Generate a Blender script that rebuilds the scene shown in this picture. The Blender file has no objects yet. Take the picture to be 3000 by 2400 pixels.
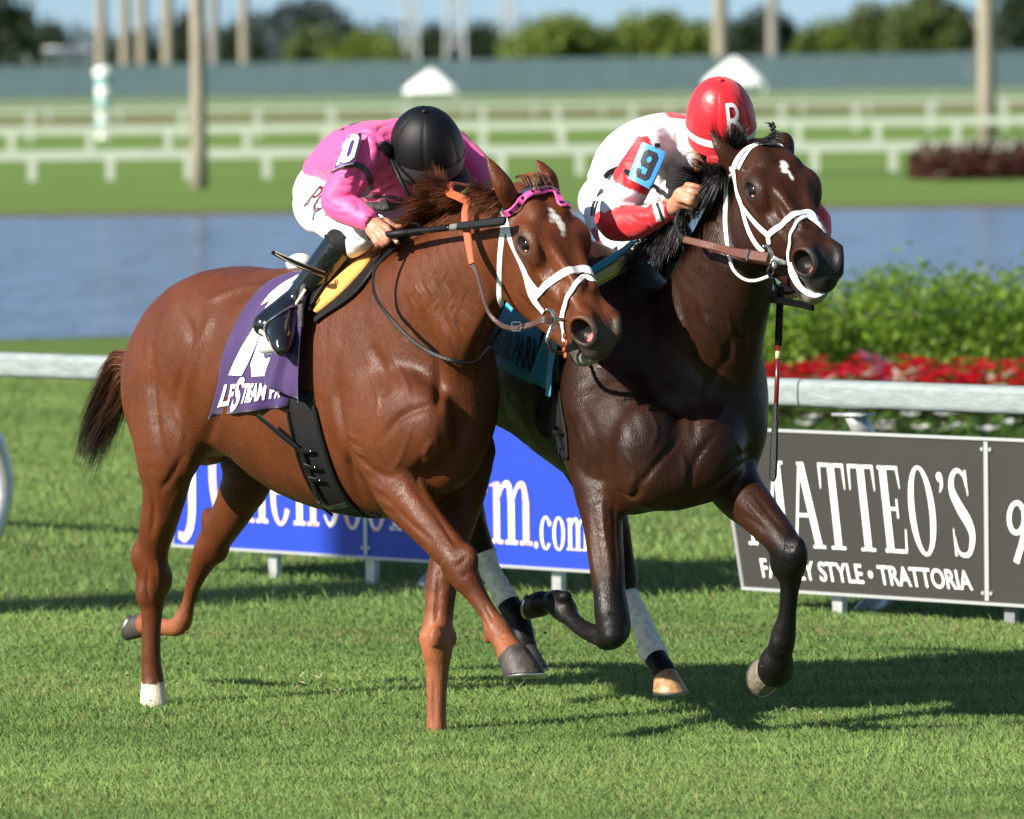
import bpy, bmesh, math, random
import numpy as np
from mathutils import Vector, Matrix
from mathutils.bvhtree import BVHTree

random.seed(7)
RNG = np.random.default_rng(7)
SC = bpy.context.scene
COL = SC.collection

# ---------------------------------------------------------------- camera
CAM_H = 2.2442            # metres above the turf
CAM_F = 21500.0           # focal length in pixels of the 3000 px wide photograph
PITCH = math.atan(1020.0 / CAM_F)
cam_data = bpy.data.cameras.new('camera')
cam = bpy.data.objects.new('camera', cam_data)
COL.objects.link(cam)
cam.location = (0, 0, CAM_H)
ROLL = 0.0113             # the photograph leans a little: its horizon climbs to the right
cam.rotation_euler = (Matrix.Rotation(math.pi / 2 - PITCH, 3, 'X') @ Matrix.Rotation(-ROLL, 3, 'Z')).to_euler()
cam_data.sensor_width = 36.0
cam_data.lens = 36.0 * CAM_F / 3000.0
cam_data.clip_start = 0.5
cam_data.clip_end = 6000.0
cam_data.dof.use_dof = True
cam_data.dof.focus_distance = 24.45
cam_data.dof.aperture_fstop = 5.2
SC.camera = cam

# ---------------------------------------------------------------- light
SUN_EL = math.radians(29.0)
SUN_AZ = math.radians(33.0)      # sun stands to the left, this far round towards the camera
LDIR = Vector((math.cos(SUN_EL) * math.cos(SUN_AZ), math.cos(SUN_EL) * math.sin(SUN_AZ), -math.sin(SUN_EL)))
sun_data = bpy.data.lights.new('sun', 'SUN')
sun_data.energy = 5.0
sun_data.angle = math.radians(0.53)
sun_data.color = (1.0, 0.93, 0.82)
sun = bpy.data.objects.new('sun', sun_data)
COL.objects.link(sun)
sun.rotation_euler = LDIR.to_track_quat('-Z', 'Y').to_euler()
sun.location = (-20, -12, 20)

world = bpy.data.worlds.new('World')
SC.world = world
world.use_nodes = True
wn = world.node_tree
wn.nodes.clear()
w_out = wn.nodes.new('ShaderNodeOutputWorld')
w_bg = wn.nodes.new('ShaderNodeBackground')
w_sky = wn.nodes.new('ShaderNodeTexSky')
w_sky.sky_type = 'NISHITA'
w_sky.sun_disc = False
w_sky.sun_elevation = SUN_EL
# direction towards the sun is -LDIR; sky rotation is measured from +Y, clockwise seen from above
w_sky.sun_rotation = math.atan2(-LDIR.x, -LDIR.y)
w_sky.air_density = 1.0
w_sky.dust_density = 0.5
w_sky.ozone_density = 2.0
w_bg.inputs['Strength'].default_value = 0.068
wn.links.new(w_sky.outputs[0], w_bg.inputs['Color'])
wn.links.new(w_bg.outputs[0], w_out.inputs['Surface'])

SC.view_settings.view_transform = 'Standard'
SC.view_settings.look = 'None'
SC.view_settings.exposure = 1.0
SC.view_settings.gamma = 1.0
SC.view_settings.use_curve_mapping = False
SC.render.engine = 'CYCLES'
SC.cycles.max_bounces = 6
SC.cycles.use_denoising = True

# ---------------------------------------------------------------- helpers
_sp, _cp = math.sin(PITCH), math.cos(PITCH)

def ray_xy(u, v):
    x, y = (u - 1500.0) / CAM_F, (1200.0 - v) / CAM_F
    return x * math.cos(ROLL) + y * math.sin(ROLL), y * math.cos(ROLL) - x * math.sin(ROLL)

def W(u, v, Y):
    """World point at world depth Y that the photograph shows at (u, v)."""
    x, y = ray_xy(u, v)
    dx, dy, dz = x, _cp + y * _sp, -_sp + y * _cp
    t = Y / dy
    return np.array([dx * t, Y, CAM_H + dz * t])

def G(u, v, z=0.0):
    """Point of the ground (height z) seen at (u, v)."""
    x, y = ray_xy(u, v)
    dx, dy, dz = x, _cp + y * _sp, -_sp + y * _cp
    t = (z - CAM_H) / dz
    return np.array([dx * t, dy * t, z])

def px(r, Y):
    return r * Y / CAM_F

def unit(a):
    a = np.asarray(a, float)
    return a / (np.linalg.norm(a) + 1e-12)

def tag(o, label=None, cat=None, group=None, kind=None):
    if label: o['label'] = label
    if cat: o['category'] = cat
    if group: o['group'] = group
    if kind: o['kind'] = kind
    return o

def empty(name, loc=(0, 0, 0)):
    o = bpy.data.objects.new(name, None)
    COL.objects.link(o)
    o.location = loc
    o.empty_display_size = 0.1
    return o

def put(o, parent):
    """Parent o, keeping where it stands."""
    o.parent = parent
    if parent is not None:
        m = Matrix.Translation(parent.location)      # every parent here stands unrotated where its own location says
        o.matrix_parent_inverse = m.inverted()
    return o

def mesh_obj(name, verts, faces, mat=None, parent=None, smooth=False, col=None, mats=None, midx=None):
    me = bpy.data.meshes.new(name)
    verts = np.asarray(verts, np.float32)
    if isinstance(faces, np.ndarray):
        nf, w = faces.shape
        me.vertices.add(len(verts)); me.vertices.foreach_set('co', verts.ravel())
        me.loops.add(nf * w); me.loops.foreach_set('vertex_index', faces.astype(np.int32).ravel())
        me.polygons.add(nf)
        me.polygons.foreach_set('loop_start', np.arange(0, nf * w, w, dtype=np.int32))
        me.polygons.foreach_set('loop_total', np.full(nf, w, dtype=np.int32))
        me.update(calc_edges=True)
    else:
        me.from_pydata([tuple(map(float, p)) for p in verts], [], faces)
        me.update()
    for m in (mats or ([mat] if mat else [])):
        me.materials.append(m)
    if midx is not None:
        me.polygons.foreach_set('material_index', np.asarray(midx, np.int32))
    if smooth:
        me.polygons.foreach_set('use_smooth', np.ones(len(me.polygons), bool))
    if col is not None:
        ca = me.color_attributes.new('Col', 'FLOAT_COLOR', 'POINT')
        c4 = np.ones((len(verts), 4), np.float32); c4[:, :3] = col
        ca.data.foreach_set('color', c4.ravel())
    o = bpy.data.objects.new(name, me)
    COL.objects.link(o)
    if parent is not None:
        put(o, parent)
    return o

class MB:
    """Collects simple shapes into one mesh."""
    def __init__(s): s.v, s.f = [], []
    def add(s, v, f):
        n = len(s.v)
        s.v += [tuple(map(float, p)) for p in v]
        s.f += [tuple(i + n for i in q) for q in f]
    def box(s, c, size, ax=None):
        c = np.asarray(c, float); h = np.asarray(size, float) / 2
        A = np.eye(3) if ax is None else np.asarray(ax, float)
        v = [c + A[0] * h[0] * i + A[1] * h[1] * j + A[2] * h[2] * k for i in (-1, 1) for j in (-1, 1) for k in (-1, 1)]
        s.add(v, [(0, 1, 3, 2), (4, 6, 7, 5), (0, 4, 5, 1), (2, 3, 7, 6), (0, 2, 6, 4), (1, 5, 7, 3)])
    def tube(s, pts, rad, n=8, cap=True):
        pts = [np.asarray(p, float) for p in pts]
        rad = [rad] * len(pts) if np.isscalar(rad) else rad
        b = len(s.v); ref = None
        for i, p in enumerate(pts):
            t = unit(pts[min(i + 1, len(pts) - 1)] - pts[max(i - 1, 0)])
            if ref is None: ref = np.array([0, 0, 1.0]) if abs(t[2]) < .9 else np.array([1.0, 0, 0])
            a = unit(ref - t * np.dot(ref, t)); c = np.cross(t, a); ref = a
            for k in range(n):
                w = 2 * math.pi * k / n
                s.v.append(tuple(p + rad[i] * (a * math.cos(w) + c * math.sin(w))))
        for i in range(len(pts) - 1):
            for k in range(n):
                k2 = (k + 1) % n
                s.f.append((b + i * n + k, b + i * n + k2, b + (i + 1) * n + k2, b + (i + 1) * n + k))
        if cap:
            s.f.append(tuple(b + k for k in range(n))[::-1])
            e = b + (len(pts) - 1) * n
            s.f.append(tuple(e + k for k in range(n)))
    def build(s, name, mat, parent=None, smooth=False):
        return mesh_obj(name, np.array(s.v), s.f, mat, parent, smooth)

def grid_mesh(P):
    """P[i][j] -> verts, quads"""
    P = np.asarray(P, float); a, b = P.shape[:2]
    i, j = np.meshgrid(np.arange(a - 1), np.arange(b - 1), indexing='ij')
    q = np.stack([i * b + j, (i + 1) * b + j, (i + 1) * b + j + 1, i * b + j + 1], -1).reshape(-1, 4)
    return P.reshape(-1, 3), q

def catmull(P, sub):
    P = np.asarray(P, float)
    if len(P) < 3 or sub <= 1:
        if sub <= 1: return P
    E = np.vstack([2 * P[0] - P[1], P, 2 * P[-1] - P[-2]])
    out = []
    for i in range(len(P) - 1):
        p0, p1, p2, p3 = E[i:i + 4]
        for k in range(sub):
            t = k / sub
            out.append(.5 * (2 * p1 + (p2 - p0) * t + (2 * p0 - 5 * p1 + 4 * p2 - p3) * t * t + (3 * p1 - p0 - 3 * p2 + p3) * t ** 3))
    out.append(P[-1])
    return np.array(out)

# ---------------------------------------------------------------- materials
def new_mat(name):
    m = bpy.data.materials.new(name); m.use_nodes = True
    n = m.node_tree.nodes; b = n['Principled BSDF']
    return m, n, m.node_tree.links, b

def pmat(name, color, rough=.5, metal=0.0, spec=.5, noise=0.0, nscale=8.0, bump=0.0, bscale=60.0, coat=0.0, sheen=0.0, rvar=0.0, stretch=None):
    """Principled with broken-up colour and fine relief (object space)."""
    m, n, l, b = new_mat(name)
    b.inputs['Base Color'].default_value = (*color, 1)
    b.inputs['Roughness'].default_value = rough
    b.inputs['Metallic'].default_value = metal
    b.inputs['Specular IOR Level'].default_value = spec
    b.inputs['Coat Weight'].default_value = coat
    b.inputs['Coat Roughness'].default_value = .08
    b.inputs['Sheen Weight'].default_value = sheen
    tc = n.new('ShaderNodeTexCoord'); src = tc.outputs['Object']
    if stretch:
        mp = n.new('ShaderNodeMapping'); mp.inputs['Scale'].default_value = stretch
        l.new(src, mp.inputs[0]); src = mp.outputs[0]
    if noise > 0 or rvar > 0:
        t = n.new('ShaderNodeTexNoise'); t.inputs['Scale'].default_value = nscale; t.inputs['Detail'].default_value = 6
        t.inputs['Roughness'].default_value = .65
        l.new(src, t.inputs['Vector'])
        if noise > 0:
            r = n.new('ShaderNodeMapRange'); r.inputs[1].default_value = .25; r.inputs[2].default_value = .75
            r.inputs[3].default_value = 1 - noise; r.inputs[4].default_value = 1 + noise
            l.new(t.outputs['Fac'], r.inputs[0])
            x = n.new('ShaderNodeVectorMath'); x.operation = 'SCALE'; x.inputs[0].default_value = color
            l.new(r.outputs[0], x.inputs['Scale']); l.new(x.outputs[0], b.inputs['Base Color'])
        if rvar > 0:
            r2 = n.new('ShaderNodeMapRange'); r2.inputs[1].default_value = .3; r2.inputs[2].default_value = .7
            r2.inputs[3].default_value = max(.02, rough - rvar); r2.inputs[4].default_value = rough + rvar
            l.new(t.outputs['Fac'], r2.inputs[0]); l.new(r2.outputs[0], b.inputs['Roughness'])
    if bump > 0:
        t2 = n.new('ShaderNodeTexNoise'); t2.inputs['Scale'].default_value = bscale; t2.inputs['Detail'].default_value = 4
        l.new(src, t2.inputs['Vector'])
        bp = n.new('ShaderNodeBump'); bp.inputs['Strength'].default_value = 1.0; bp.inputs['Distance'].default_value = bump
        l.new(t2.outputs['Fac'], bp.inputs['Height']); l.new(bp.outputs[0], b.inputs['Normal'])
    return m
# ---------------------------------------------------------------- soft solids: bodies grown from muscles and bones
class Field:
    def __init__(s, lo, hi, h, fine=()):
        """Rectilinear grid; fine = list of (lo, hi, h) boxes sampled more closely."""
        s.ax = []
        for a in range(3):
            pts = [lo[a]]
            while pts[-1] < hi[a]:
                st = h
                for (flo, fhi, fh) in fine:
                    if flo[a] - h < pts[-1] < fhi[a]: st = min(st, fh)
                pts.append(pts[-1] + st)
            s.ax.append(np.array(pts, np.float32))
        s.d = np.full([len(x) for x in s.ax], 1.0, np.float32)

    def sl(s, lo, hi):
        r = []
        for a in range(3):
            i = np.searchsorted(s.ax[a], lo[a]); j = np.searchsorted(s.ax[a], hi[a])
            r.append(slice(max(i - 1, 0), min(j + 1, len(s.ax[a]))))
        return tuple(r)

    def pts(s, S):
        return np.meshgrid(*[s.ax[a][S[a]] for a in range(3)], indexing='ij', sparse=True)

    def merge(s, S, e, k, cut=False):
        d = s.d[S]
        if d.size == 0: return
        if cut:
            h = np.maximum(k - np.abs(d + e), 0) / max(k, 1e-6)
            s.d[S] = np.maximum(d, -e) + h * h * (k * .25)
        else:
            h = np.maximum(k - np.abs(d - e), 0) / max(k, 1e-6)
            s.d[S] = np.minimum(d, e) - h * h * (k * .25)

    def ell(s, c, r, R=None, k=.03, cut=False):
        c = np.asarray(c, float); r = np.asarray(r, float)
        R = np.eye(3) if R is None else np.asarray(R, float)
        ext = np.sqrt(((R * r) ** 2).sum(1)) + k + .015
        S = s.sl(c - ext, c + ext)
        X, Y, Z = s.pts(S)
        X, Y, Z = X - np.float32(c[0]), Y - np.float32(c[1]), Z - np.float32(c[2])
        k0 = 0; k1 = 0
        for a in range(3):
            q = (X * np.float32(R[0, a]) + Y * np.float32(R[1, a]) + Z * np.float32(R[2, a])) / np.float32(r[a])
            q2 = q * q
            k0 = k0 + q2; k1 = k1 + q2 / np.float32(r[a] ** 2)
        k0 = np.sqrt(k0); k1 = np.sqrt(k1)
        s.merge(S, k0 * (k0 - 1) / np.maximum(k1, 1e-6), k, cut)

    def chain(s, P, ra, rb=None, side=(0, 1, 0), k=.03, sub=4, cut=False):
        """Tapering limb through P: half-width ra across, rb along `side`."""
        P = np.asarray(P, float); ra = np.asarray(ra, float)
        rb = ra if rb is None else np.asarray(rb, float)
        sd = np.asarray(side, float)
        if sd.ndim == 1: sd = np.repeat(sd[None], len(P), 0)
        A = catmull(np.hstack([P, ra[:, None], rb[:, None], sd]), sub)
        P, ra, rb, sd = A[:, :3], np.maximum(A[:, 3], .002), np.maximum(A[:, 4], .002), A[:, 5:8]
        m = np.maximum(ra, rb) + k + .015
        S = s.sl((P - m[:, None]).min(0), (P + m[:, None]).max(0))
        E = np.full(s.d[S].shape, 1.0, np.float32)
        if E.size == 0: return
        for i in range(len(P) - 1):
            a, b = P[i], P[i + 1]; mm = max(m[i], m[i + 1])
            T = s.sl(np.minimum(a, b) - mm, np.maximum(a, b) + mm)
            T = tuple(slice(max(T[q].start, S[q].start), min(T[q].stop, S[q].stop)) for q in range(3))
            if any(T[q].stop <= T[q].start for q in range(3)): continue
            X, Y, Z = s.pts(T)
            ab = b - a; L2 = float(ab @ ab) + 1e-9
            f = np.float32
            t = ((X - f(a[0])) * f(ab[0]) + (Y - f(a[1])) * f(ab[1]) + (Z - f(a[2])) * f(ab[2])) / f(L2)
            t = np.clip(t, 0, 1)
            wx = X - f(a[0]) - t * f(ab[0]); wy = Y - f(a[1]) - t * f(ab[1]); wz = Z - f(a[2]) - t * f(ab[2])
            r1 = f(ra[i]) + t * f(ra[i + 1] - ra[i]); r2 = f(rb[i]) + t * f(rb[i + 1] - rb[i])
            n = unit(ab); q = sd[i] + sd[i + 1]; q = unit(q - n * (q @ n))
            ws = wx * f(q[0]) + wy * f(q[1]) + wz * f(q[2])
            w2 = wx * wx + wy * wy + wz * wz
            wr2 = np.maximum(w2 - ws * ws, 0)
            k0 = np.sqrt(wr2 / (r1 * r1) + ws * ws / (r2 * r2)); k1 = np.sqrt(wr2 / r1 ** 4 + ws * ws / r2 ** 4)
            e = np.where(k1 > 1e-3, k0 * (k0 - 1) / np.maximum(k1, 1e-3), -np.minimum(r1, r2))
            U = tuple(slice(T[q_].start - S[q_].start, T[q_].stop - S[q_].start) for q_ in range(3))
            E[U] = np.minimum(E[U], e)
        s.merge(S, E, k, cut)

    def keep(s, fn):
        """Intersect with a callable half-space style function of (X, Y, Z)."""
        X, Y, Z = s.pts(tuple(slice(0, n) for n in s.d.shape))
        s.d = np.maximum(s.d, fn(X, Y, Z)).astype(np.float32)

    def mesh(s, smooth=2):
        d = s.d; ins = (d < 0).astype(np.uint8)
        c = ins[:-1] + ins[1:]; c = c[:, :-1] + c[:, 1:]; c = c[:, :, :-1] + c[:, :, 1:]
        I, J, K = np.nonzero((c > 0) & (c < 8))
        n = len(I); ids = np.full(c.shape, -1, np.int32); ids[I, J, K] = np.arange(n)
        cv = {}
        for a in (0, 1):
            for b in (0, 1):
                for g in (0, 1):
                    cv[a, b, g] = d[I + a, J + b, K + g]
        acc = np.zeros((n, 3)); cnt = np.zeros(n)
        for axis in range(3):
            o = [q for q in range(3) if q != axis]
            for p in (0, 1):
                for q in (0, 1):
                    a0 = [0, 0, 0]; a0[o[0]] = p; a0[o[1]] = q; a1 = list(a0); a1[axis] = 1
                    v0, v1 = cv[tuple(a0)], cv[tuple(a1)]
                    x = (v0 < 0) != (v1 < 0)
                    t = np.where(x, v0 / np.where(x, v0 - v1, 1), 0)
                    for dd in range(3):
                        acc[:, dd] += np.where(x, t if dd == axis else a0[dd], 0)
                    cnt += x
        f = acc / cnt[:, None]
        V = np.stack([s.ax[a][idx] + f[:, a] * (s.ax[a][idx + 1] - s.ax[a][idx]) for a, idx in enumerate((I, J, K))], 1)
        F = []
        base = cv[0, 0, 0] < 0
        for axis, (m1, m2) in enumerate((((0, 1, 0), (0, 0, 1)), ((0, 0, 1), (1, 0, 0)), ((1, 0, 0), (0, 1, 0)))):
            a1 = [0, 0, 0]; a1[axis] = 1
            x = base != (cv[tuple(a1)] < 0)
            x &= (I * m1[0] + J * m1[1] + K * m1[2] > 0) & (I * m2[0] + J * m2[1] + K * m2[2] > 0)
            i, j, k = I[x], J[x], K[x]
            q = np.stack([ids[i, j, k], ids[i - m1[0], j - m1[1], k - m1[2]],
                          ids[i - m1[0] - m2[0], j - m1[1] - m2[1], k - m1[2] - m2[2]], ids[i - m2[0], j - m2[1], k - m2[2]]], 1)
            fl = base[x]
            q[~fl] = q[~fl][:, ::-1]
            F.append(q)
        F = np.vstack(F); F = F[(F >= 0).all(1)]
        # the winding above points inwards or outwards alike for all faces: make it outward
        V = V.astype(np.float64)
        for _ in range(smooth):
            A = np.zeros_like(V); m = np.zeros(n)
            for a, b in ((0, 1), (1, 2), (2, 3), (3, 0)):
                for dd in range(3):
                    A[:, dd] += np.bincount(F[:, a], V[F[:, b], dd], n) + np.bincount(F[:, b], V[F[:, a], dd], n)
                m += np.bincount(F[:, a], minlength=n) + np.bincount(F[:, b], minlength=n)
            V = V * .45 + .55 * A / np.maximum(m, 1)[:, None]
        vol = np.einsum('ij,ij->i', V[F[:, 0]], np.cross(V[F[:, 1]], V[F[:, 2]])).sum() + np.einsum('ij,ij->i', V[F[:, 0]], np.cross(V[F[:, 2]], V[F[:, 3]])).sum()
        if vol < 0: F = F[:, ::-1]
        return V, np.ascontiguousarray(F)

def pxchain(N):
    """Nodes (u, v, Y, r_px[, ratio]) -> points, ra, rb (metres)."""
    P = np.array([W(n[0], n[1], n[2]) for n in N])
    ra = np.array([px(n[3], n[2]) for n in N])
    rb = np.array([px(n[3], n[2]) * (n[4] if len(n) > 4 else 1.0) for n in N])
    return P, ra, rb

def sd_ell(V, c, r, R=None):
    q = (V - np.asarray(c)) @ (np.eye(3) if R is None else np.asarray(R))
    r = np.asarray(r)
    k0 = np.sqrt(((q / r) ** 2).sum(1)); k1 = np.sqrt(((q / r ** 2) ** 2).sum(1))
    return k0 * (k0 - 1) / np.maximum(k1, 1e-9)

def sd_chain(V, P, r):
    """distance to a tapered chain and the parameter along it"""
    best = np.full(len(V), 9.0); par = np.zeros(len(V))
    P = np.asarray(P, float)
    for i in range(len(P) - 1):
        a, b = P[i], P[i + 1]; ab = b - a
        t = np.clip((V - a) @ ab / (ab @ ab), 0, 1)
        e = np.linalg.norm(V - a - t[:, None] * ab, axis=1) - (r[i] + t * (r[i + 1] - r[i]))
        m = e < best; best[m] = e[m]; par[m] = i + t[m]
    return best, par

def vnoise(V, scale, seed=0):
    """cheap smooth noise, about -1..1"""
    r = np.random.default_rng(seed); o = np.zeros(len(V))
    for i in range(7):
        k = r.normal(size=3); k = k / np.linalg.norm(k) * scale * r.uniform(.6, 1.7)
        o += np.sin(V @ k + r.uniform(0, 6.28))
    return o / 3.2

def sstep(x, a, b):
    t = np.clip((x - a) / (b - a), 0, 1)
    return t * t * (3 - 2 * t)
# ---------------------------------------------------------------- sky tilt: sample a little above the true horizon, where it is blue
tcw = wn.nodes.new('ShaderNodeTexCoord')
mpw = wn.nodes.new('ShaderNodeMapping'); mpw.inputs['Location'].default_value = (0, 0, .115)
nrw = wn.nodes.new('ShaderNodeVectorMath'); nrw.operation = 'NORMALIZE'
wn.links.new(tcw.outputs['Generated'], mpw.inputs[0]); wn.links.new(mpw.outputs[0], nrw.inputs[0]); wn.links.new(nrw.outputs[0], w_sky.inputs[0])

# ---------------------------------------------------------------- ground
def turf_material(name, a, b_, c, fine=True):
    m, n, l, b = new_mat(name)
    tc = n.new('ShaderNodeTexCoord')
    def noise(scale, det, rough, sc=(1, 1, 1)):
        mp = n.new('ShaderNodeMapping'); mp.inputs['Scale'].default_value = sc
        l.new(tc.outputs['Object'], mp.inputs[0])
        t = n.new('ShaderNodeTexNoise'); t.inputs['Scale'].default_value = scale; t.inputs['Detail'].default_value = det; t.inputs['Roughness'].default_value = rough
        l.new(mp.outputs[0], t.inputs['Vector']); return t.outputs['Fac']
    big = noise(.55, 5, .6, (1, .45, 1)); mid = noise(9, 8, .7); fin = noise(120, 4, .7)
    r = n.new('ShaderNodeValToRGB'); r.color_ramp.elements[0].color = (*a, 1); r.color_ramp.elements[0].position = .34
    r.color_ramp.elements[1].color = (*b_, 1); r.color_ramp.elements[1].position = .66
    l.new(big, r.inputs[0])
    r2 = n.new('ShaderNodeValToRGB'); r2.color_ramp.elements[0].color = (0, 0, 0, 1); r2.color_ramp.elements[0].position = .52
    r2.color_ramp.elements[1].color = (1, 1, 1, 1); r2.color_ramp.elements[1].position = .78
    l.new(mid, r2.inputs[0])
    mx = n.new('ShaderNodeMix'); mx.data_type = 'RGBA'; l.new(r2.outputs[0], mx.inputs['Factor']); l.new(r.outputs[0], mx.inputs['A']); mx.inputs['B'].default_value = (*c, 1)
    mr = n.new('ShaderNodeMapRange'); mr.inputs[1].default_value = .25; mr.inputs[2].default_value = .75; mr.inputs[3].default_value = .55; mr.inputs[4].default_value = 1.45
    l.new(fin, mr.inputs[0])
    sc = n.new('ShaderNodeVectorMath'); sc.operation = 'SCALE'; l.new(mx.outputs['Result'], sc.inputs[0]); l.new(mr.outputs[0], sc.inputs['Scale'])
    l.new(sc.outputs[0], b.inputs['Base Color'])
    b.inputs['Roughness'].default_value = .9; b.inputs['Specular IOR Level'].default_value = .15
    bp = n.new('ShaderNodeBump'); bp.inputs['Distance'].default_value = .02; l.new(fin, bp.inputs['Height'])
    bp2 = n.new('ShaderNodeBump'); bp2.inputs['Distance'].default_value = .06; l.new(mid, bp2.inputs['Height']); l.new(bp.outputs[0], bp2.inputs['Normal'])
    l.new(bp2.outputs[0], b.inputs['Normal'])
    return m

M_TURF = turf_material('turf', (.120, .205, .054), (.185, .270, .074), (.26, .27, .11))
M_BANK = turf_material('bank_grass', (.150, .255, .055), (.180, .285, .066), (.22, .27, .085))
M_SOIL = pmat('soil', (.12, .075, .045), .95, noise=.4, nscale=3, bump=.03, bscale=8)

def sheet(name, poly, z, mat, kind='structure'):
    V = [(p[0], p[1], z) for p in poly]
    o = mesh_obj(name, V, [tuple(range(len(V)))], mat)
    o['kind'] = kind
    return o
sheet('ground', [(-1500, -20), (1500, -20), (1500, 3000), (-1500, 3000)], 0, M_TURF)

# pond: wavy outline, dark banks
def pond_edge(u, v):
    p = G(u, v); return p
near = [(-3000, 1020), (-600, 1004), (0, 998), (300, 990), (700, 985), (1200, 975), (1700, 968), (2300, 955), (3000, 940), (6000, 910)]
far = [(6000, 585), (3000, 612), (2200, 617), (1500, 624), (700, 634), (0, 640), (-600, 646), (-3000, 660)]
def wob(pts, z):
    A = catmull(np.array(pts, float), 8)
    return [G(a, b) for a, b in A]
pn, pf = wob(near, 0), wob(far, 0)
bank = [p + np.array([0, -.12, 0]) for p in pn] + [p + np.array([0, 5.0, 0]) for p in pf]
sheet('bank', bank, .004, M_SOIL)
mw, n, l, b = new_mat('pond_water')
b.inputs['Base Color'].default_value = (.10, .155, .27, 1); b.inputs['Roughness'].default_value = .16
b.inputs['IOR'].default_value = 1.33; b.inputs['Specular IOR Level'].default_value = .5
tc = n.new('ShaderNodeTexCoord'); mp = n.new('ShaderNodeMapping'); mp.inputs['Scale'].default_value = (.7, .45, 1); l.new(tc.outputs['Object'], mp.inputs[0])
t = n.new('ShaderNodeTexNoise'); t.inputs['Scale'].default_value = .7; t.inputs['Detail'].default_value = 9; t.inputs['Roughness'].default_value = .62; l.new(mp.outputs[0], t.inputs['Vector'])
bp = n.new('ShaderNodeBump'); bp.inputs['Distance'].default_value = 2.2; l.new(t.outputs['Fac'], bp.inputs['Height']); l.new(bp.outputs[0], b.inputs['Normal'])
sheet('water', pn + pf, .010, mw)
sheet('near_bank_grass', [(-40, 41.5), (40, 41.5)] + [tuple((p + np.array([0, -.10, 0]))[:2]) for p in pn[::-1]], .006, M_BANK)
# brighter grass on the far side of the water, and the sandy track beyond
sheet('far_grass', [G(u, v) + np.array([0, 3.0, 0]) for u, v in catmull(np.array(far[::-1], float), 8)] + [G(9000, 330), G(3000, 350), G(0, 372), G(-5000, 400)], .014, M_BANK)
sheet('track', [G(-6000, 392), G(0, 367), G(3000, 318), G(9000, 270), G(9000, 252), G(3000, 303), G(0, 352), G(-6000, 380)], .030, pmat('track_sand', (.20, .155, .075), .95, noise=.2, nscale=.2))

# ---------------------------------------------------------------- near running rail and its boards
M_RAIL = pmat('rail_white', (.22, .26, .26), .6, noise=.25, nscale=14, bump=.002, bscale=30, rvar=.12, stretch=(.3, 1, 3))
M_GALV = pmat('galvanised', (.52, .53, .52), .38, metal=.6, noise=.2, nscale=25)
M_DARKPOST = pmat('grey_post', (.16, .17, .18), .5, noise=.2)
RA, RB = np.array(W(0, 1032, 33.5)), np.array(W(2600, 1119, 29.4))
RD = unit((RB - RA) * [1, 1, 0]); RNRM = np.array([RD[1], -RD[0], 0])      # towards the camera
def rp(u):
    """point of the rail line in picture column u, on the ground"""
    k = (u - 1500) / CAM_F
    # x = k * y approximately (camera axis nearly level)
    a, d = RA, RD
    t_ = (k * a[1] * _q - a[0]) / (d[0] - k * d[1] * _q)
    p = a + d * t_; return np.array([p[0], p[1], 0])
_q = 1.0 / _cp
def rpo(u, off):
    """point in picture column u of the line `off` metres in front of the rail"""
    k = (u - 1500) / CAM_F * _q; a = RA + RNRM * off
    t_ = (k * a[1] - a[0]) / (RD[0] - k * RD[1]); p = a + RD * t_
    return np.array([p[0], p[1], 0])
rail = empty('running_rail', rp(1400))
tag(rail, 'white running rail on curved brackets just behind the galloping horses', 'rail')
z1 = .944
def rail_piece(u0, u1):
    a, c = rp(u0), rp(u1)
    prof = []
    hw, hh, rr = .05, .056, .026
    for cx, cz, a0 in ((hw - rr, hh - rr, 0), (-hw + rr, hh - rr, 90), (-hw + rr, -hh + rr, 180), (hw - rr, -hh + rr, 270)):
        for q in (0, 30, 60, 90):
            w = math.radians(a0 + q); prof.append((cx + rr * math.cos(w), cz + rr * math.sin(w)))
    prof.append(prof[0])
    rows = [[p + RNRM * y + np.array([0, 0, z1 - hh + z]) for y, z in prof] for p in (a, a + (c - a) * .5, c)]
    V, F = grid_mesh(rows)
    o = mesh_obj('rail_tube', V, F, M_RAIL, rail, False); return o
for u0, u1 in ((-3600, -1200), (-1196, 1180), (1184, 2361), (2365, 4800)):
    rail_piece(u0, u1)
for u in (-1400, -118, 1225, 2500, 3760):
    g = rp(u) - RNRM * .02
    m = MB(); pts = []
    base = g + RNRM * .06
    # post rises behind, leans back and hooks forward under the rail
    for t_ in np.linspace(0, 1, 12):
        off = -.42 * math.sin(math.pi * t_ ** .8) * .6
        pts.append(g + RNRM * (.02 + off) + np.array([0, 0, -.05 + t_ * (z1 - .13 + .05)]))
    m.tube(pts, [.055] * 3 + [.050] * 6 + [.042] * 3, 12)
    m.box(rp(u) + np.array([0, 0, z1 - .138]), (.16, .09, .012), [RD, RNRM, (0, 0, 1)])
    m.build('bracket', M_GALV, rail, True)

M_BLUE = pmat('board_blue', (.012, .042, .37), .42, noise=.06, nscale=5)
M_GREY = pmat('board_grey', (.027, .025, .022), .45, noise=.08, nscale=5)
M_TRIM = pmat('board_trim', (.45, .46, .46), .4, metal=.4)
M_WHITE = pmat('sign_white', (.80, .80, .78), .5)
M_BLUSH = None

def font_curve(fname=None):
    return None

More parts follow.
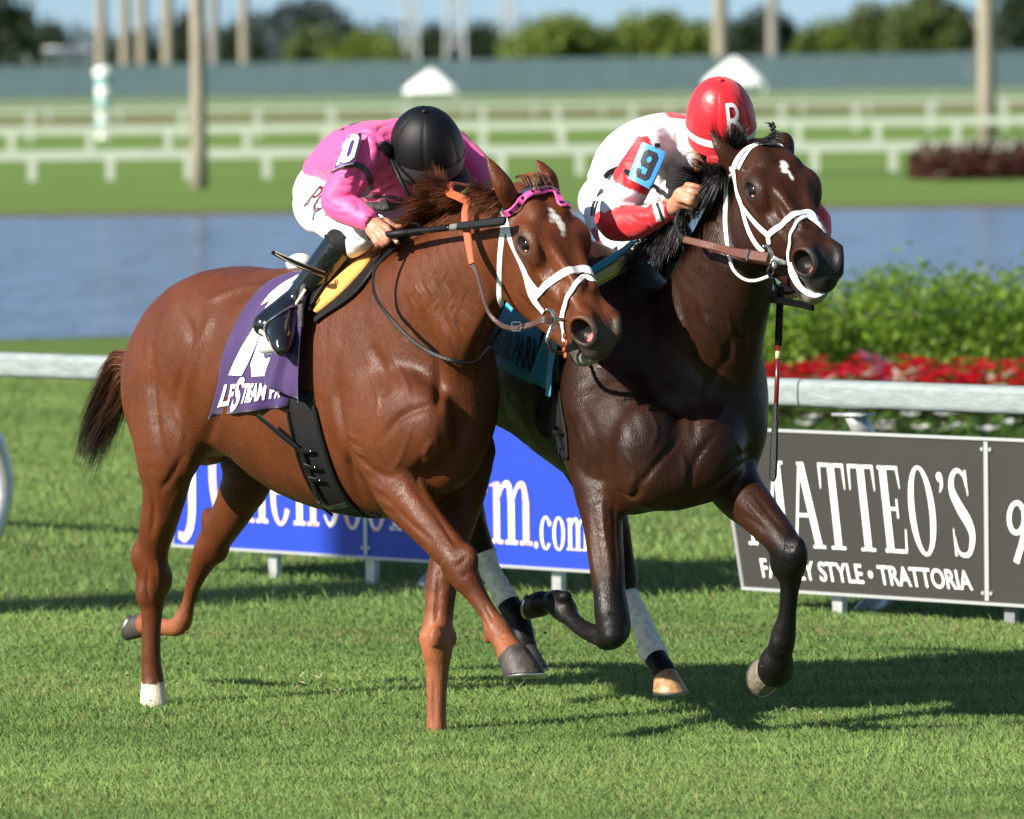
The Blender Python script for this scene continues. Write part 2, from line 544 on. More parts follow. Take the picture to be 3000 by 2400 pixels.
def text_mesh(body, size=1.0, shear=0.0, extrude=0.0, bold=0.0, sx=1.0):
    """flat lettering as triangles; returns verts (x, y), faces"""
    cu = bpy.data.curves.new('lettering', 'FONT')
    cu.body = body; cu.size = size; cu.shear = shear; cu.offset = bold; cu.resolution_u = 6
    o = bpy.data.objects.new('lettering', cu); COL.objects.link(o)
    dg = bpy.context.evaluated_depsgraph_get(); dg.update()
    me = bpy.data.meshes.new_from_object(o.evaluated_get(dg))
    bm = bmesh.new(); bm.from_mesh(me); bmesh.ops.triangulate(bm, faces=bm.faces)
    V = np.array([(v.co.x * sx, v.co.y) for v in bm.verts]); bm.verts.index_update()
    F = [tuple(v.index for v in f_.verts) for f_ in bm.faces]
    bm.free(); bpy.data.meshes.remove(me); bpy.data.objects.remove(o); bpy.data.curves.remove(cu)
    return V, F

# serif letters drawn as strokes with slab ends (for the board lettering)
def serif_glyphs():
    def bar(x0, y0, x1, y1, w0, w1=None):
        w1 = w0 if w1 is None else w1
        return [[(x0 - w0 / 2, y0), (x0 + w0 / 2, y0), (x1 + w1 / 2, y1), (x1 - w1 / 2, y1)]]
    def slab(x, y, w, h):
        return [[(x - w / 2, y), (x + w / 2, y), (x + w / 2, y + h), (x - w / 2, y + h)]]
    def ring(cx, cy, rx, ry, tx, ty, a0=0, a1=360, n=28):
        out = []
        for i in range(n):
            p, q = math.radians(a0 + (a1 - a0) * i / n), math.radians(a0 + (a1 - a0) * (i + 1) / n)
            out.append([(cx + (rx - tx) * math.cos(p), cy + (ry - ty) * math.sin(p)), (cx + rx * math.cos(p), cy + ry * math.sin(p)),
                        (cx + rx * math.cos(q), cy + ry * math.sin(q)), (cx + (rx - tx) * math.cos(q), cy + (ry - ty) * math.sin(q))])
        return out
    def curve(pts, ws, sub=8):
        A = catmull(np.array([(*p, w) for p, w in zip(pts, ws)]), sub); out = []
        for i in range(len(A) - 1):
            def nrm(j):
                d = A[min(j + 1, len(A) - 1), :2] - A[max(j - 1, 0), :2]; d = d / (np.linalg.norm(d) + 1e-9); return np.array([-d[1], d[0]])
            p, q = A[i, :2], A[i + 1, :2]; n0, n1 = nrm(i) * A[i, 2] / 2, nrm(i + 1) * A[i + 1, 2] / 2
            out.append([tuple(p - n0), tuple(q - n1), tuple(q + n1), tuple(p + n0)])
        return out
    g = {}
    S, T, H_ = .13, .045, .035
    g['M'] = (bar(.10, 0, .10, 1, .05) + bar(.13, 1, .45, .05, .14) + bar(.45, .05, .74, 1, .05) + bar(.78, 0, .78, 1, .14) + slab(.10, 0, .2, H_) + slab(.78, 0, .28, H_) + slab(.06, .965, .2, H_) + slab(.8, .965, .22, H_), .92)
    g['A'] = (bar(.06, 0, .30, 1, .045) + bar(.56, 0, .32, 1, .14) + bar(.14, .36, .44, .36 + .001, .0) + [[(.15, .36), (.46, .36), (.45, .40), (.16, .40)]] + slab(.06, 0, .2, H_) + slab(.56, 0, .26, H_), .64)
    g['T'] = (bar(.28, 0, .28, 1, .14) + slab(.28, 0, .30, H_) + slab(.28, .96, .54, .04) + [[(.01, .96), (.055, .96), (.03, .70), (.015, .70)], [(.505, .96), (.55, .96), (.545, .70), (.53, .70)]], .58)
    g['E'] = (bar(.12, 0, .12, 1, .14) + slab(.24, 0, .46, .04) + slab(.22, .96, .42, .04) + [[(.12, .49), (.34, .49), (.34, .525), (.12, .525)], [(.33, .40), (.36, .40), (.36, .62), (.33, .62)], [(.43, .0), (.47, .0), (.485, .28), (.465, .28)], [(.39, .96), (.43, .96), (.445, .74), (.43, .74)]], .52)
    g['O'] = (ring(.29, .5, .27, .52, .115, .04), .60)
    g["'"] = (ring(.07, .90, .06, .055, .06, .055) + curve([(.11, .90), (.10, .80), (.05, .72)], [.05, .05, .01]), .16)
    g['S'] = (curve([(.40, .80), (.36, .93), (.24, .985), (.12, .90), (.10, .74), (.22, .56), (.36, .40), (.42, .24), (.34, .06), (.22, .015), (.10, .06), (.05, .22)], [.03, .04, .05, .08, .12, .15, .15, .11, .07, .05, .04, .03]) + [[(.385, .99), (.42, .99), (.42, .70), (.405, .70)], [(.03, 0), (.06, 0), (.05, .32), (.035, .32)]], .48)
    g['9'] = (ring(.24, .72, .22, .28, .10, .08) + curve([(.42, .72), (.40, .40), (.26, .0)], [.11, .12, .13]), .5)
    # lower case, x-height .62
    X = .62
    stem = lambda x, y1=X: bar(x, 0, x, y1, .12) + slab(x, 0, .24, .04) + [[(x - .13, y1 - .05), (x, y1 - .02), (x, y1), (x - .13, y1 - .03)]]
    arch = lambda x: curve([(x, .42), (x + .10, X - .04), (x + .22, X - .03), (x + .27, .42)], [.03, .05, .08, .12]) + bar(x + .27, 0, x + .27, .44, .12) + slab(x + .27, 0, .24, .04)
    g['h'] = (bar(.12, 0, .12, 1, .12) + slab(.12, 0, .24, .04) + slab(.07, .96, .16, .03) + arch(.14), .54)
    g['n'] = (stem(.12) + arch(.14), .54)
    g['m'] = (stem(.12) + arch(.14) + arch(.43), .83)
    g['r'] = (stem(.12) + curve([(.14, .44), (.22, X - .05), (.30, X - .04)], [.03, .05, .08]) + ring(.32, X - .08, .055, .055, .055, .055), .40)
    g['e'] = (ring(.22, .31, .21, .33, .10, .04, 30, 330) + [[(.06, .31), (.41, .31), (.41, .355), (.06, .355)]] + ring(.22, .31, .21, .33, .08, .04, 5, 60), .45)
    g['c'] = (ring(.22, .31, .21, .33, .10, .04, 45, 320) + ring(.36, .50, .055, .055, .055, .055), .42)
    g['o'] = (ring(.23, .31, .22, .33, .10, .035), .48)
    g['a'] = (curve([(.08, .50), (.16, X - .02), (.28, X - .03), (.32, .46)], [.10, .05, .06, .12]) + bar(.32, .04, .32, .48, .12) + ring(.18, .17, .16, .18, .09, .04) + slab(.38, 0, .12, .04), .46)
    g['s'] = (curve([(.30, .50), (.20, .60), (.09, .52), (.12, .38), (.26, .27), (.29, .12), (.17, .02), (.05, .12)], [.03, .05, .08, .10, .11, .09, .05, .03]), .37)
    g['i'] = (stem(.12) + ring(.12, .80, .065, .065, .065, .065), .26)
    g['F'] = (bar(.14, 0, .14, 1, .14) + slab(.14, 0, .28, .04) + slab(.26, .96, .48, .04) + [[(.14, .50), (.38, .50), (.38, .54), (.14, .54)], [(.46, .96), (.50, .96), (.50, .72), (.485, .72)]], .52)
    g['C'] = (ring(.36, .50, .34, .54, .15, .05, 40, 320) + [[(.60, .62), (.63, .62), (.63, 1.0), (.61, 1.0)]], .70)
    g['J'] = (curve([(.34, 1.0), (.34, .40), (.32, -.06), (.20, -.24), (.06, -.22)], [.14, .14, .13, .10, .07]) + slab(.32, .96, .34, .04), .48)
    g['.'] = (ring(.07, .065, .065, .065, .065, .065), .16)
    g[' '] = ([], .26)
    return g
GLY = serif_glyphs()
def glyph_mesh(txt, gap=.05):
    V, F, x, starts = [], [], 0, []
    for ch in txt:
        polys, adv = GLY[ch]; starts.append(len(F))
        for p in polys:
            b0 = len(V); V += [(a + x, c) for a, c in p]; F.append(tuple(range(b0, b0 + len(p))))
        x += adv + gap
    return np.array(V), F, x, starts

def split_letters(P, F, mat, root, col=None, starts=None):
    """one object for each letter of a run"""
    if starts is None:                       # by connected outline
        lab = list(range(len(P)))
        def fd(i):
            while lab[i] != i: lab[i] = lab[lab[i]]; i = lab[i]
            return i
        for f_ in F:
            for i in f_[1:]: lab[fd(i)] = fd(f_[0])
        grp = {}
        for f_ in F: grp.setdefault(fd(f_[0]), []).append(f_)
        runs = list(grp.values())
    else:
        runs = [F[a:b_] for a, b_ in zip(starts, starts[1:] + [len(F)])]
    for fs in runs:
        if not fs: continue
        ids = sorted({i for f_ in fs for i in f_}); mp_ = {i: k for k, i in enumerate(ids)}
        mesh_obj('letter', np.asarray(P)[ids], [tuple(mp_[i] for i in f_) for f_ in fs], mat, root, False, None if col is None else np.asarray(col)[ids])

def orient(F, V3, nrm):
    out = []
    for f_ in F:
        a, c, d = (V3[f_[0]], V3[f_[1]], V3[f_[2]])
        out.append(f_ if np.dot(np.cross(c - a, d - a), nrm) > 0 else f_[::-1])
    return out

def board(name, label, u_l, u_r, ztop, zbot, mat, slant, seams, posts):
    off = .14
    a, c = rpo(u_l, off), rpo(u_r, off)
    root = empty(name, a)
    tag(root, label, 'advertising board')
    L = np.linalg.norm(c - a); up = np.array([0, 0, 1.0])
    def pt(x, z, y=0): return a + RD * x + up * z + RNRM * y
    edges = [0] + [np.linalg.norm(rpo(s_, off) - a) for s_ in seams] + [L]
    for i in range(len(edges) - 1):
        x0, x1 = edges[i] + .002, edges[i + 1] - .002
        s0 = slant if i == 0 else 0
        q = [(x0, zbot), (x1, zbot), (x1, ztop), (x0 - s0, ztop)]
        V = [pt(*p, .006) for p in q] + [pt(*p, -.006) for p in q]
        mesh_obj('board_panel', V, [(0, 1, 2, 3), (7, 6, 5, 4), (0, 4, 5, 1), (1, 5, 6, 2), (2, 6, 7, 3), (3, 7, 4, 0)], mat, root)
    m = MB()
    m.box(pt(L / 2 - slant / 2, ztop + .006, .004), (L + slant, .022, .012), [RD, RNRM, up]); m.box(pt(L / 2, zbot - .006, .004), (L, .022, .012), [RD, RNRM, up])
    for e in edges[1:-1]: m.box(pt(e, (ztop + zbot) / 2, .0105), (.022, .005, ztop - zbot - .01), [RD, RNRM, up])
    m.tube([pt(-slant, ztop, .004), pt(0, zbot, .004)], .008, 6); m.tube([pt(L, ztop, .004), pt(L, zbot, .004)], .008, 6)
    m.build('board_trim', M_TRIM, root)
    m = MB()
    for e in edges[1:-1]:
        for z in (ztop - .035, zbot + .035):
            for s in (-.022, .022):
                m = MB(); m.tube([pt(e + s, z, .006), pt(e + s, z, .014)], .008, 8); m.build('bolt', M_TRIM, root)
    for u in posts:
        p = rpo(u, off - .05)
        m = MB(); m.box(p + up * ((ztop - .1) / 2 - .05), (.055, .03, ztop - .0), [RD, RNRM, up]); m.build('board_post', M_GALV if u < 2700 else M_DARKPOST, root)
    return root, pt, L

blue, bpt, bL = board('blue_board', 'blue sponsor board with pink and white lettering behind the chestnut', 505, 1732, .76, .128, M_BLUE, .02, [1072], [800, 1086, 1632])
mbl, n, l, b = new_mat('lettering_blush')
at = n.new('ShaderNodeAttribute'); at.attribute_name = 'Col'; l.new(at.outputs['Color'], b.inputs['Base Color']); b.inputs['Roughness'].default_value = .5
def letter_run(root, pt, txt, u0, u1, z0, h, mat, y=.010, blush=False, shear=0.0, x_off=None, name='lettering'):
    V, F, wid, starts = glyph_mesh(txt)
    a = rpo(u0, .14); c = rpo(u1, .14)
    o0 = pt(0, 0)
    x0, x1 = np.dot(a - o0, RD), np.dot(c - o0, RD)
    s = (x1 - x0) / (wid - .05)
    P = np.array([pt(x0 + p[0] * s - shear * p[1] * h, z0 + p[1] * h, y) for p in V])
    F = orient(F, P, RNRM)
    col = None
    if blush:
        edge = np.clip(.5 + .5 * np.sin(V[:, 0] * 9), 0, 1)[:, None]
        col = np.array((.82, .80, .80)) * (1 - edge * .8) + np.array((.70, .36, .34)) * edge * .8
    split_letters(P, F, mbl if blush else mat, root, col, starts)
M_LSH = pmat('lettering_shadow', (.03, .03, .14), .6)
letter_run(blue, bpt, 'J', 515, 585, .27, .44, M_WHITE, blush=True)
letter_run(blue, bpt, 'Chenseer', 612, 1200, .245, .42, M_WHITE, blush=True)
letter_run(blue, bpt, 'Farm', 1216, 1562, .215, .42, M_WHITE, blush=True)
letter_run(blue, bpt, '.com', 1566, 1790 - 62, .205, .215, M_WHITE)

grey, gpt, gL = board('grey_board', 'dark grey restaurant board with white MATTEO\'S lettering at the right', 2174, 3520, .735, .098, M_GREY, .13, [2893], [2455, 2960, 3400])
letter_run(grey, gpt, "MATTEO'S", 2196, 2866, .272, .345, M_WHITE, shear=.14)
letter_run(grey, gpt, '9', 2945, 3010, .26, .245, M_WHITE, shear=-.05)
V, F = text_mesh('FAMILY STYLE \u2022 TRATTORIA', 1.0, 0, 0, .012, .62)
V = V - V.min(0); V = V / [V[:, 0].max(), .72]
x0 = np.dot(rpo(2236, .14) - gpt(0, 0), RD); x1 = np.dot(rpo(2852, .14) - gpt(0, 0), RD)
P = np.array([gpt(x0 + p[0] * (x1 - x0) - .02 * p[1], .140 + p[1] * .078, .010) for p in V])
split_letters(P, orient(F, P, RNRM), M_WHITE, grey)

# ---------------------------------------------------------------- leaves
def leaf_cloud(cen, rad, n, size, cols, seed, power=.6, flat=.5, gap=.0):
    """many small leaf faces through an uneven volume of lobes; cen/rad lists"""
    r = np.random.default_rng(seed)
    cen = np.atleast_2d(cen); rad = np.atleast_2d(rad)
    wgt = np.prod(rad, 1); which = r.choice(len(cen), n, p=wgt / wgt.sum())
    d = r.normal(size=(n, 3)); d /= np.linalg.norm(d, axis=1)[:, None]
    rr = r.uniform(0, 1, n) ** power
    P = cen[which] + d * rad[which] * rr[:, None] * (1 + .12 * r.normal(size=n))[:, None]
    nz = vnoise(P / rad.mean(), 4.5, seed)
    keep = nz > -1.1 + gap; P = P[keep]; n = len(P); nz = nz[keep]
    q = r.normal(size=(n, 3)); q[:, 2] = np.abs(q[:, 2]) + .3; q /= np.linalg.norm(q, axis=1)[:, None]
    a = np.cross(q, r.normal(size=(n, 3))); a /= np.linalg.norm(a, axis=1)[:, None]; b_ = np.cross(q, a)
    s = size * r.uniform(.6, 1.4, n)[:, None]
    V = np.stack([P - a * s, P + b_ * s * .45 + q * s * .12, P + a * s, P - b_ * s * .45 + q * s * .12], 1).reshape(-1, 3)
    F = np.arange(4 * n).reshape(n, 4)
    c = np.array(cols); t_ = np.clip(.5 + .28 * nz + .25 * r.normal(size=n), 0, .999) * (len(c) - 1)
    i = t_.astype(int); fr = (t_ - i)[:, None]
    C = c[i] * (1 - fr) + c[np.minimum(i + 1, len(c) - 1)] * fr
    return V, F, np.repeat(C, 4, 0)
mlf, n, l, b = new_mat('leaf')
at = n.new('ShaderNodeAttribute'); at.attribute_name = 'Col'; l.new(at.outputs['Color'], b.inputs['Base Color'])
b.inputs['Roughness'].default_value = .5; b.inputs['Specular IOR Level'].default_value = .3
tr = n.new('ShaderNodeBsdfTranslucent'); l.new(at.outputs['Color'], tr.inputs['Color'])
ms = n.new('ShaderNodeMixShader'); ms.inputs[0].default_value = .45
l.new(b.outputs[0], ms.inputs[1]); l.new(tr.outputs[0], ms.inputs[2]); l.new(ms.outputs[0], n['Material Output'].inputs['Surface'])
M_LEAF = mlf
M_BARK = pmat('bark', (.16, .12, .085), .9, noise=.4, nscale=6, bump=.02, bscale=20)

# hedge behind the flower bed, right
hb = empty('hedge', (W(2750, 900, 48)[0], 48, 0))
tag(hb, 'bright green clipped hedge behind the red flowers', 'hedge')
r = np.random.default_rng(3); cen, rad = [], []
for x in np.arange(1.15, 7.2, .24):
    ht = .66 + .085 * (x - 1.2) + .05 * math.sin(x * 3.1) + .04 * math.sin(x * 7.7)
    for y in (47.6, 48.2, 48.8):
        cen.append((x + r.normal() * .05, y + r.normal() * .08, ht * .55 + .02)); rad.append((.27, .40, ht * .50 + r.normal() * .03))
V, F, C = leaf_cloud(cen, rad, 52000, .030, [(.055, .12, .014), (.115, .215, .022), (.19, .31, .032), (.26, .37, .05)], 21, .35)
mesh_obj('foliage', V, F, M_LEAF, hb, False, C)
m = MB()
for x in np.arange(1.3, 7.1, .45): m.tube([(x, 48.2, -.05), (x + .05, 48.2, .35), (x - .03, 48.25, .7)], [.025, .02, .008], 5)
m.build('stem', M_BARK, hb)
# flower bed
bed = [(1.15, 39.3), (7.5, 38.6), (7.5, 47.3), (1.05, 47.3)]
sheet('flower_bed_soil', bed, .012, M_SOIL)
def flowers(name, label, group, cat, n, xs, ys, hs, cols, size, seed):
    r = np.random.default_rng(seed); Vs, Fs, Cs = [], [], []; k = 0
    for i in range(n):
        x, y, h = r.uniform(*xs), r.uniform(*ys), r.uniform(*hs); c = np.array(cols[r.integers(len(cols))]) * r.uniform(.8, 1.15)
        m = r.integers(5, 8)
        for j in range(m):
            a = 2 * math.pi * j / m + r.uniform(0, .5); s = size * r.uniform(.8, 1.25)
            d = np.array([math.cos(a), math.sin(a), .35]); e = np.array([-math.sin(a), math.cos(a), 0]); o = np.array([x, y, h])
            Vs += [o, o + d * s * .6 + e * s * .4, o + d * s, o + d * s * .6 - e * s * .4]; Cs += [c] * 4
            Fs.append((k, k + 1, k + 2, k + 3)); k += 4
    return np.array(Vs), np.array(Fs), np.array(Cs)
V1, F1, C1 = flowers('', '', '', '', 900, (1.1, 7), (44.2, 46.6), (.16, .33), [(.55, .008, .015), (.62, .012, .02), (.45, .006, .02)], .075, 5)
V2, F2, C2 = leaf_cloud([(x, 45.4, .09) for x in np.arange(1.2, 7.2, .3)], [(.3, 1.3, .15)] * 20, 5200, .05, [(.03, .07, .012), (.07, .12, .02), (.10, .16, .03)], 8, .5)
o = mesh_obj('red_flowers', np.vstack([V1, V2]), np.vstack([F1, F2 + len(V1)]), M_LEAF, None, False, np.vstack([C1, C2])); o['kind'] = 'stuff'
tag(o, 'massed red bedding flowers in front of the green hedge', 'flowers')
V1, F1, C1 = flowers('', '', '', '', 46, (1.6, 6), (41.0, 43.0), (.10, .22), [(.8, .8, .78), (.75, .75, .7)], .07, 6)
V2, F2, C2 = leaf_cloud([(x, 42.0, .06) for x in np.arange(1.5, 6.2, .3)], [(.3, 1.0, .12)] * 16, 3600, .05, [(.04, .09, .014), (.08, .15, .025)], 9, .5)
o = mesh_obj('white_flowers', np.vstack([V1, V2]), np.vstack([F1, F2 + len(V1)]), M_LEAF, None, False, np.vstack([C1, C2])); o['kind'] = 'stuff'
tag(o, 'low white bedding flowers showing under the rail', 'flowers')
# caladium clumps: pale pink and cream broad leaves among the red
for i, (u, Y, cc, s, lab) in enumerate(((2395, 44.4, (.62, .30, .32), 1.0, 'pink leaved plant standing among red flowers near the whip'), (2520, 44.2, (.60, .50, .42), 1.05, 'cream leaved plant among the red flowers left of the magenta one'), (2562, 44.6, (.50, .10, .22), 1.25, 'tall magenta leaved plant rising above the red flowers'), (2640, 44.3, (.62, .48, .40), 1.2, 'cream and green leaved plant right of the magenta one'), (2915, 44.2, (.58, .52, .38), 1.0, 'cream leaved plant at the right end of the red flowers'))):
    p = W(u, 1100, Y); r = np.random.default_rng(40 + i); Vs, Fs, Cs = [], [], []; k = 0
    for j in range(11):
        a = r.uniform(0, 6.28); h = (.20 + r.uniform(0, .14)) * s; d = np.array([math.cos(a), math.sin(a), .55]); e = np.array([-math.sin(a), math.cos(a), 0])
        o = np.array([p[0] + d[0] * .06, Y + d[1] * .06, h]); w = .066 * s * r.uniform(.8, 1.2)
        Vs += [o - d * w * .2, o + e * w * .55, o + d * w, o - e * w * .55]; Cs += [cc, np.array(cc) * .9, np.array(cc) * 1.1, np.array((.16, .26, .08))]
        Fs.append((k, k + 1, k + 2, k + 3)); k += 4
        Vs += [np.array([p[0], Y, 0]) - e * .006, np.array([p[0], Y, 0]) + e * .006, o + e * .004, o - e * .004]; Cs += [(.08, .16, .04)] * 4; Fs.append((k, k + 1, k + 2, k + 3)); k += 4
    o = mesh_obj('caladium', Vs, np.array(Fs), M_LEAF, None, False, np.array(Cs)); tag(o, lab, 'plant', 'pale leaved plants in the flower bed')

# ---------------------------------------------------------------- far rails
M_FRAIL = pmat('far_rail', (.38, .42, .35), .5, noise=.08, nscale=3)
def far_rail(label, a, c, v_top, v_bot, thick, first, step, post_w, n):
    """a, c: (u, v_ground) at two columns; the rail runs straight between and beyond"""
    A, B = G(*a), G(*c); D = unit(B - A); N_ = np.array([D[1], -D[0], 0])
    Yc = A[1]; zt = W(a[0], v_top, Yc)[2]; th = px(thick, Yc)
    root = empty('track_rail', G((a[0] + c[0]) / 2, (a[1] + c[1]) / 2)); tag(root, label, 'rail', 'white rails across the infield')
    m = MB(); L = np.linalg.norm(B - A)
    m.box(A + D * L / 2 + np.array([0, 0, zt - th / 2]), (L * 5.0, .10, th), [D, N_, (0, 0, 1)])
    m.build('rail_bar', M_FRAIL, root)
    w = px(post_w, Yc)
    me = None
    for i in range(-9, n + 8):
        p0 = A + D * ((first + i * step - a[0]) * Yc / CAM_F / max(D[0], .2))
        m = MB()
        m.box(p0 + np.array([0, 0, (zt - th) / 2 - .03]) - N_ * .0, (w, w * .8, zt - th + .06), [D, N_, (0, 0, 1)])
        m.build('post', M_FRAIL, root)
    return root
far_rail('lowest white rail nearest the far bank of the water', (0, 534), (2600, 505), 443, 534, 28, 95, 229, 24, 13)
far_rail('second white rail up from the far bank', (0, 470), (2600, 442), 374, 470, 22, 35, 230, 20, 13)
far_rail('third white rail up, a thin bright line', (0, 418), (2600, 386), 320, 418, 13, 88, 221, 17, 13)
far_rail('topmost and most distant white rail, before the teal screen', (0, 366), (2600, 330), 302, 366, 9, 140, 204, 10, 13)

# ---------------------------------------------------------------- teal screen fence, tents, marker pole
M_TEAL = pmat('teal_screen', (.080, .132, .148), .8, noise=.08, nscale=.4)
A, B = G(0, 292), G(2400, 264)
D = unit(B - A); N_ = np.array([D[1], -D[0], 0])
fence = empty('screen_fence', (A + B) / 2); tag(fence, 'long teal windscreen fence along the far side of the course', 'fence')
ta, tb = W(0, 195, A[1])[2], W(2400, 160, B[1])[2]
L = np.linalg.norm(B - A); npan = 22
for i in range(-26, npan + 28):
    p, q = A + D * L * i / npan, A + D * L * (i + 1) / npan
    zt0, zt1 = ta + (tb - ta) * i / npan, ta + (tb - ta) * (i + 1) / npan
    V = [p + D * .015, q - D * .015, q - D * .015 + np.array([0, 0, zt1]), p + D * .015 + np.array([0, 0, zt0])]
    V = V + [v_ + N_ * -.06 for v_ in V]
    mesh_obj('screen_panel', V, [(0, 1, 2, 3), (7, 6, 5, 4), (3, 2, 6, 7)], M_TEAL, fence)
M_CANVAS = pmat('tent_canvas', (.82, .83, .80), .7, noise=.04, nscale=1)
def tent(label, u, vtop, vbot, wpx, Y):
    c = W(u, vbot, Y); z0, z1 = c[2], W(u, vtop, Y)[2]; w = px(wpx, Y) / 2
    root = empty('canopy_tent', (c[0], Y, 0)); tag(root, label, 'tent', 'white canopy tents by the screen')
    rows = []
    for t_, g in ((0, 1.0), (.10, 1.0), (.35, .78), (.7, .40), (.92, .14), (1, .02)):
        ring = []
        for k in range(33):
            a = 2 * math.pi * k / 32; m_ = max(abs(math.cos(a)), abs(math.sin(a))) ** .75
            ring.append((c[0] + w * g * math.cos(a) / m_, Y + w * g * math.sin(a) / m_, z0 + (z1 - z0) * t_))
        rows.append(ring)
    V, F = grid_mesh(rows); mesh_obj('canopy', V, F, M_CANVAS, root, True)
    for sx in (-1, 1):
        for sy in (-1, 1):
            m = MB(); m.box((c[0] + sx * w * .9, Y + sy * w * .9, z0 / 2), (.09, .09, z0 + .1)); m.build('leg', M_CANVAS, root)
tent('white canopy tent beyond the pink rider, left of the two', 1263, 203, 270, 160, 440)
tent('white canopy tent behind the red helmet, right of the two', 2153, 168, 248, 182, 450)
pole = empty('furlong_pole', G(305, 408)); tag(pole, 'thick furlong pole banded white and pale teal with a round top', 'marker pole')
M_PT = pmat('pole_teal', (.30, .52, .52), .5)
c = G(305, 408); zt = W(305, 195, c[1])[2]; R0 = px(21, c[1])
segs = 7
for i in range(segs):
    m = MB(); a, b_ = zt * i / segs, zt * (i + 1) / segs
    if i == segs - 1: m.tube([c + [0, 0, a], c + [0, 0, a + (b_ - a) * .6], c + [0, 0, a + (b_ - a) * .85], c + [0, 0, b_]], [R0 * 1.25, R0 * 1.3, R0 * 1.05, R0 * .4], 20)
    else: m.tube([c + [0, 0, a - (.1 if i == 0 else 0)], c + [0, 0, b_]], R0, 20)
    m.build('band', M_CANVAS if i % 2 == 0 else M_PT, pole, True)

# ---------------------------------------------------------------- trunks, poles and trees in the distance
M_PALM = pmat('palm_trunk', (.24, .215, .165), .85, noise=.25, nscale=5, bump=.02, bscale=12, stretch=(1, 1, .25))
M_PALMG = pmat('palm_trunk_grey', (.22, .215, .195), .85, noise=.2, nscale=5, bump=.02, bscale=12)
def fronds(m_seed, top, n, ln):
    r = np.random.default_rng(m_seed); Vs, Fs = [], []; k = 0
    for i in range(n):
        a = 2 * math.pi * i / n + r.uniform(-.2, .2); el = r.uniform(-.3, 1.1); d = np.array([math.cos(a), math.sin(a), 0]); e = np.array([-d[1], d[0], 0])
        P = [np.asarray(top) + d * ln * t_ * math.cos(el * (1 - t_)) + np.array([0, 0, ln * (math.sin(el) * t_ - .75 * t_ * t_)]) for t_ in np.linspace(0, 1, 9)]
        for j in range(8):
            for s in (-1, 1):
                w = ln * .22 * (1 - abs(j - 3) / 7)
                for q in (0, .5):
                    o = P[j] + (P[j + 1] - P[j]) * q
                    Vs += [o, o + e * s * w + np.array([0, 0, -w * .5]) + (P[j + 1] - P[j]) * .5, o + (P[j + 1] - P[j]) * .22]; Fs.append((k, k + 1, k + 2)); k += 3
    return Vs, Fs
M_FROND = pmat('palm_frond', (.07, .12, .03), .6, noise=.3)
def palm(label, u, vg, w_px, height, mat, lean=0.0, Y=None, group='palm trunks beyond the water'):
    p = G(u, vg) if Y is None else np.array([W(u, 200, Y)[0], Y, 0]); w = px(w_px, p[1]) / 2
    root = empty('palm_tree', p); tag(root, label, 'tree', group)
    m = MB(); m.tube([p + np.array([lean * t_ * t_ * height, 0, -.2 + t_ * (height + .2)]) for t_ in np.linspace(0, 1, 9)], [w * 1.18, w * 1.02, w, w * .97, w * .95, w * .93, w * .92, w * .9, w * .8], 14)
    m.build('trunk', mat, root, True)
    Vs, Fs = fronds(int(u), p + np.array([lean * height, 0, height]), 16, height * .30)
    mesh_obj('crown', Vs, Fs, M_FROND, root)
palm('pale palm trunk standing in front of all rails at left', 585, 556, 46, 9.0, M_PALM)
# unseen palm added at far left so its trunk lays a shadow across the turf
royal = empty('palm_tree', (-16.2, 21.2, 0)); tag(royal, 'tall royal palm added out of view to shadow the turf', 'tree', 'palm trunks beyond the water')
m = MB(); m.tube([(-16.2, 21.2, -.2), (-16.2, 21.2, 6), (-16.1, 21.2, 14), (-16.0, 21.2, 23)], [.46, .40, .42, .26], 16); m.build('trunk', M_PALM, royal, True)
Vs, Fs = fronds(9, (-16.0, 21.2, 23), 18, 3.4); mesh_obj('crown', Vs, Fs, M_FROND, royal)
palm('pale palm trunk rising behind the red shrub bed at right', 2892, 425, 52, 12.0, M_PALM)
for u, w, Y, lab in ((298, 34, 530, 'beige palm trunk behind the screen, leftmost, above the furlong pole'), (368, 32, 540, 'beige palm trunk behind the screen, second from left'), (418, 32, 545, 'beige palm trunk behind the screen, third from left'), (493, 36, 535, 'beige palm trunk behind the screen, just left of the big pale trunk'), (628, 30, 550, 'grey palm trunk right behind the big pale trunk'), (717, 30, 520, 'faint beige palm trunk in front of the dark domed tree'), (2112, 44, 545, 'thick beige palm trunk rising over the right tent'), (2265, 32, 560, 'grey palm trunk right of the right tent')):
    palm(lab, u, None, w, 14, M_PALMG if 'grey' in lab else M_PALM, .0, Y, 'palm trunks behind the screen')
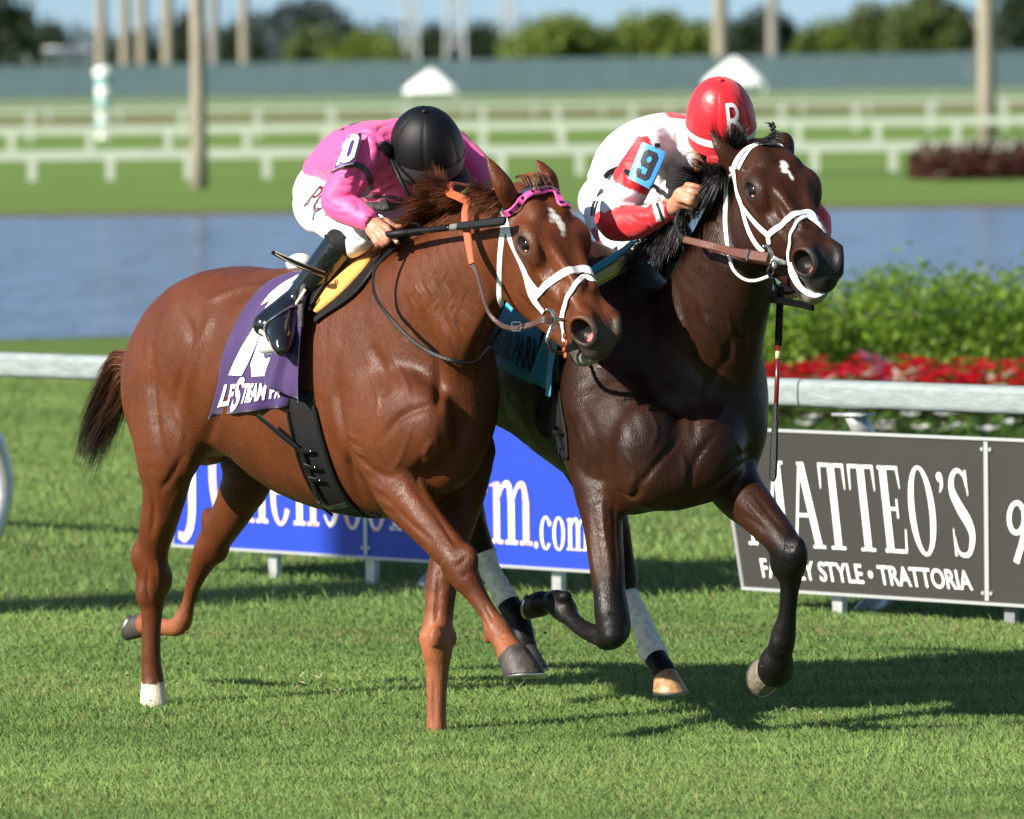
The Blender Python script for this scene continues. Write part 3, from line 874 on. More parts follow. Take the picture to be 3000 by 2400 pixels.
# white shed and building pieces beyond the screen
M_WALL = pmat('white_wall', (.72, .70, .66), .7, noise=.06, nscale=1)
M_ROOF = pmat('pale_roof', (.45, .42, .38), .7, noise=.1)
M_ORANGE = pmat('tan_wall', (.55, .36, .24), .8, noise=.1)
def shed(name, label, u0, u1, vt, vb, Y, wall, group=None):
    a, c = W(u0, vt, Y), W(u1, vt, Y); x0, x1, h = a[0], c[0], a[2]; dp = min(8, (x1 - x0))
    root = empty(name, ((x0 + x1) / 2, Y, 0)); tag(root, label, 'building', group)
    m = MB(); m.box(((x0 + x1) / 2, Y + dp / 2, h * .44 - .1), (x1 - x0, dp, h * .88 + .2)); m.build('wall', wall, root)
    m = MB(); e = .15
    m.add([(x0 - e, Y - e, h * .88), (x1 + e, Y - e, h * .88), (x1 + e, Y + dp + e, h * .88), (x0 - e, Y + dp + e, h * .88), (x0 + .3, Y + dp / 2, h), (x1 - .3, Y + dp / 2, h)], [(0, 1, 5, 4), (2, 3, 4, 5), (1, 2, 5), (3, 0, 4), (3, 2, 1, 0)])
    m.build('roof', M_ROOF if wall is M_ORANGE else wall, root)
    for k in range(2):
        xw = x0 + (x1 - x0) * (.28 + .44 * k); m = MB(); m.box((xw, Y - .02, h * .62), ((x1 - x0) * .12, .05, h * .18)); m.build('window', M_DARKPOST, root)
shed('white_shed', 'long white flat shed over the screen at far left', 112, 265, 138, 200, 545, M_WALL)
shed('white_kiosk', 'small white kiosk at far left beside the dark tree', 46, 88, 138, 200, 540, M_WALL)
shed('tan_house', 'tan house left of the big light green tree', 1360, 1470, 128, 190, 700, M_ORANGE)
shed('grey_house', 'pale house partly hidden right of the pylons', 1150, 1230, 140, 190, 680, M_WALL)
shed('small_house', 'tan house among the trees right of the right tent', 2180, 2290, 120, 175, 720, M_ORANGE)
shed('pale_house', 'pale house beside the right palm trunk', 2830, 2905, 60, 165, 760, M_WALL)
# lattice pylons
M_STEEL = pmat('pylon_steel', (.33, .34, .35), .6)
def pylon(label, u, Y, wb, h):
    x = W(u, 180, Y)[0]; root = empty('power_pylon', (x, Y, 0)); tag(root, label, 'pylon', 'lattice pylons on the skyline')
    w0 = px(wb, Y) / 2; w1 = w0 * .22; t_ = .13
    for sx in (-1, 1):
        for sy in (-1, 1):
            m = MB(); m.tube([(x + sx * w0, Y + sy * w0, -.3), (x + sx * (w0 + w1) * .45, Y + sy * (w0 + w1) * .45, h * .55), (x + sx * w1, Y + sy * w1, h)], t_ * 1.3, 5); m.build('leg', M_STEEL, root)
    m = MB()
    for i in range(9):
        z0, z1 = h * i / 9, h * (i + 1) / 9; a, c = w0 + (w1 - w0) * i / 9, w0 + (w1 - w0) * (i + 1) / 9
        for s in (-1, 1):
            m.tube([(x - a, Y + s * a, z0), (x + c, Y + s * c, z1)], t_ * .7, 4); m.tube([(x + a, Y + s * a, z0), (x - c, Y + s * c, z1)], t_ * .7, 4)
            m.tube([(x + s * a, Y - a, z0), (x + s * c, Y + c, z1)], t_ * .7, 4)
    m.build('bracing', M_STEEL, root)
    for z in (h * .7, h * .82, h * .94):
        m = MB(); m.tube([(x - w0 * 2.2, Y, z), (x + w0 * 2.2, Y, z + .2)], .12, 5); m.build('cross_arm', M_STEEL, root)
for u, w, Y, lab in ((1205, 46, 640, 'grey lattice pylon on the skyline, leftmost of three'), (1335, 62, 600, 'grey lattice pylon on the skyline, the middle and widest'), (1490, 40, 650, 'grey lattice pylon at the left edge of the light green tree')):
    pylon(lab, u, Y, w, 24)
DARK = [(.026, .044, .028), (.048, .074, .042), (.070, .100, .054)]
MIDG = [(.065, .095, .032), (.12, .16, .048), (.17, .21, .065)]
LITE = [(.095, .145, .030), (.17, .23, .045), (.23, .29, .062)]
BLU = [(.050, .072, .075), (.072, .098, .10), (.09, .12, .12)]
def tree(name, label, u0, u1, vt, Y, cols, seed, n=2600, vb=195, low=False, grp='trees beyond the screen'):
    x0, x1 = W(u0, 180, Y)[0], W(u1, 180, Y)[0]; ht = W(u0, vt, Y)[2]; cx, w = (x0 + x1) / 2, (x1 - x0) / 2
    root = empty(name, (cx, Y, 0)); tag(root, label, 'tree', grp)
    r = np.random.default_rng(seed); cen, rad = [], []
    z0 = .1 if low else ht * .22
    for i in range(15):
        a = r.uniform(-1, 1); zc = z0 + (ht - z0) * (.25 + .5 * r.uniform() * (1 - .55 * a * a)); s = r.uniform(.28, .5)
        cen.append((cx + a * w * .70, Y + r.uniform(-.5, .5) * w, zc)); rad.append((w * s * .8, w * s * .8, min((ht - z0) * s * .75, ht - zc)))
    for i in range(6):
        a = -1 + i * .4; top = ht * (1 - .22 * a * a) * r.uniform(.93, 1.04); cen.append((cx + a * w * .66, Y, top * .60)); rad.append((w * .36, w * .4, top * .40))
    V, F, C = leaf_cloud(cen, rad, n, w * .055 + .10, cols, seed, .5, gap=.12)
    mesh_obj('crown', V, F, M_LEAF, root, False, C)
    m = MB(); tw = max(.12, w * .05)
    m.tube([(cx, Y, -.2), (cx + .1, Y, ht * .3), (cx, Y, ht * .62)], [tw * 1.3, tw, tw * .5], 8)
    for i in range(4):
        a = i * 1.6 + seed; m.tube([(cx, Y, ht * .28), (cx + math.cos(a) * w * .3, Y + math.sin(a) * w * .3, ht * .5), (cx + math.cos(a) * w * .5, Y + math.sin(a) * w * .5, ht * .68)], [tw * .6, tw * .4, tw * .15], 6)
    m.build('trunk', M_BARK, root)
for args in ((('tree', 'dark tree filling the upper left corner', -180, 105, -40, 480, DARK, 61)),
             ('tree', 'small dark tree between shed and furlong pole', 92, 205, 62, 560, DARK, 62), ('tree', 'low dark tree behind the three beige trunks', 320, 480, 100, 560, DARK, 63),
             ('tree', 'dark tree right behind the big pale trunk', 500, 600, 30, 600, DARK, 64), ('tree', 'very dark tree right of the big pale trunk', 632, 762, 62, 520, DARK, 65),
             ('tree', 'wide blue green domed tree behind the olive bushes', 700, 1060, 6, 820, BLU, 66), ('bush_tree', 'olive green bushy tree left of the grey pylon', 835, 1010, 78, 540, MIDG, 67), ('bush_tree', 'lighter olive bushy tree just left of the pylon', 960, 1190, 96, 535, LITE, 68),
             ('tree', 'dark tree between the two left pylons', 1215, 1330, 74, 600, DARK, 69), ('tree', 'dark tree right of the middle pylon', 1360, 1480, 62, 640, DARK, 70),
             ('bush_tree', 'big light green rounded tree, widest on the skyline', 1462, 1830, 52, 520, LITE, 71), ('bush_tree', 'light green rounded tree joined to the widest one, left of the red helmet', 1740, 2095, 38, 525, LITE, 72),
             ('bush_tree', 'green bush left of the thick trunk over the tent', 1985, 2140, 64, 560, MIDG, 73), ('tree', 'dark tree right of the thick trunk', 2130, 2330, 20, 640, DARK, 74),
             ('bush_tree', 'yellow green bush beside the small tan house', 2330, 2500, 66, 560, LITE, 75), ('tree', 'olive tree in the middle of the right skyline', 2430, 2700, 14, 580, MIDG, 76), ('tree', 'tall olive tree left of the right palm trunk', 2590, 2880, -30, 570, MIDG, 77),
             ('tree', 'dark teal tree in the upper right corner', 2880, 3150, -50, 620, DARK, 78)):
    nm, lab, u0, u1, vt, Y, cols, sd = args
    tree(nm, lab, u0 - 14, u1 + 14, vt - 12, Y + 60, cols, sd, 5200, low='bush' in nm)
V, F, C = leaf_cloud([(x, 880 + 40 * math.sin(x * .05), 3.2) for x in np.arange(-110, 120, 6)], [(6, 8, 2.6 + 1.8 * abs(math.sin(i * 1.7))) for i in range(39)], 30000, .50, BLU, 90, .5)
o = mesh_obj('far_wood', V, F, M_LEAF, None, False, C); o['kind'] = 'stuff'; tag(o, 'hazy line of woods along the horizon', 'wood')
# red and bronze shrub bed, right
c0 = G(2860, 528); red = empty('shrub_bed', c0); tag(red, 'dark red and bronze shrub bed at the foot of the right trunk', 'shrub')
s_ = c0[1] / CAM_F
cen = [(c0[0] + (u - 2860) * s_, c0[1] + .6 * math.sin(u), .25) for u in range(2690, 3200, 22)]
rad = [(30 * s_, 1.2, .27 + .22 * sstep(u, 2660, 2740) + .05 * math.sin(u * .3)) for u in range(2690, 3200, 22)]
V, F, C = leaf_cloud(cen, rad, 5200, .075, [(.030, .010, .012), (.085, .020, .022), (.12, .035, .03), (.06, .07, .02)], 33, .5)
mesh_obj('foliage', V, F, M_LEAF, red, False, C)
m = MB()
for u in range(2700, 3180, 40): m.tube([(c0[0] + (u - 2860) * s_, c0[1], -.05), (c0[0] + (u - 2855) * s_, c0[1], .4)], .02, 5)
m.build('stem', M_BARK, red)
# ---------------------------------------------------------------- horses
def head_frame(R, t, s):
    # the pose was measured level; lean it with the camera
    fw = np.array([0, _cp, -_sp]); c, s_ = math.cos(ROLL), math.sin(ROLL)
    K = np.array([[0, -fw[2], fw[1]], [fw[2], 0, -fw[0]], [-fw[1], fw[0], 0]])
    Q = np.eye(3) + s_ * K + (1 - c) * K @ K
    cc = np.array([0, 0, CAM_H])
    R = Q @ np.array(R); t = cc + Q @ (np.array(t) - cc)
    return (lambda x, y, z: t + s * (R @ np.array([x, y, z]))), R, s, t

HEAD_C = head_frame([[0.4438, 0.8225, 0.3557], [-0.5469, 0.5631, -0.6196], [-0.7099, 0.0805, 0.6997]], (0.0598, 24.1, 1.8315), 1.027)
HEAD_D = head_frame([[0.3494, 0.9140, 0.2061], [-0.7484, 0.4046, -0.5255], [-0.5637, 0.0293, 0.8254]], (0.8203, 24.0, 1.9751), 1.007)

def grow_head(f, HF, ears):
    H, R, s, t = HF
    up, left = R[:, 2], R[:, 1]
    def E(x, y, z, r, k=.03, cut=False, rot=None):
        f.ell(H(x, y, z), np.array(r) * s, R if rot is None else R @ rot, k, cut)
    def C(N, k=.02, side=left, cut=False, sub=4):     # nodes x, y, z, r_vertical, r_lateral
        f.chain([H(*n[:3]) for n in N], [n[3] * s for n in N], [n[4] * s for n in N], side, k, sub, cut)
    E(.05, 0, -.085, (.125, .094, .100), .04)
    E(.165, 0, -.064, (.135, .104, .088), .04)
    C([(.13, 0, -.05, .070, .092), (.24, 0, -.060, .062, .080), (.33, 0, -.068, .056, .062), (.43, 0, -.074, .052, .050), (.53, 0, -.084, .050, .050)], .03)
    C([(.12, 0, -.135, .10, .092), (.22, 0, -.135, .095, .090), (.32, 0, -.130, .076, .074), (.42, 0, -.128, .060, .060), (.50, 0, -.125, .054, .056)], .03)
    E(.40, 0, -.165, (.16, .048, .062), .03)
    E(.23, 0, -.185, (.17, .074, .105), .04)
    for q in (-1, 1):
        E(.185, q * .056, -.185, (.130, .046, .120), .035)                     # jowl
        C([(.16, q * .052, -.262, .036, .030), (.25, q * .050, -.268, .032, .024), (.36, q * .038, -.242, .028, .022), (.46, q * .028, -.216, .026, .024), (.54, 0, -.200, .03, .03)], .03)
        E(.195, q * .094, -.026, (.060, .032, .040), .045)                     # brow
        E(.215, q * .092, -.062, (.055, .024, .030), .035)                     # lower lid
        C([(.255, q * .082, -.092, .011, .011), (.33, q * .068, -.096, .012, .012), (.40, q * .055, -.098, .008, .008)], .03)   # facial crest
        C([(.13, q * .050, .016, .014, .018), (.06, q * .040, .008, .014, .018)], .04)
        E(.540, q * .048, -.078, (.062, .028, .054), .025)                     # nostril wall
        C([(.22, q * .052, .000, .010, .014), (.31, q * .040, -.014, .010, .012), (.42, q * .030, -.024, .009, .010)], .03)   # nasal edge
        C([(.40, q * .048, -.060, .008, .010), (.47, q * .045, -.050, .012, .012), (.52, q * .040, -.040, .012, .012)], .03)
    E(.548, 0, -.112, (.070, .056, .060), .03)
    E(.582, 0, -.132, (.040, .047, .038), .02)
    E(.540, 0, -.206, (.040, .040, .028), .025)
    E(.560, 0, -.184, (.040, .042, .026), .015)
    # nostrils: flared rim and hollow
    for q in (-1, 1):
        nn = unit((.42, q * .86, .22)); e1 = unit(np.cross(nn, (0, 0, 1.0)) * -q); e2 = np.cross(nn, e1); e2 = e2 if e2[2] > 0 else -e2
        e1 = e1 if e1[0] > 0 else -e1
        c0 = np.array((.552, q * .062, -.074))
        ring = [H(*(c0 + e1 * .047 * math.cos(a) * (1 + .12 * math.sin(a)) + e2 * .040 * math.sin(a) + nn * .001)) for a in np.linspace(0, 2 * math.pi, 17)]
        f.chain(ring, [.0085 * s] * 17, None, up, .014, 1)
        E(*(c0 + nn * .006), (.0405, .034, .032), .008, True, np.stack([e1, e2, nn], 1))
        C([(.44, q * .068, -.158, .004, .014), (.50, q * .064, -.168, .004, .014), (.57, q * .048, -.166, .0045, .014), (.612, q * .012, -.162, .0045, .014)], .008, cut=True)
        E(.206, q * .122, -.036, (.030, .014, .0215), .006, True)              # eye opening
    C([(.595, 0, -.100, .003, .003), (.620, 0, -.118, .003, .003), (.620, 0, -.142, .003, .003)], .010, cut=True)
    for ear in ears:
        P, ra, rb = pxchain(ear[0])
        f.chain(P, ra, rb, ear[2], .02, 4)
        P, ra, rb = pxchain(ear[1])
        f.chain(P, ra, rb, ear[2], .008, 4, True)

def coat_material(name, rough, bump, spec=.24, sheen=.0):
    m, n, l, b = new_mat(name)
    at = n.new('ShaderNodeAttribute'); at.attribute_name = 'Col'
    tc = n.new('ShaderNodeTexCoord')
    t1 = n.new('ShaderNodeTexNoise'); t1.inputs['Scale'].default_value = 5; t1.inputs['Detail'].default_value = 8; t1.inputs['Roughness'].default_value = .6
    l.new(tc.outputs['Object'], t1.inputs['Vector'])
    r = n.new('ShaderNodeMapRange'); r.inputs[1].default_value = .3; r.inputs[2].default_value = .7; r.inputs[3].default_value = .78; r.inputs[4].default_value = 1.22
    l.new(t1.outputs['Fac'], r.inputs[0])
    mp = n.new('ShaderNodeMapping'); mp.inputs['Scale'].default_value = (1, 1, .22); mp.inputs['Rotation'].default_value = (.2, .5, 0)
    l.new(tc.outputs['Object'], mp.inputs[0])
    t3 = n.new('ShaderNodeTexNoise'); t3.inputs['Scale'].default_value = 210; t3.inputs['Detail'].default_value = 3
    l.new(mp.outputs[0], t3.inputs['Vector'])
    r3 = n.new('ShaderNodeMapRange'); r3.inputs[1].default_value = .25; r3.inputs[2].default_value = .75; r3.inputs[3].default_value = .80; r3.inputs[4].default_value = 1.20
    l.new(t3.outputs['Fac'], r3.inputs[0])
    mu = n.new('ShaderNodeMath'); mu.operation = 'MULTIPLY'; l.new(r.outputs[0], mu.inputs[0]); l.new(r3.outputs[0], mu.inputs[1])
    x = n.new('ShaderNodeVectorMath'); x.operation = 'SCALE'
    l.new(at.outputs['Color'], x.inputs[0]); l.new(mu.outputs[0], x.inputs['Scale']); l.new(x.outputs[0], b.inputs['Base Color'])
    t2 = n.new('ShaderNodeTexNoise'); t2.inputs['Scale'].default_value = 7; t2.inputs['Detail'].default_value = 9; t2.inputs['Roughness'].default_value = .7
    l.new(tc.outputs['Object'], t2.inputs['Vector'])
    r2 = n.new('ShaderNodeMapRange'); r2.inputs[1].default_value = .36; r2.inputs[2].default_value = .60; r2.inputs[3].default_value = rough - .14; r2.inputs[4].default_value = rough + .10
    l.new(t2.outputs['Fac'], r2.inputs[0]); l.new(r2.outputs[0], b.inputs['Roughness'])
    b.inputs['Specular IOR Level'].default_value = spec; b.inputs['Sheen Weight'].default_value = sheen; b.inputs['Sheen Roughness'].default_value = .4
    # relief: veins and damp hair
    v = n.new('ShaderNodeTexNoise'); v.inputs['Scale'].default_value = 22; v.inputs['Detail'].default_value = 5
    l.new(tc.outputs['Object'], v.inputs['Vector'])
    b1 = n.new('ShaderNodeBump'); b1.inputs['Distance'].default_value = bump; b1.inputs['Strength'].default_value = .5
    l.new(v.outputs['Fac'], b1.inputs['Height'])
    b2 = n.new('ShaderNodeBump'); b2.inputs['Distance'].default_value = .0026; b2.inputs['Strength'].default_value = .8
    l.new(t3.outputs['Fac'], b2.inputs['Height']); l.new(b1.outputs[0], b2.inputs['Normal']); l.new(b2.outputs[0], b.inputs['Normal'])
    return m

M_CHEST = coat_material('chestnut_coat', .46, .004)
M_BAY = coat_material('dark_bay_coat', .41, .005, .20, 0.0)
M_EYE = pmat('eye', (.005, .003, .0025), .06, spec=.7)
M_EYEWHITE = pmat('eye_corner', (.55, .25, .2), .2)
M_HOOF_DARK = pmat('hoof_dark', (.040, .033, .028), .55, noise=.8, nscale=34, bump=.004, bscale=40, stretch=(1, 1, .35))
M_HOOF_BLACK = pmat('hoof_black', (.014, .012, .011), .5, noise=.5, nscale=30, bump=.002, bscale=50)
M_HOOF_TAN = pmat('hoof_tan', (.34, .19, .085), .45, noise=.7, nscale=28, bump=.004, bscale=50)
M_SHOE = pmat('shoe_metal', (.6, .6, .6), .3, metal=1.0)

def head_colours(V, C, HF, skin, star, dark_eye):
    H, R, s, t = HF
    q = (V - t) @ R / s
    x, y, z = q[:, 0], q[:, 1], q[:, 2]
    inh = (np.abs(y) < .16) & (x > -.05) & (x < .68) & (z < .06) & (z > -.33)
    nz = vnoise(V, 60, 3) * .012
    w = sstep(x + nz - .25 * (z + .1), .500, .560) * inh
    C[:] = C * (1 - w[:, None]) + np.array(skin) * w[:, None]
    wl = sstep(-z + nz, .150, .175) * sstep(x, .545, .58) * inh                 # pale foamy lip
    C[:] = C * (1 - .55 * wl[:, None]) + np.array((.40, .36, .28)) * .55 * wl[:, None]
    for sg in (-1, 1):
        e = sd_ell(q, (.206, sg * .114, -.038), (.044, .035, .036))
        w = (1 - sstep(e + nz * .5, -.012, .016)) * inh
        C[:] = C * (1 - w[:, None] * .9) + np.array(dark_eye) * w[:, None] * .9
        e = sd_ell(q, (.555, sg * .062, -.074), (.046, .038, .036))
        w = (1 - sstep(e, -.006, .002)) * inh
        C[:] = C * (1 - w[:, None]) + np.array((.012, .009, .009)) * w[:, None]
        e = sd_ell(q, (.574, sg * .046, -.078), (.016, .020, .020))
        w = (1 - sstep(e, -.004, .002)) * inh * (sd_ell(q, (.555, sg * .062, -.074), (.042, .040, .034)) < .001)
        C[:] = C * (1 - w[:, None]) + np.array((.62, .16, .15)) * w[:, None]
    for (sx, sy, rx, ry) in star:
        e = np.hypot((x - sx) / rx, (y - sy) / ry) - 1 + vnoise(V, 160, 5) * .30
        w = (1 - sstep(e, -.55, .30)) * inh * (z > -.06)
        C[:] = C * (1 - w[:, None]) + np.array((.72, .68, .62)) * w[:, None]

def add_eyes(HF, parent):
    H, R, s, t = HF
    for sg in (-1, 1):
        V, F = ball(H(.206, sg * .0985, -.036), .0280 * s, 14)
        e = mesh_obj('eye', V, F, M_EYE, parent, True)
        V, F = ball(H(.224, sg * .1165, -.044), (.006 * s, .005 * s, .005 * s), 6)
        mesh_obj('eye_corner', V, F, M_EYEWHITE, e, True)

def ball(c, r, n=12):
    r = np.asarray(r, float) * np.ones(3)
    P = []
    for i in range(n + 1):
        th = math.pi * i / n
        P.append([np.asarray(c) + r * np.array([math.sin(th) * math.cos(2 * math.pi * j / (2 * n)), math.sin(th) * math.sin(2 * math.pi * j / (2 * n)), math.cos(th)]) for j in range(2 * n + 1)])
    return grid_mesh(P)

def hoof(parent, top, bot, r_top, r_bot, fwd, mat, shoe=True, flat=.9, sole=None):
    """Horn wall between the coronet and the ground face; fwd = where the toe points. The ground face may tilt (sole normal)."""
    top, bot = np.asarray(top, float), np.asarray(bot, float)
    ax = unit(bot - top); nrm = ax if sole is None else unit(sole)
    fw = unit(np.asarray(fwd, float) - nrm * np.dot(fwd, nrm)); sd = np.cross(nrm, fw)
    ft = unit(fw - ax * (fw @ ax)); st = np.cross(ax, ft)
    n = 28; rows = []
    for t_, g in ((-.12, .86), (0, 1.0), (.3, 1), (.65, 1), (.93, 1), (1.0, .985)):
        row = []
        for k in range(n + 1):
            a = 2 * math.pi * k / n
            ca, sa = math.cos(a), math.sin(a)
            heel = 1.0 if ca > -.3 else 1.0 - .30 * (-.3 - ca)
            tt = max(t_, 0)
            r = (r_top * (1 - tt) + r_bot * tt) * g
            F_ = ft * (1 - tt) + fw * tt; S_ = st * (1 - tt) + sd * tt
            c = top + (bot - top) * t_ + F_ * (r_bot - r_top) * .55 * tt
            row.append(c + F_ * ca * r * heel * 1.05 + S_ * sa * r * flat)
        rows.append(row)
    e = rows[-1]; cen = np.mean(e[:-1], 0)
    rows.append([cen + (p - cen) * .80 for p in e]); rows.append([cen - nrm * .008 + (p - cen) * .72 for p in e]); rows.append([cen - nrm * .010 + (p - cen) * .02 for p in e])
    V, F = grid_mesh(rows)
    h = mesh_obj('hoof', V, F, mat, parent, True)
    if shoe:
        rr = []
        for (g, dz) in ((1.02, 0), (1.03, .009), (.80, .009), (.80, 0.0)):
            rr.append([cen + (e[q] - cen) * g + nrm * (dz + .001) for q in [*range(16, 28), *range(0, 13)]])
        rr.append(rr[0])
        V, F = grid_mesh(rr)
        mesh_obj('horseshoe', V, F, M_SHOE, h, True)
    return h

def vnormals(V, F):
    n = np.cross(V[F[:, 2]] - V[F[:, 0]], V[F[:, 3]] - V[F[:, 1]])
    N = np.zeros_like(V)
    for a in range(4):
        for d in range(3): N[:, d] += np.bincount(F[:, a], n[:, d], len(V))
    return N / (np.linalg.norm(N, axis=1)[:, None] + 1e-12)

CAMP = Vector((0, 0, CAM_H))
def ray(bv, u, v):
    d = Vector(W(u, v, 25.0)) - CAMP; d.normalize()
    r = bv.ray_cast(CAMP, d)
    return r            # (loc, normal, index, dist)

def surf(bv, u, v, guess):
    """point and normal of the body seen at (u, v), else the nearest one to the guess"""
    r = ray(bv, u, v)
    if r[0] is None:
        r = bv.find_nearest(Vector(W(u, v, guess)))
    return np.array(r[0]), np.array(r[1])

def sculpt(V, F, strokes):
    """press grooves (depth < 0) and ridges into a body along lines seen on it: (points, width m, depth m)"""
    bv = BVHTree.FromPolygons([tuple(p) for p in V], F.tolist())
    N = vnormals(V, F); D = np.zeros(len(V))
    for pts, w, dep in strokes:
        uv = catmull(np.array(pts, float), 6)
        P = [np.array(r[0]) for r in (ray(bv, a, b) for a, b in uv) if r[0] is not None]
        if len(P) < 2: continue
        P = np.array(P); n = len(P)
        box = ((V > P.min(0) - 3 * w) & (V < P.max(0) + 3 * w)).all(1)
        ix = np.nonzero(box)[0]
        d, par = sd_chain(V[ix], P, [0] * n)
        fade = np.clip(np.minimum(par, n - 1 - par) / (.25 * n), 0, 1) ** .7 * .85 + .15
        D[ix] += dep * np.exp(-(d / w) ** 2) * fade
    return V + N * D[:, None]

def horse_tools(field, heading):
    """torso, muscle, neck and leg builders for a horse galloping along `heading`"""
    HV = unit(np.array([*heading, 0.])); LAT = np.array([-HV[1], HV[0], 0])
    def E(u, v, Y, r, tilt=0, k=.03, cut=False):
        a = tilt; z = np.array([0, 0, 1.])
        B = np.stack([HV * math.cos(a) + z * math.sin(a), LAT, -HV * math.sin(a) + z * math.cos(a)], 1)
        field.ell(W(u, v, Y), r, B, k, cut)
    def torso(N, k=.03):
        field.chain([W(*n[:3]) for n in N], [px(n[3], n[2]) for n in N], [n[4] for n in N], LAT, k, 4)
    def leg(N, k=.03):
        P, ra, rb = pxchain(N); field.chain(P, ra, rb, LAT, k, 4); return P, ra
    return HV, LAT, E, torso, leg

def legtone(C, V, LG, par0, par1, colr, wob=.25, seed=4, reach=.045):
    e, p = sd_chain(V, *LG)
    p = p + vnoise(V, 90, seed) * wob
    w = sstep(p, par0, par1) * (e < reach)
    C[:] = C * (1 - w[:, None]) + np.array(colr) * w[:, None]
# ---------------------------------------------------------------- the chestnut
CY = lambda u: 24.55 - (u - 1250) / 860 * 1.30          # depth of the spine line under picture column u
f = Field((-1.42, 23.45, -.16), (.36, 26.55, 1.98), .0072, [((-.10, 23.55, .9), (.36, 24.22, 1.98), .0045)])
HC, LATC, E, torso, leg = horse_tools(f, (.61, -.79))
torso([(535, 1130, 25.60, 185, .20), (610, 1075, 25.50, 262, .255), (700, 1060, 25.38, 280, .27), (800, 1085, 25.22, 298, .27), (920, 1125, 25.05, 348, .295), (1060, 1135, 24.86, 382, .285),
          (1160, 1130, 24.70, 380, .25), (1225, 1145, 24.60, 305, .215), (1278, 1185, 24.52, 205, .17)])
# croup, thigh and buttock
E(615, 985, 25.36, (.19, .14, .19), -.25, .06)
E(715, 960, 25.58, (.21, .15, .19), -.2, .06)
E(478, 1170, 25.50, (.150, .13, .24), .1, .06)
E(505, 1270, 25.38, (.16, .095, .17), .3, .05)
E(600, 1130, 25.62, (.2, .16, .28), 0, .06)
# shoulder blade, triceps, point of shoulder
E(1165, 1040, 24.50, (.13, .06, .29), .42, .06)
E(1105, 1250, 24.46, (.17, .085, .17), .5, .05)
E(1185, 1240, 24.36, (.16, .09, .17), -.4, .05)
E(1262, 1250, 24.28, (.085, .075, .12), 0, .04)
E(1350, 1245, 24.42, (.09, .08, .15), 0, .05)        # breast, left side
E(1302, 1330, 24.40, (.11, .10, .13), 0, .05)
E(1350, 1170, 24.44, (.08, .10, .19), 0, .05)
# neck
P, ra, rb = pxchain([(1195, 985, 24.60, 245, .62), (1290, 870, 24.42, 198, .62), (1385, 775, 24.28, 158, .62), (1450, 720, 24.20, 135, .66), (1500, 690, 24.12, 112, .72)])
f.chain(P, ra, rb, LATC, .05, 4)
P, ra, rb = pxchain([(1345, 1150, 24.42, 66), (1348, 1040, 24.34, 64), (1374, 962, 24.26, 60, .9), (1415, 900, 24.20, 46, .6)])   # windpipe
f.chain(P, ra, rb, LATC, .09, 4)
P, ra, rb = pxchain([(1330, 1080, 24.33, 26), (1385, 960, 24.22, 22), (1425, 875, 24.16, 12)])          # neck muscle
f.chain(P, ra, rb, LATC, .03, 4)
# legs
LEG = {}
LEG['rh'] = leg([(500, 1180, 25.42, 125, .7), (486, 1330, 25.40, 104, .75), (484, 1420, 25.42, 80, .8), (476, 1475, 25.45, 70, .8), (462, 1540, 25.50, 61, .85), (448, 1610, 25.55, 51, .85), (446, 1690, 25.57, 52, .85), (444, 1735, 25.58, 44), (445, 1780, 25.58, 34), (443, 1850, 25.58, 28.5), (443, 1930, 25.58, 29), (447, 1990, 25.58, 33), (449, 2035, 25.57, 38), (452, 2080, 25.56, 42), (452, 2120, 25.56, 42)])
E(480, 1694, 25.58, (.03, .03, .045), 0, .03); E(408, 1630, 25.56, (.03, .03, .05), 0, .03); E(428, 1738, 25.56, (.03, .03, .04), 0, .03)
LEG['lh'] = leg([(700, 1180, 25.80, 130, .7), (728, 1370, 25.72, 96, .7), (700, 1455, 25.76, 72, .8), (672, 1510, 25.82, 62, .8), (640, 1562, 25.90, 55, .8), (612, 1612, 25.95, 46), (588, 1660, 25.99, 33), (567, 1713, 26.02, 24), (551, 1772, 26.05, 20), (536, 1815, 26.07, 29), (520, 1836, 26.09, 28), (480, 1838, 26.15, 25), (440, 1832, 26.2, 30), (418, 1830, 26.24, 32)], .025)
E(616, 1522, 25.90, (.028, .03, .045), .5, .035); E(640, 1612, 25.93, (.03, .03, .04), 0, .03)
LEG['rf'] = leg([(1150, 1330, 24.46, 120, .7), (1180, 1440, 24.40, 88, .8), (1238, 1520, 24.33, 68, .85), (1290, 1582, 24.27, 58, .9), (1338, 1638, 24.20, 54), (1362, 1690, 24.17, 45), (1388, 1730, 24.15, 34), (1416, 1774, 24.13, 27.5), (1438, 1808, 24.11, 28), (1458, 1846, 24.09, 39), (1474, 1872, 24.07, 36), (1488, 1896, 24.05, 38), (1500, 1920, 24.03, 44)], .03)
E(1372, 1632, 24.16, (.035, .03, .045), .6, .02); E(1318, 1690, 24.22, (.022, .02, .03), .6, .015); E(1432, 1868, 24.12, (.02, .02, .02), .6, .015)
LEG['lf'] = leg([(1360, 1330, 24.70, 105, .8), (1352, 1460, 24.66, 76, .8), (1322, 1580, 24.62, 60, .85), (1296, 1700, 24.58, 51, .9), (1286, 1800, 24.56, 43), (1281, 1862, 24.55, 47), (1281, 1905, 24.54, 45), (1281, 1960, 24.54, 35), (1279, 2060, 24.53, 29), (1279, 2150, 24.52, 30), (1280, 2190, 24.5, 36)], .03)
E(1244, 1872, 24.54, (.02, .02, .03), 0, .015); E(1322, 1868, 24.55, (.02, .02, .03), 0, .015); E(1280, 1868, 24.49, (.02, .03, .04), 0, .02)
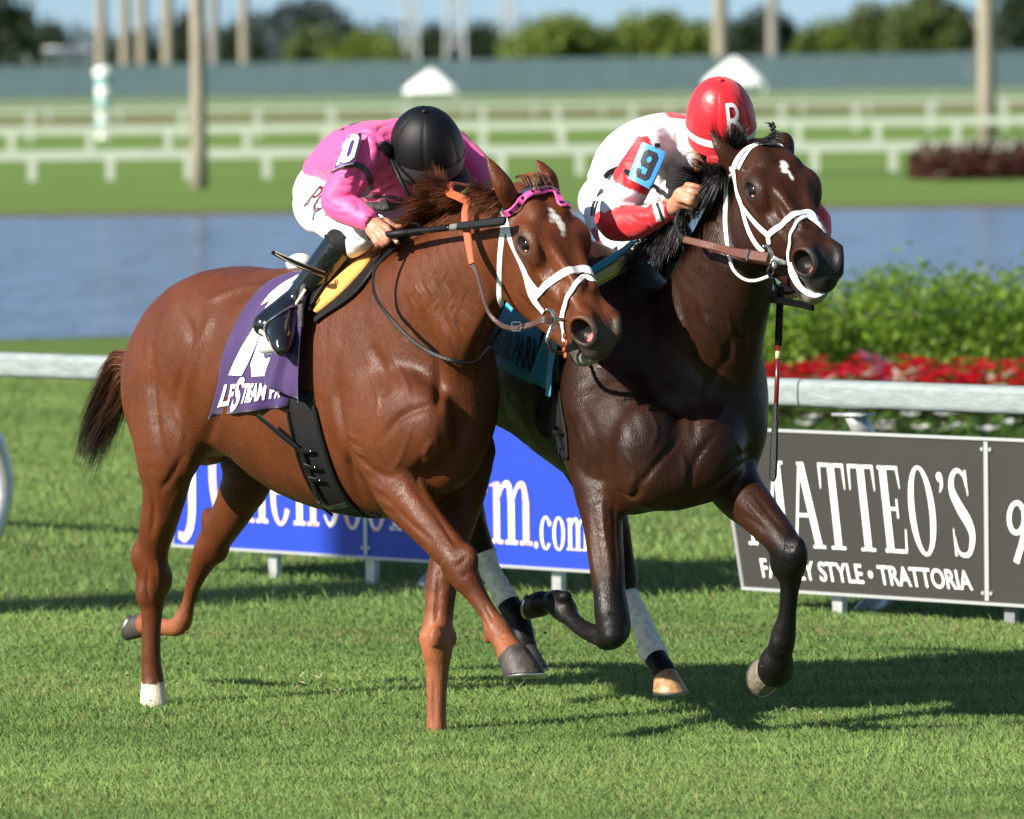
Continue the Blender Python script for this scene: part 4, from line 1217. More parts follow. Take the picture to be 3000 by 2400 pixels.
ears_c = [
    ([(1496, 590, 24.03, 30, .8), (1476, 548, 24.00, 31, .6), (1450, 500, 24.00, 20, .5), (1425, 457, 24.01, 3, .6)], [(1502, 575, 23.95, 8, 1.2), (1484, 538, 23.945, 14, .9), (1460, 494, 23.965, 9, .9), (1440, 470, 23.99, 3, .8)], (.35, -.9, 0)),
    ([(1612, 562, 24.13, 30, .8), (1606, 528, 24.12, 30, .6), (1591, 497, 24.13, 20, .5), (1571, 466, 24.14, 3, .6)], [(1620, 545, 24.04, 10, 1.2), (1606, 510, 24.055, 16, .9), (1588, 485, 24.08, 9, .9), (1578, 476, 24.11, 4, .8)], (.35, -.9, 0))]
grow_head(f, HEAD_C, ears_c)
V, F = f.mesh(2)
V = sculpt(V, F, [
    ([(985, 1060), (985, 1160), (1000, 1260), (1026, 1370), (1062, 1470)], .022, -.016),
    ([(1225, 900), (1262, 1000), (1285, 1090), (1288, 1160), (1278, 1215)], .020, -.016),
    ([(1085, 1010), (1118, 1080), (1132, 1160)], .022, -.008),
    ([(1120, 1290), (1170, 1225), (1235, 1195), (1275, 1190)], .018, -.010),
    ([(1040, 1330), (1090, 1380), (1150, 1400)], .016, -.008),
    ([(1195, 1400), (1255, 1480), (1310, 1560), (1340, 1600)], .010, -.007),
    ([(1150, 1480), (1210, 1540), (1270, 1590)], .010, -.006),
    ([(606, 1300), (628, 1210), (648, 1120), (655, 1040)], .026, -.020),
    ([(620, 872), (612, 950), (575, 1040), (552, 1130), (545, 1230)], .030, .012),
    ([(600, 890), (655, 865), (720, 845), (790, 838)], .022, .010),
    ([(520, 900), (560, 985), (530, 1100), (510, 1220)], .022, -.010),
    ([(445, 1000), (447, 1100), (455, 1220), (470, 1330)], .020, -.012),
    ([(540, 1330), (500, 1400), (470, 1440)], .012, -.008),
    ([(440, 1430), (450, 1500), (440, 1580)], .012, -.008),
    ([(488, 1540), (478, 1610), (470, 1660)], .009, -.007),
    ([(1330, 1000), (1300, 930), (1285, 860), (1290, 800)], .012, -.006),
    ([(1360, 1000), (1335, 920), (1325, 850)], .010, -.005),
    ([(1375, 1090), (1405, 1000), (1440, 920), (1460, 880)], .014, -.006),
    ([(1345, 1090), (1380, 990), (1425, 900)], .014, .003),
    ([(1180, 860), (1200, 930), (1190, 1000)], .02, -.006),
    ([(800, 1250), (830, 1340), (900, 1420)], .03, -.005), ([(880, 1260), (905, 1340), (960, 1430)], .025, -.004),
    ([(1290, 1240), (1300, 1320), (1290, 1400)], .020, -.005),
    ([(1355, 1200), (1350, 1280), (1330, 1350)], .018, -.005),
    ([(1400, 1790), (1430, 1845)], .006, -.005), ([(1272, 1980), (1272, 2130)], .008, -.005),
    ([(1290, 1640), (1283, 1760), (1278, 1830)], .010, -.006),
    ([(1555, 760), (1580, 830), (1600, 880)], .010, -.004),
    ([(1575, 690), (1600, 760), (1640, 830)], .010, -.005),
    ([(1500, 800), (1515, 860), (1560, 900)], .012, -.004),
    ([(1215, 1420), (1262, 1490), (1300, 1562), (1325, 1600)], .007, .0035), ([(1080, 1080), (1108, 1170), (1098, 1260), (1112, 1330)], .008, .0035), ([(1295, 960), (1325, 1040), (1340, 1110)], .008, .003),
    ([(1578, 800), (1598, 850), (1590, 892)], .006, .003), ([(1622, 870), (1648, 930), (1640, 970)], .006, .003), ([(1600, 860), (1625, 880)], .006, .003), ([(560, 1330), (542, 1400), (518, 1450), (492, 1520)], .007, .0035),
    ([(500, 1180), (530, 1260), (520, 1320)], .010, .004), ([(860, 1330), (930, 1350), (960, 1400)], .008, .003), ([(1150, 1050), (1190, 1120), (1200, 1190)], .009, .004), ([(1205, 1250), (1180, 1330), (1150, 1380)], .010, .004),
    ([(1240, 1330), (1222, 1400), (1240, 1450)], .009, -.005), ([(1265, 1290), (1240, 1340)], .009, .005), ([(435, 1660), (430, 1720), (438, 1760)], .007, -.006), ([(462, 1640), (466, 1700)], .007, .004),
    ([(1330, 1660), (1352, 1650), (1368, 1625)], .007, -.004), ([(1352, 1690), (1375, 1680)], .006, -.005), ([(1268, 1850), (1290, 1856)], .007, -.004), ([(1266, 1900), (1296, 1902)], .007, -.005),
    ([(1418, 1770), (1446, 1822)], .006, -.004), ([(1455, 1870), (1480, 1862)], .006, -.004), ([(1290, 1720), (1300, 1640)], .008, .004),
    ([(1012, 1270), (1052, 1290)], .006, 0.0030),
    ([(1023, 1294), (1065, 1315)], .006, -0.0030),
    ([(1034, 1318), (1078, 1340)], .006, 0.0030),
    ([(1045, 1342), (1091, 1365)], .006, -0.0030),
    ([(1056, 1366), (1104, 1390)], .006, 0.0030),
    ([(1067, 1390), (1117, 1415)], .006, -0.0030),
    ([(1078, 1414), (1130, 1440)], .006, 0.0030),
    ([(1089, 1438), (1143, 1465)], .006, -0.0030),
    ([(1100, 1462), (1156, 1490)], .006, 0.0030),
    ([(1111, 1486), (1169, 1515)], .006, -0.0030),
    ([(1230, 800), (1216, 834), (1234, 870)], .006, 0.0028),
    ([(1248, 790), (1234, 824), (1252, 860)], .006, -0.0028),
    ([(1266, 800), (1252, 834), (1270, 870)], .006, 0.0028),
    ([(1284, 785), (1270, 819), (1288, 855)], .006, -0.0028),
    ([(1300, 800), (1286, 834), (1304, 870)], .006, 0.0028),
    ([(1318, 790), (1304, 824), (1322, 860)], .006, -0.0028),
    ([(1240, 880), (1226, 914), (1244, 950)], .006, 0.0028),
    ([(1262, 885), (1248, 919), (1266, 955)], .006, -0.0028),
    ([(1285, 880), (1271, 914), (1289, 950)], .006, 0.0028),
    ([(1308, 890), (1294, 924), (1312, 960)], .006, -0.0028),
    ([(1330, 880), (1316, 914), (1334, 950)], .006, 0.0028),
    ([(1352, 900), (1338, 934), (1356, 970)], .006, -0.0028),
    ([(1215, 840), (1201, 874), (1219, 910)], .006, 0.0028),
    ([(1370, 860), (1356, 894), (1374, 930)], .006, -0.0028),

])
base = np.array((.090, .0245, .0080))
C = np.repeat(base[None], len(V), 0)
hh = V[:, 2]
C *= (1 + .10 * vnoise(V, 5, 1) + .05 * vnoise(V, 30, 2))[:, None]
# paler, redder lower legs; white hind sock
for q, a0, a1 in (('rf', 6, 9), ('lf', 3, 5), ('lh', 7, 10)):
    legtone(C, V, LEG[q], a0, a1, (.235, .080, .034))
e, p = sd_chain(V, LEG['rh'][0], LEG['rh'][1]); w = ((p + vnoise(V, 120, 9) * .16) > 11.35) & (e < .05)
C[w] = np.array((.60, .52, .41)) * (1 + .16 * vnoise(V[w], 70, 22))[:, None]
head_colours(V, C, HEAD_C, (.055, .041, .034), [(.155, -.004, .026, .020), (.190, .004, .036, .013)], (.05, .03, .022))
chestnut = mesh_obj('chestnut_horse', V, F, M_CHEST, None, True, C)
BV_C = BVHTree.FromPolygons([tuple(p) for p in V], F.tolist())
VC_, FC_ = V, F
add_eyes(HEAD_C, chestnut)
tag(chestnut, 'chestnut racehorse with white star and one white hind sock, nearer the camera', 'horse', 'racehorses')
hoof(chestnut, W(1500, 1918, 24.03), W(1530, 1978, 23.99), px(50, 24), px(66, 24), HC + np.array([0, 0, -.2]), M_HOOF_DARK, sole=(.05, -.15, -1))
hoof(chestnut, W(422, 1830, 26.23), W(388, 1830, 26.30), px(34, 26.2), px(44, 26.2), (0, 0, -1), M_HOOF_DARK, sole=(-.8, .5, .35))
# ---------------------------------------------------------------- the dark bay
f = Field((-.20, 23.35, -.02), (1.16, 26.75, 2.10), .0072, [((.62, 23.45, 1.3), (1.16, 24.12, 2.1), .0045)])
HD, LATD, E, torso, leg = horse_tools(f, (.43, -.903))
torso([(1330, 960, 25.95, 190, .21), (1400, 970, 25.75, 235, .26), (1490, 990, 25.52, 255, .265), (1615, 1030, 25.25, 275, .28), (1740, 1095, 24.95, 305, .29),
       (1860, 1150, 24.68, 335, .265), (1950, 1185, 24.48, 300, .25), (2005, 1225, 24.36, 238, .22)])
# hindquarter and thighs
E(1350, 960, 25.90, (.25, .26, .24), 0, .06)
E(1330, 1110, 25.85, (.2, .14, .22), .2, .06); E(1420, 1080, 26.05, (.2, .14, .20), .2, .06)
# shoulders, breast
E(1770, 1040, 24.44, (.19, .10, .40), .35, .10)
P, ra, rb = pxchain([(1830, 860, 24.52, 110), (1800, 1010, 24.42, 140), (1790, 1160, 24.32, 140), (1810, 1270, 24.22, 120)])
f.chain(P, ra, rb, LATD, .10, 3)
P, ra, rb = pxchain([(2110, 980, 24.36, 98), (2112, 1120, 24.34, 105), (2112, 1240, 24.30, 105)])
f.chain(P, ra, rb, LATD, .10, 3)
E(1720, 1290, 24.30, (.15, .07, .16), .3, .08)
E(1830, 1270, 24.14, (.10, .08, .17), 0, .08)
E(2140, 1250, 24.30, (.14, .10, .19), 0, .06)
E(2135, 1120, 24.40, (.14, .10, .22), .3, .06)
E(1900, 1330, 24.05, (.09, .12, .17), 0, .05)
E(2075, 1330, 24.10, (.09, .13, .15), 0, .05)
E(1960, 1395, 24.12, (.14, .18, .115), 0, .05)
E(1850, 1420, 24.16, (.10, .09, .10), 0, .05)
# neck
P, ra, rb = pxchain([(2020, 1090, 24.42, 232, .8), (2075, 930, 24.28, 178, .8), (2120, 790, 24.20, 150, .8), (2160, 660, 24.15, 122, .8), (2195, 560, 24.10, 98, .8), (2218, 490, 24.06, 78, .9)])
f.chain(P, ra, rb, LATD, .05, 4)
P, ra, rb = pxchain([(2112, 1130, 24.26, 92), (2128, 1000, 24.20, 90), (2160, 880, 24.13, 84), (2180, 780, 24.06, 72)])
f.chain(P, ra, rb, LATD, .10, 4)
P, ra, rb = pxchain([(2090, 1130, 24.18, 40), (2080, 990, 24.16, 36), (2080, 860, 24.13, 32), (2100, 740, 24.10, 28)])
f.chain(P, ra, rb, LATD, .04, 4)
LEG = {}
LEG['rf'] = leg([(1735, 1330, 24.26, 92, .8), (1750, 1430, 24.22, 80, .85), (1765, 1530, 24.17, 64, .9), (1776, 1640, 24.12, 55, .95), (1785, 1730, 24.08, 48), (1793, 1800, 24.05, 52), (1797, 1845, 24.05, 50), (1782, 1868, 24.08, 36), (1742, 1858, 24.14, 29), (1702, 1838, 24.22, 26), (1672, 1811, 24.28, 27), (1652, 1785, 24.33, 39), (1632, 1766, 24.36, 39), (1611, 1766, 24.40, 31), (1588, 1768, 24.43, 38)])
E(1800, 1862, 24.00, (.035, .04, .04), 0, .02); E(1655, 1748, 24.30, (.025, .025, .02), 0, .02); E(1770, 1880, 24.06, (.03, .03, .025), 0, .02)
LEG['lf'] = leg([(2120, 1370, 24.28, 100, .8), (2165, 1440, 24.20, 84, .85), (2212, 1492, 24.10, 68, .9), (2265, 1552, 24.02, 56, .95), (2304, 1602, 23.97, 48), (2320, 1640, 23.96, 46), (2317, 1680, 23.98, 36), (2312, 1740, 24.00, 27), (2306, 1805, 24.02, 27), (2296, 1856, 24.04, 36), (2290, 1888, 24.05, 38), (2282, 1915, 24.08, 40), (2274, 1940, 24.10, 50), (2272, 1962, 24.13, 54)])
E(2338, 1618, 23.93, (.03, .03, .05), 0, .02); E(2282, 1650, 23.99, (.03, .03, .045), 0, .03)
LEG['lh'] = leg([(1620, 1180, 25.80, 110, .7), (1730, 1380, 25.55, 85, .7), (1790, 1520, 25.52, 60, .8), (1815, 1620, 25.55, 46, .85), (1826, 1690, 25.56, 42), (1842, 1740, 25.54, 26), (1872, 1805, 25.48, 27), (1896, 1866, 25.42, 31), (1908, 1904, 25.39, 39), (1922, 1930, 25.36, 34), (1938, 1952, 25.33, 34), (1948, 1972, 25.31, 36)])
LEG['rh'] = leg([(1330, 1200, 25.85, 110, .7), (1340, 1380, 25.62, 84, .7), (1372, 1500, 25.60, 58, .8), (1398, 1570, 25.62, 44, .85), (1414, 1620, 25.63, 38), (1434, 1668, 25.61, 29), (1464, 1722, 25.57, 29), (1490, 1768, 25.54, 33), (1510, 1800, 25.51, 38), (1526, 1838, 25.48, 35), (1536, 1880, 25.45, 34), (1540, 1905, 25.43, 36)])
P, ra, rb = pxchain([(2155, 505, 23.99, 40, .7), (2130, 465, 23.97, 42, .6), (2105, 425, 23.97, 28, .5), (2080, 383, 23.99, 5, .6)])
ears_d = [
    ([(2168, 500, 24.01, 32, .8), (2142, 468, 23.99, 33, .6), (2110, 428, 23.98, 21, .5), (2079, 379, 24.0, 3, .6)], [(2178, 498, 23.92, 12, 1.2), (2150, 462, 23.915, 18, .9), (2116, 425, 23.94, 12, .9), (2092, 396, 23.97, 4, .8)], (.2, -.95, 0)),
    ([(2292, 440, 24.14, 38, .7), (2298, 418, 24.15, 30, .6), (2300, 405, 24.16, 20, .5), (2296, 394, 24.18, 6, .6)], [(2306, 440, 24.06, 10, 1), (2308, 420, 24.08, 12, .9), (2304, 410, 24.1, 6, .9)], (.2, -.95, 0))]
grow_head(f, HEAD_D, ears_d)
V, F = f.mesh(2)
V = sculpt(V, F, [
    ([(1975, 820), (2010, 960), (2030, 1080), (2030, 1160)], .020, -0.0062),
    ([(2055, 1200), (2080, 1130), (2130, 1040), (2160, 960)], .016, -0.0074),
    ([(2015, 1160), (2030, 1220), (2035, 1290)], .014, -0.0062),
    ([(1850, 1450), (1900, 1390), (1950, 1330), (1985, 1290)], .012, -0.0074),
    ([(1815, 1440), (1850, 1460), (1880, 1430)], .010, -0.0099),
    ([(2020, 1460), (2025, 1390), (2050, 1330), (2100, 1270)], .012, -0.0062),
    ([(2110, 1390), (2160, 1340), (2210, 1320)], .012, -0.0062),
    ([(2040, 1450), (2100, 1420), (2160, 1370), (2220, 1338)], .012, -0.0087),
    ([(1700, 1180), (1740, 1260), (1760, 1340), (1770, 1420)], .02, -0.0037),
    ([(1800, 1120), (1850, 1220), (1880, 1300)], .02, -0.0037),
    ([(1690, 1360), (1730, 1400), (1790, 1410)], .016, -0.0050),
    ([(1765, 1440), (1768, 1540), (1785, 1640), (1790, 1740)], .009, .005),
    ([(1800, 1440), (1800, 1560), (1810, 1680)], .009, -0.0037),
    ([(1735, 1480), (1750, 1600), (1760, 1700)], .010, -0.0031),
    ([(2205, 1440), (2250, 1500), (2300, 1560)], .010, -0.0037),
    ([(2150, 1490), (2210, 1530), (2250, 1560)], .010, -0.0037),
    ([(2050, 900), (2100, 1000), (2120, 1080)], .014, .007),
    ([(2225, 610), (2250, 690), (2275, 730)], .010, -0.0025),
    ([(2245, 560), (2275, 630), (2310, 690)], .010, -0.0031),
    ([(2280, 600), (2302, 650), (2296, 690)], .006, .003), ([(2340, 690), (2360, 720)], .006, .003), ([(1895, 1180), (1925, 1260), (1905, 1320)], .009, .004), ([(1830, 1330), (1860, 1380), (1850, 1430)], .009, .004),
    ([(2060, 1250), (2100, 1230), (2130, 1180)], .010, .005), ([(2000, 1330), (2010, 1400)], .010, .005), ([(2150, 1290), (2180, 1330)], .010, .005), ([(1930, 1100), (1960, 1180)], .010, .004), ([(2180, 1460), (2240, 1530)], .007, .0035),
    ([(1768, 1862), (1720, 1846), (1680, 1812)], .007, -0.0037), ([(1650, 1800), (1640, 1760)], .006, -0.0025), ([(2280, 1905), (2306, 1905)], .006, -0.0031), ([(2278, 1840), (2270, 1880)], .006, -0.0031),
    ([(1778, 1800), (1810, 1806)], .007, -0.0031), ([(1775, 1850), (1815, 1852)], .007, -0.0025), ([(2296, 1600), (2330, 1612)], .007, -0.0025), ([(1725, 1560), (1745, 1700)], .007, .003), ([(1690, 1250), (1720, 1330), (1712, 1400)], .010, .005),
    ([(1660, 1200), (1690, 1300)], .012, -0.0031), ([(2190, 920), (2200, 1000), (2190, 1080)], .012, -0.0037), ([(2130, 900), (2150, 1000), (2160, 1080)], .010, .005),
    ([(2320, 1660), (2290, 1640)], .007, -0.0025), ([(2298, 1700), (2294, 1800)], .006, -0.0031),
])
C = np.repeat(np.array((.021, .0078, .0040))[None], len(V), 0)
C *= (1 + .12 * vnoise(V, 5, 11) + .06 * vnoise(V, 26, 12))[:, None]
warm = sstep(vnoise(V, 4.5, 14), -.2, .9)[:, None]
C = C * (1 - .5 * warm) + np.array((.052, .0165, .0070)) * .5 * warm
BLK = (.006, .0052, .005)
for q, a0, a1 in (('rf', 3, 4.6), ('lf', 3.2, 4.4), ('lh', 2.5, 3.4), ('rh', 2.5, 3.4)):
    legtone(C, V, LEG[q], a0, a1, BLK)
head_colours(V, C, HEAD_D, (.020, .018, .018), [(.160, .004, .019, .013), (.182, -.002, .022, .015), (.205, .006, .022, .006)], (.014, .011, .010))
dark_horse = mesh_obj('dark_bay_horse', V, F, M_BAY, None, True, C)
BV_D = BVHTree.FromPolygons([tuple(p) for p in V], F.tolist())
add_eyes(HEAD_D, dark_horse)
tag(dark_horse, 'dark bay racehorse with black legs and white leg wraps, its head highest', 'horse', 'racehorses')
DL = LEG
M_HOOF_RIM = pmat('hoof_muddy', (.16, .13, .095), .7, noise=.6, nscale=40, bump=.004, bscale=60)
hoof(dark_horse, W(1947, 1972, 25.31), W(1960, 2026, 25.29), px(36, 25.3), px(56, 25.3), HD, M_HOOF_TAN, sole=(0, 0, -1))
hoof(dark_horse, W(1540, 1905, 25.43), W(1555, 1960, 25.40), px(36, 25.4), px(52, 25.4), HD, M_HOOF_DARK, sole=(.1, 0, -1))
hoof(dark_horse, W(1588, 1768, 24.43), W(1558, 1768, 24.47), px(37, 24.4), px(44, 24.4), (-.1, .3, -1), M_HOOF_BLACK, sole=(-.75, .6, .25))
hoof(dark_horse, W(2258, 1962, 24.20), W(2240, 1978, 24.29), px(48, 24.2), px(57, 24.2), (-.5, .1, -1), M_HOOF_RIM, sole=(-.3, .95, -.1))
# white exercise wraps on the hind cannons
M_WRAP = pmat('leg_wrap', (.80, .75, .66), .85, noise=.35, nscale=40, bump=.003, bscale=70)
def wrap(LG, i0, i1, name):
    P, ra = LG
    A = catmull(np.hstack([P, np.array(ra)[:, None]]), 6)[i0 * 6:i1 * 6 + 1]
    m = MB(); r = A[:, 3] + .0035 + .0016 * np.sin(np.arange(len(A)) * 1.9)
    m.tube([*A[:, :3]], [*r], 20)
    o = m.build(name, M_WRAP, dark_horse, True); return o
wrap(LEG['lh'], 5, 9, 'leg_wrap'); wrap(LEG['rh'], 4, 7, 'leg_wrap')
# ---------------------------------------------------------------- harness tools
M_WHT = pmat('white_webbing', (.80, .80, .80), .55, noise=.05, nscale=60, bump=.0008, bscale=300)
M_PINKB = pmat('pink_browband', (.75, .10, .33), .35, noise=.06, nscale=30)
M_BLACK = pmat('black_leather', (.006, .006, .0065), .5, spec=.22, noise=.3, nscale=40, bump=.0012, bscale=160)
M_PATENT = pmat('black_patent', (.008, .008, .010), .12, coat=.6)
M_BROWN = pmat('brown_leather', (.060, .028, .020), .4, noise=.25, nscale=40, bump=.001, bscale=150)
M_TANL = pmat('tan_leather', (.085, .021, .009), .45, noise=.3, nscale=40, bump=.001, bscale=150)
M_RUBBER = pmat('orange_rubber', (.38, .080, .025), .65, noise=.12, nscale=60, bump=.0015, bscale=220)
M_STEELB = pmat('bit_steel', (.55, .54, .52), .25, metal=1.0, noise=.1)
M_ELASTIC = pmat('black_elastic', (.006, .006, .0065), .7, spec=.25, bump=.0015, bscale=260, stretch=(1, 1, 3))
M_STITCH = pmat('cream_stitching', (.50, .46, .36), .7)

def on_body(bv, pts, guess, HF=None):
    out = []
    for p in pts:
        if len(p) == 2:
            a, n_ = surf(bv, p[0], p[1], guess)
        else:
            q = HF[0](*p); r = bv.find_nearest(Vector(q)); a, n_ = np.array(r[0]), np.array(r[1])
        out.append(a)
    return np.array(out)

def ribbon(P, N, wid, thick):
    """strap of box section along P, lying square to N"""
    n = len(P); wid = np.broadcast_to(wid, n)
    T = np.gradient(P, axis=0); T /= np.linalg.norm(T, axis=1)[:, None] + 1e-12
    N = N - T * (N * T).sum(1)[:, None]; N /= np.linalg.norm(N, axis=1)[:, None] + 1e-12
    S = np.cross(T, N)
    rows = []
    for i in range(n):
        w, h = wid[i] / 2, thick; b_ = min(w * .35, h * .6)
        rows.append([P[i] + S[i] * a + N[i] * c for a, c in ((-w, 0), (-w, h - b_), (-w + b_, h), (w - b_, h), (w, h - b_), (w, 0), (-w, 0))])
    V, F = grid_mesh(rows)
    F = [tuple(q) for q in F] + [tuple(range(6)), tuple((n - 1) * 7 + k for k in range(6))[::-1]]
    return V, F

def strap(name, bv, pts, wid_px, Y, mat, parent, thick=.0025, off=.001, HF=None, sub=8, mirror=False, lift=None, smooth=3):
    """strap hugging a body through picture points or head points; mirror repeats it on the far side of the head"""
    A = on_body(bv, pts, Y, HF)
    L = catmull(A, sub); P, N = [], []
    for p in L:
        r = bv.find_nearest(Vector(p)); P.append(np.array(r[0])); N.append(np.array(r[1]))
    P, N = np.array(P), np.array(N)
    for _ in range(smooth):
        P[1:-1] = P[1:-1] * .5 + (P[:-2] + P[2:]) * .25; N[1:-1] = N[1:-1] * .4 + (N[:-2] + N[2:]) * .3
    N /= np.linalg.norm(N, axis=1)[:, None]
    P = P + N * off
    if lift is not None: P = P + N * np.interp(np.linspace(0, 1, len(P)), np.linspace(0, 1, len(lift)), lift)[:, None]
    w = px(np.interp(np.linspace(0, 1, len(P)), np.linspace(0, 1, len(np.atleast_1d(wid_px))), np.atleast_1d(wid_px)), Y)
    V, F = ribbon(P, N, w, thick)
    o = mesh_obj(name, V, F, mat, parent)
    if mirror:
        Hf, R, s, t = HF
        q = (V - t) @ R; q[:, 1] *= -1
        mesh_obj(name, q @ R.T + t, [f_[::-1] for f_ in F], mat, parent)
    return o, P, N

def free_strap(name, pts3, nrm, wid, mat, parent, thick=.004, sub=6):
    P = catmull(np.array(pts3, float), sub)
    N = np.repeat(unit(nrm)[None], len(P), 0) if np.ndim(nrm) == 1 else catmull(np.array(nrm, float), sub)
    w = np.interp(np.linspace(0, 1, len(P)), np.linspace(0, 1, len(np.atleast_1d(wid))), np.atleast_1d(wid))
    V, F = ribbon(P, N, w, thick)
    return mesh_obj(name, V, F, mat, parent)

def tube_obj(name, pts, rad, mat, parent, n=10, sub=6):
    P = catmull(np.array(pts, float), sub) if len(pts) > 2 else np.array(pts, float)
    r = np.interp(np.linspace(0, 1, len(P)), np.linspace(0, 1, len(np.atleast_1d(rad))), np.atleast_1d(rad))
    m = MB(); m.tube([*P], [*r], n); return m.build(name, mat, parent, True)

class Patch:
    """cloth between a left and a right edge seen on a body"""
    def __init__(s, bv, Lp, Rp, Y, off, nu=26, nv=30, fold=None, ease=0):
        Lc, Rc = catmull(np.array(Lp, float), 6), catmull(np.array(Rp, float), 6)
        def at(A, t): 
            x = np.linspace(0, 1, len(A)); return np.array([np.interp(t, x, A[:, 0]), np.interp(t, x, A[:, 1])])
        s.P = np.zeros((nv, nu, 3)); s.N = np.zeros((nv, nu, 3)); bad = np.zeros((nv, nu), bool)
        for j in range(nv):
            a, b_ = at(Lc, j / (nv - 1)), at(Rc, j / (nv - 1))
            for i in range(nu):
                q = a + (b_ - a) * i / (nu - 1)
                r = ray(bv, q[0], q[1])
                if r[0] is None: r = bv.find_nearest(Vector(W(q[0], q[1], Y)))
                s.P[j, i] = r[0]; s.N[j, i] = r[1]
        for _ in range(4 + ease):
            for A in (s.P, s.N):
                A[1:-1] = A[1:-1] * .5 + (A[:-2] + A[2:]) * .25
                A[:, 1:-1] = A[:, 1:-1] * .5 + (A[:, :-2] + A[:, 2:]) * .25
        s.N /= np.linalg.norm(s.N, axis=2)[..., None]
        o = np.full((nv, nu), off, float)
        if fold is not None:
            jj, ii = np.meshgrid(np.linspace(0, 1, nv), np.linspace(0, 1, nu), indexing='ij'); o = o + fold(ii, jj)
        s.P = s.P + s.N * o[..., None]
    def ev(s, x, y, up=0.0):
        """x to the right 0..1, y upwards 0..1"""
        nv, nu = s.P.shape[:2]
        a = np.clip(np.asarray(x), 0, 1) * (nu - 1); b_ = np.clip(1 - np.asarray(y), 0, 1) * (nv - 1)
        i = np.minimum(a.astype(int), nu - 2); j = np.minimum(b_.astype(int), nv - 2); fx = (a - i)[:, None]; fy = (b_ - j)[:, None]
        def g(A): return A[j, i] * (1 - fx) * (1 - fy) + A[j, i + 1] * fx * (1 - fy) + A[j + 1, i] * (1 - fx) * fy + A[j + 1, i + 1] * fx * fy
        return g(s.P) + g(s.N) * up
    def build(s, name, mat, parent, thick=.003):
        nv, nu = s.P.shape[:2]
        V1, F1 = grid_mesh(s.P); V2 = (s.P - s.N * thick).reshape(-1, 3); n = len(V1)
        F = [tuple(q) for q in F1] + [tuple(k + n for k in q[::-1]) for q in F1]
        rim = [i for i in range(nu)] + [(j + 1) * nu - 1 for j in range(1, nv)] + [(nv - 1) * nu + i for i in range(nu - 2, -1, -1)] + [j * nu for j in range(nv - 2, 0, -1)]
        F += [(rim[k], rim[(k + 1) % len(rim)], rim[(k + 1) % len(rim)] + n, rim[k] + n) for k in range(len(rim))]
        return mesh_obj(name, np.vstack([V1, V2]), F, mat, parent, True)
    def letters(s, name, V2, F2, quad, mat, parent, up=.0025, cell=.05):
        """V2 in 0..1 x 0..1; quad = patch coordinates of its corners (bl, br, tr, tl)"""
        bm = bmesh.new(); vs = [bm.verts.new((a, c, 0)) for a, c in V2]
        for f_ in F2:
            try: bm.faces.new([vs[i] for i in f_])
            except ValueError: pass
        for _ in range(3):
            ed = [e for e in bm.edges if e.calc_length() > cell]
            if not ed: break
            bmesh.ops.subdivide_edges(bm, edges=ed, cuts=1); bmesh.ops.triangulate(bm, faces=bm.faces)
        bm.verts.index_update()
        A = np.array([v_.co[:2] for v_ in bm.verts]); F = [tuple(v_.index for v_ in f_.verts) for f_ in bm.faces]; bm.free()
        q = np.array(quad, float); x, y = A[:, :1], A[:, 1:]
        B = q[0] * (1 - x) * (1 - y) + q[1] * x * (1 - y) + q[2] * x * y + q[3] * (1 - x) * y
        P = s.ev(B[:, 0], B[:, 1], up)
        c = Vector((0, 0, CAM_H)); 
        F = [f_ if np.dot(np.cross(P[f_[1]] - P[f_[0]], P[f_[2]] - P[f_[0]]), np.array(c) - P[f_[0]]) > 0 else f_[::-1] for f_ in F]
        if name == 'lettering': return split_letters(P, F, mat, parent)
        return mesh_obj(name, P, F, mat, parent)

def unit_text(body, bold=0.0, **k):
    V, F = text_mesh(body, 1.0, 0, 0, bold, 1.0)
    V = V - V.min(0); return V / V.max(0), F

# block digits built from bars (for the number cloths)
def poly_unit(polys):
    V, F = [], []
    for p in polys:
        b_ = len(V); V += p; F.append(tuple(range(b_, b_ + len(p))))
    V = np.array(V, float); V = V - V.min(0); return V / V.max(0), F
def octo_ring(x0, x1, y0, y1, t, c):
    o = [(x0 + c, y0), (x1 - c, y0), (x1, y0 + c), (x1, y1 - c), (x1 - c, y1), (x0 + c, y1), (x0, y1 - c), (x0, y0 + c)]
    d = c * .55
    i = [(x0 + t + d, y0 + t), (x1 - t - d, y0 + t), (x1 - t, y0 + t + d), (x1 - t, y1 - t - d), (x1 - t - d, y1 - t), (x0 + t + d, y1 - t), (x0 + t, y1 - t - d), (x0 + t, y0 + t + d)]
    return [[o[k], o[(k + 1) % 8], i[(k + 1) % 8], i[k]] for k in range(8)]
DIG1 = [[(.10, 0), (.34, 0), (.34, 1), (.16, 1)], [(0, .70), (.12, .70), (.18, .98), (0, .82)]]
DIG0 = octo_ring(.42, 1.0, 0, 1, .19, .14)
DIG9 = octo_ring(0, .62, .40, 1, .19, .13) + [[(.43, .13), (.62, .13), (.62, .6), (.43, .6)], [(.13, 0), (.49, 0), (.62, .13), (.55, .19), (.07, .19)], [(0, .13), (.13, 0), (.19, .19), (.19, .30), (0, .30)]]

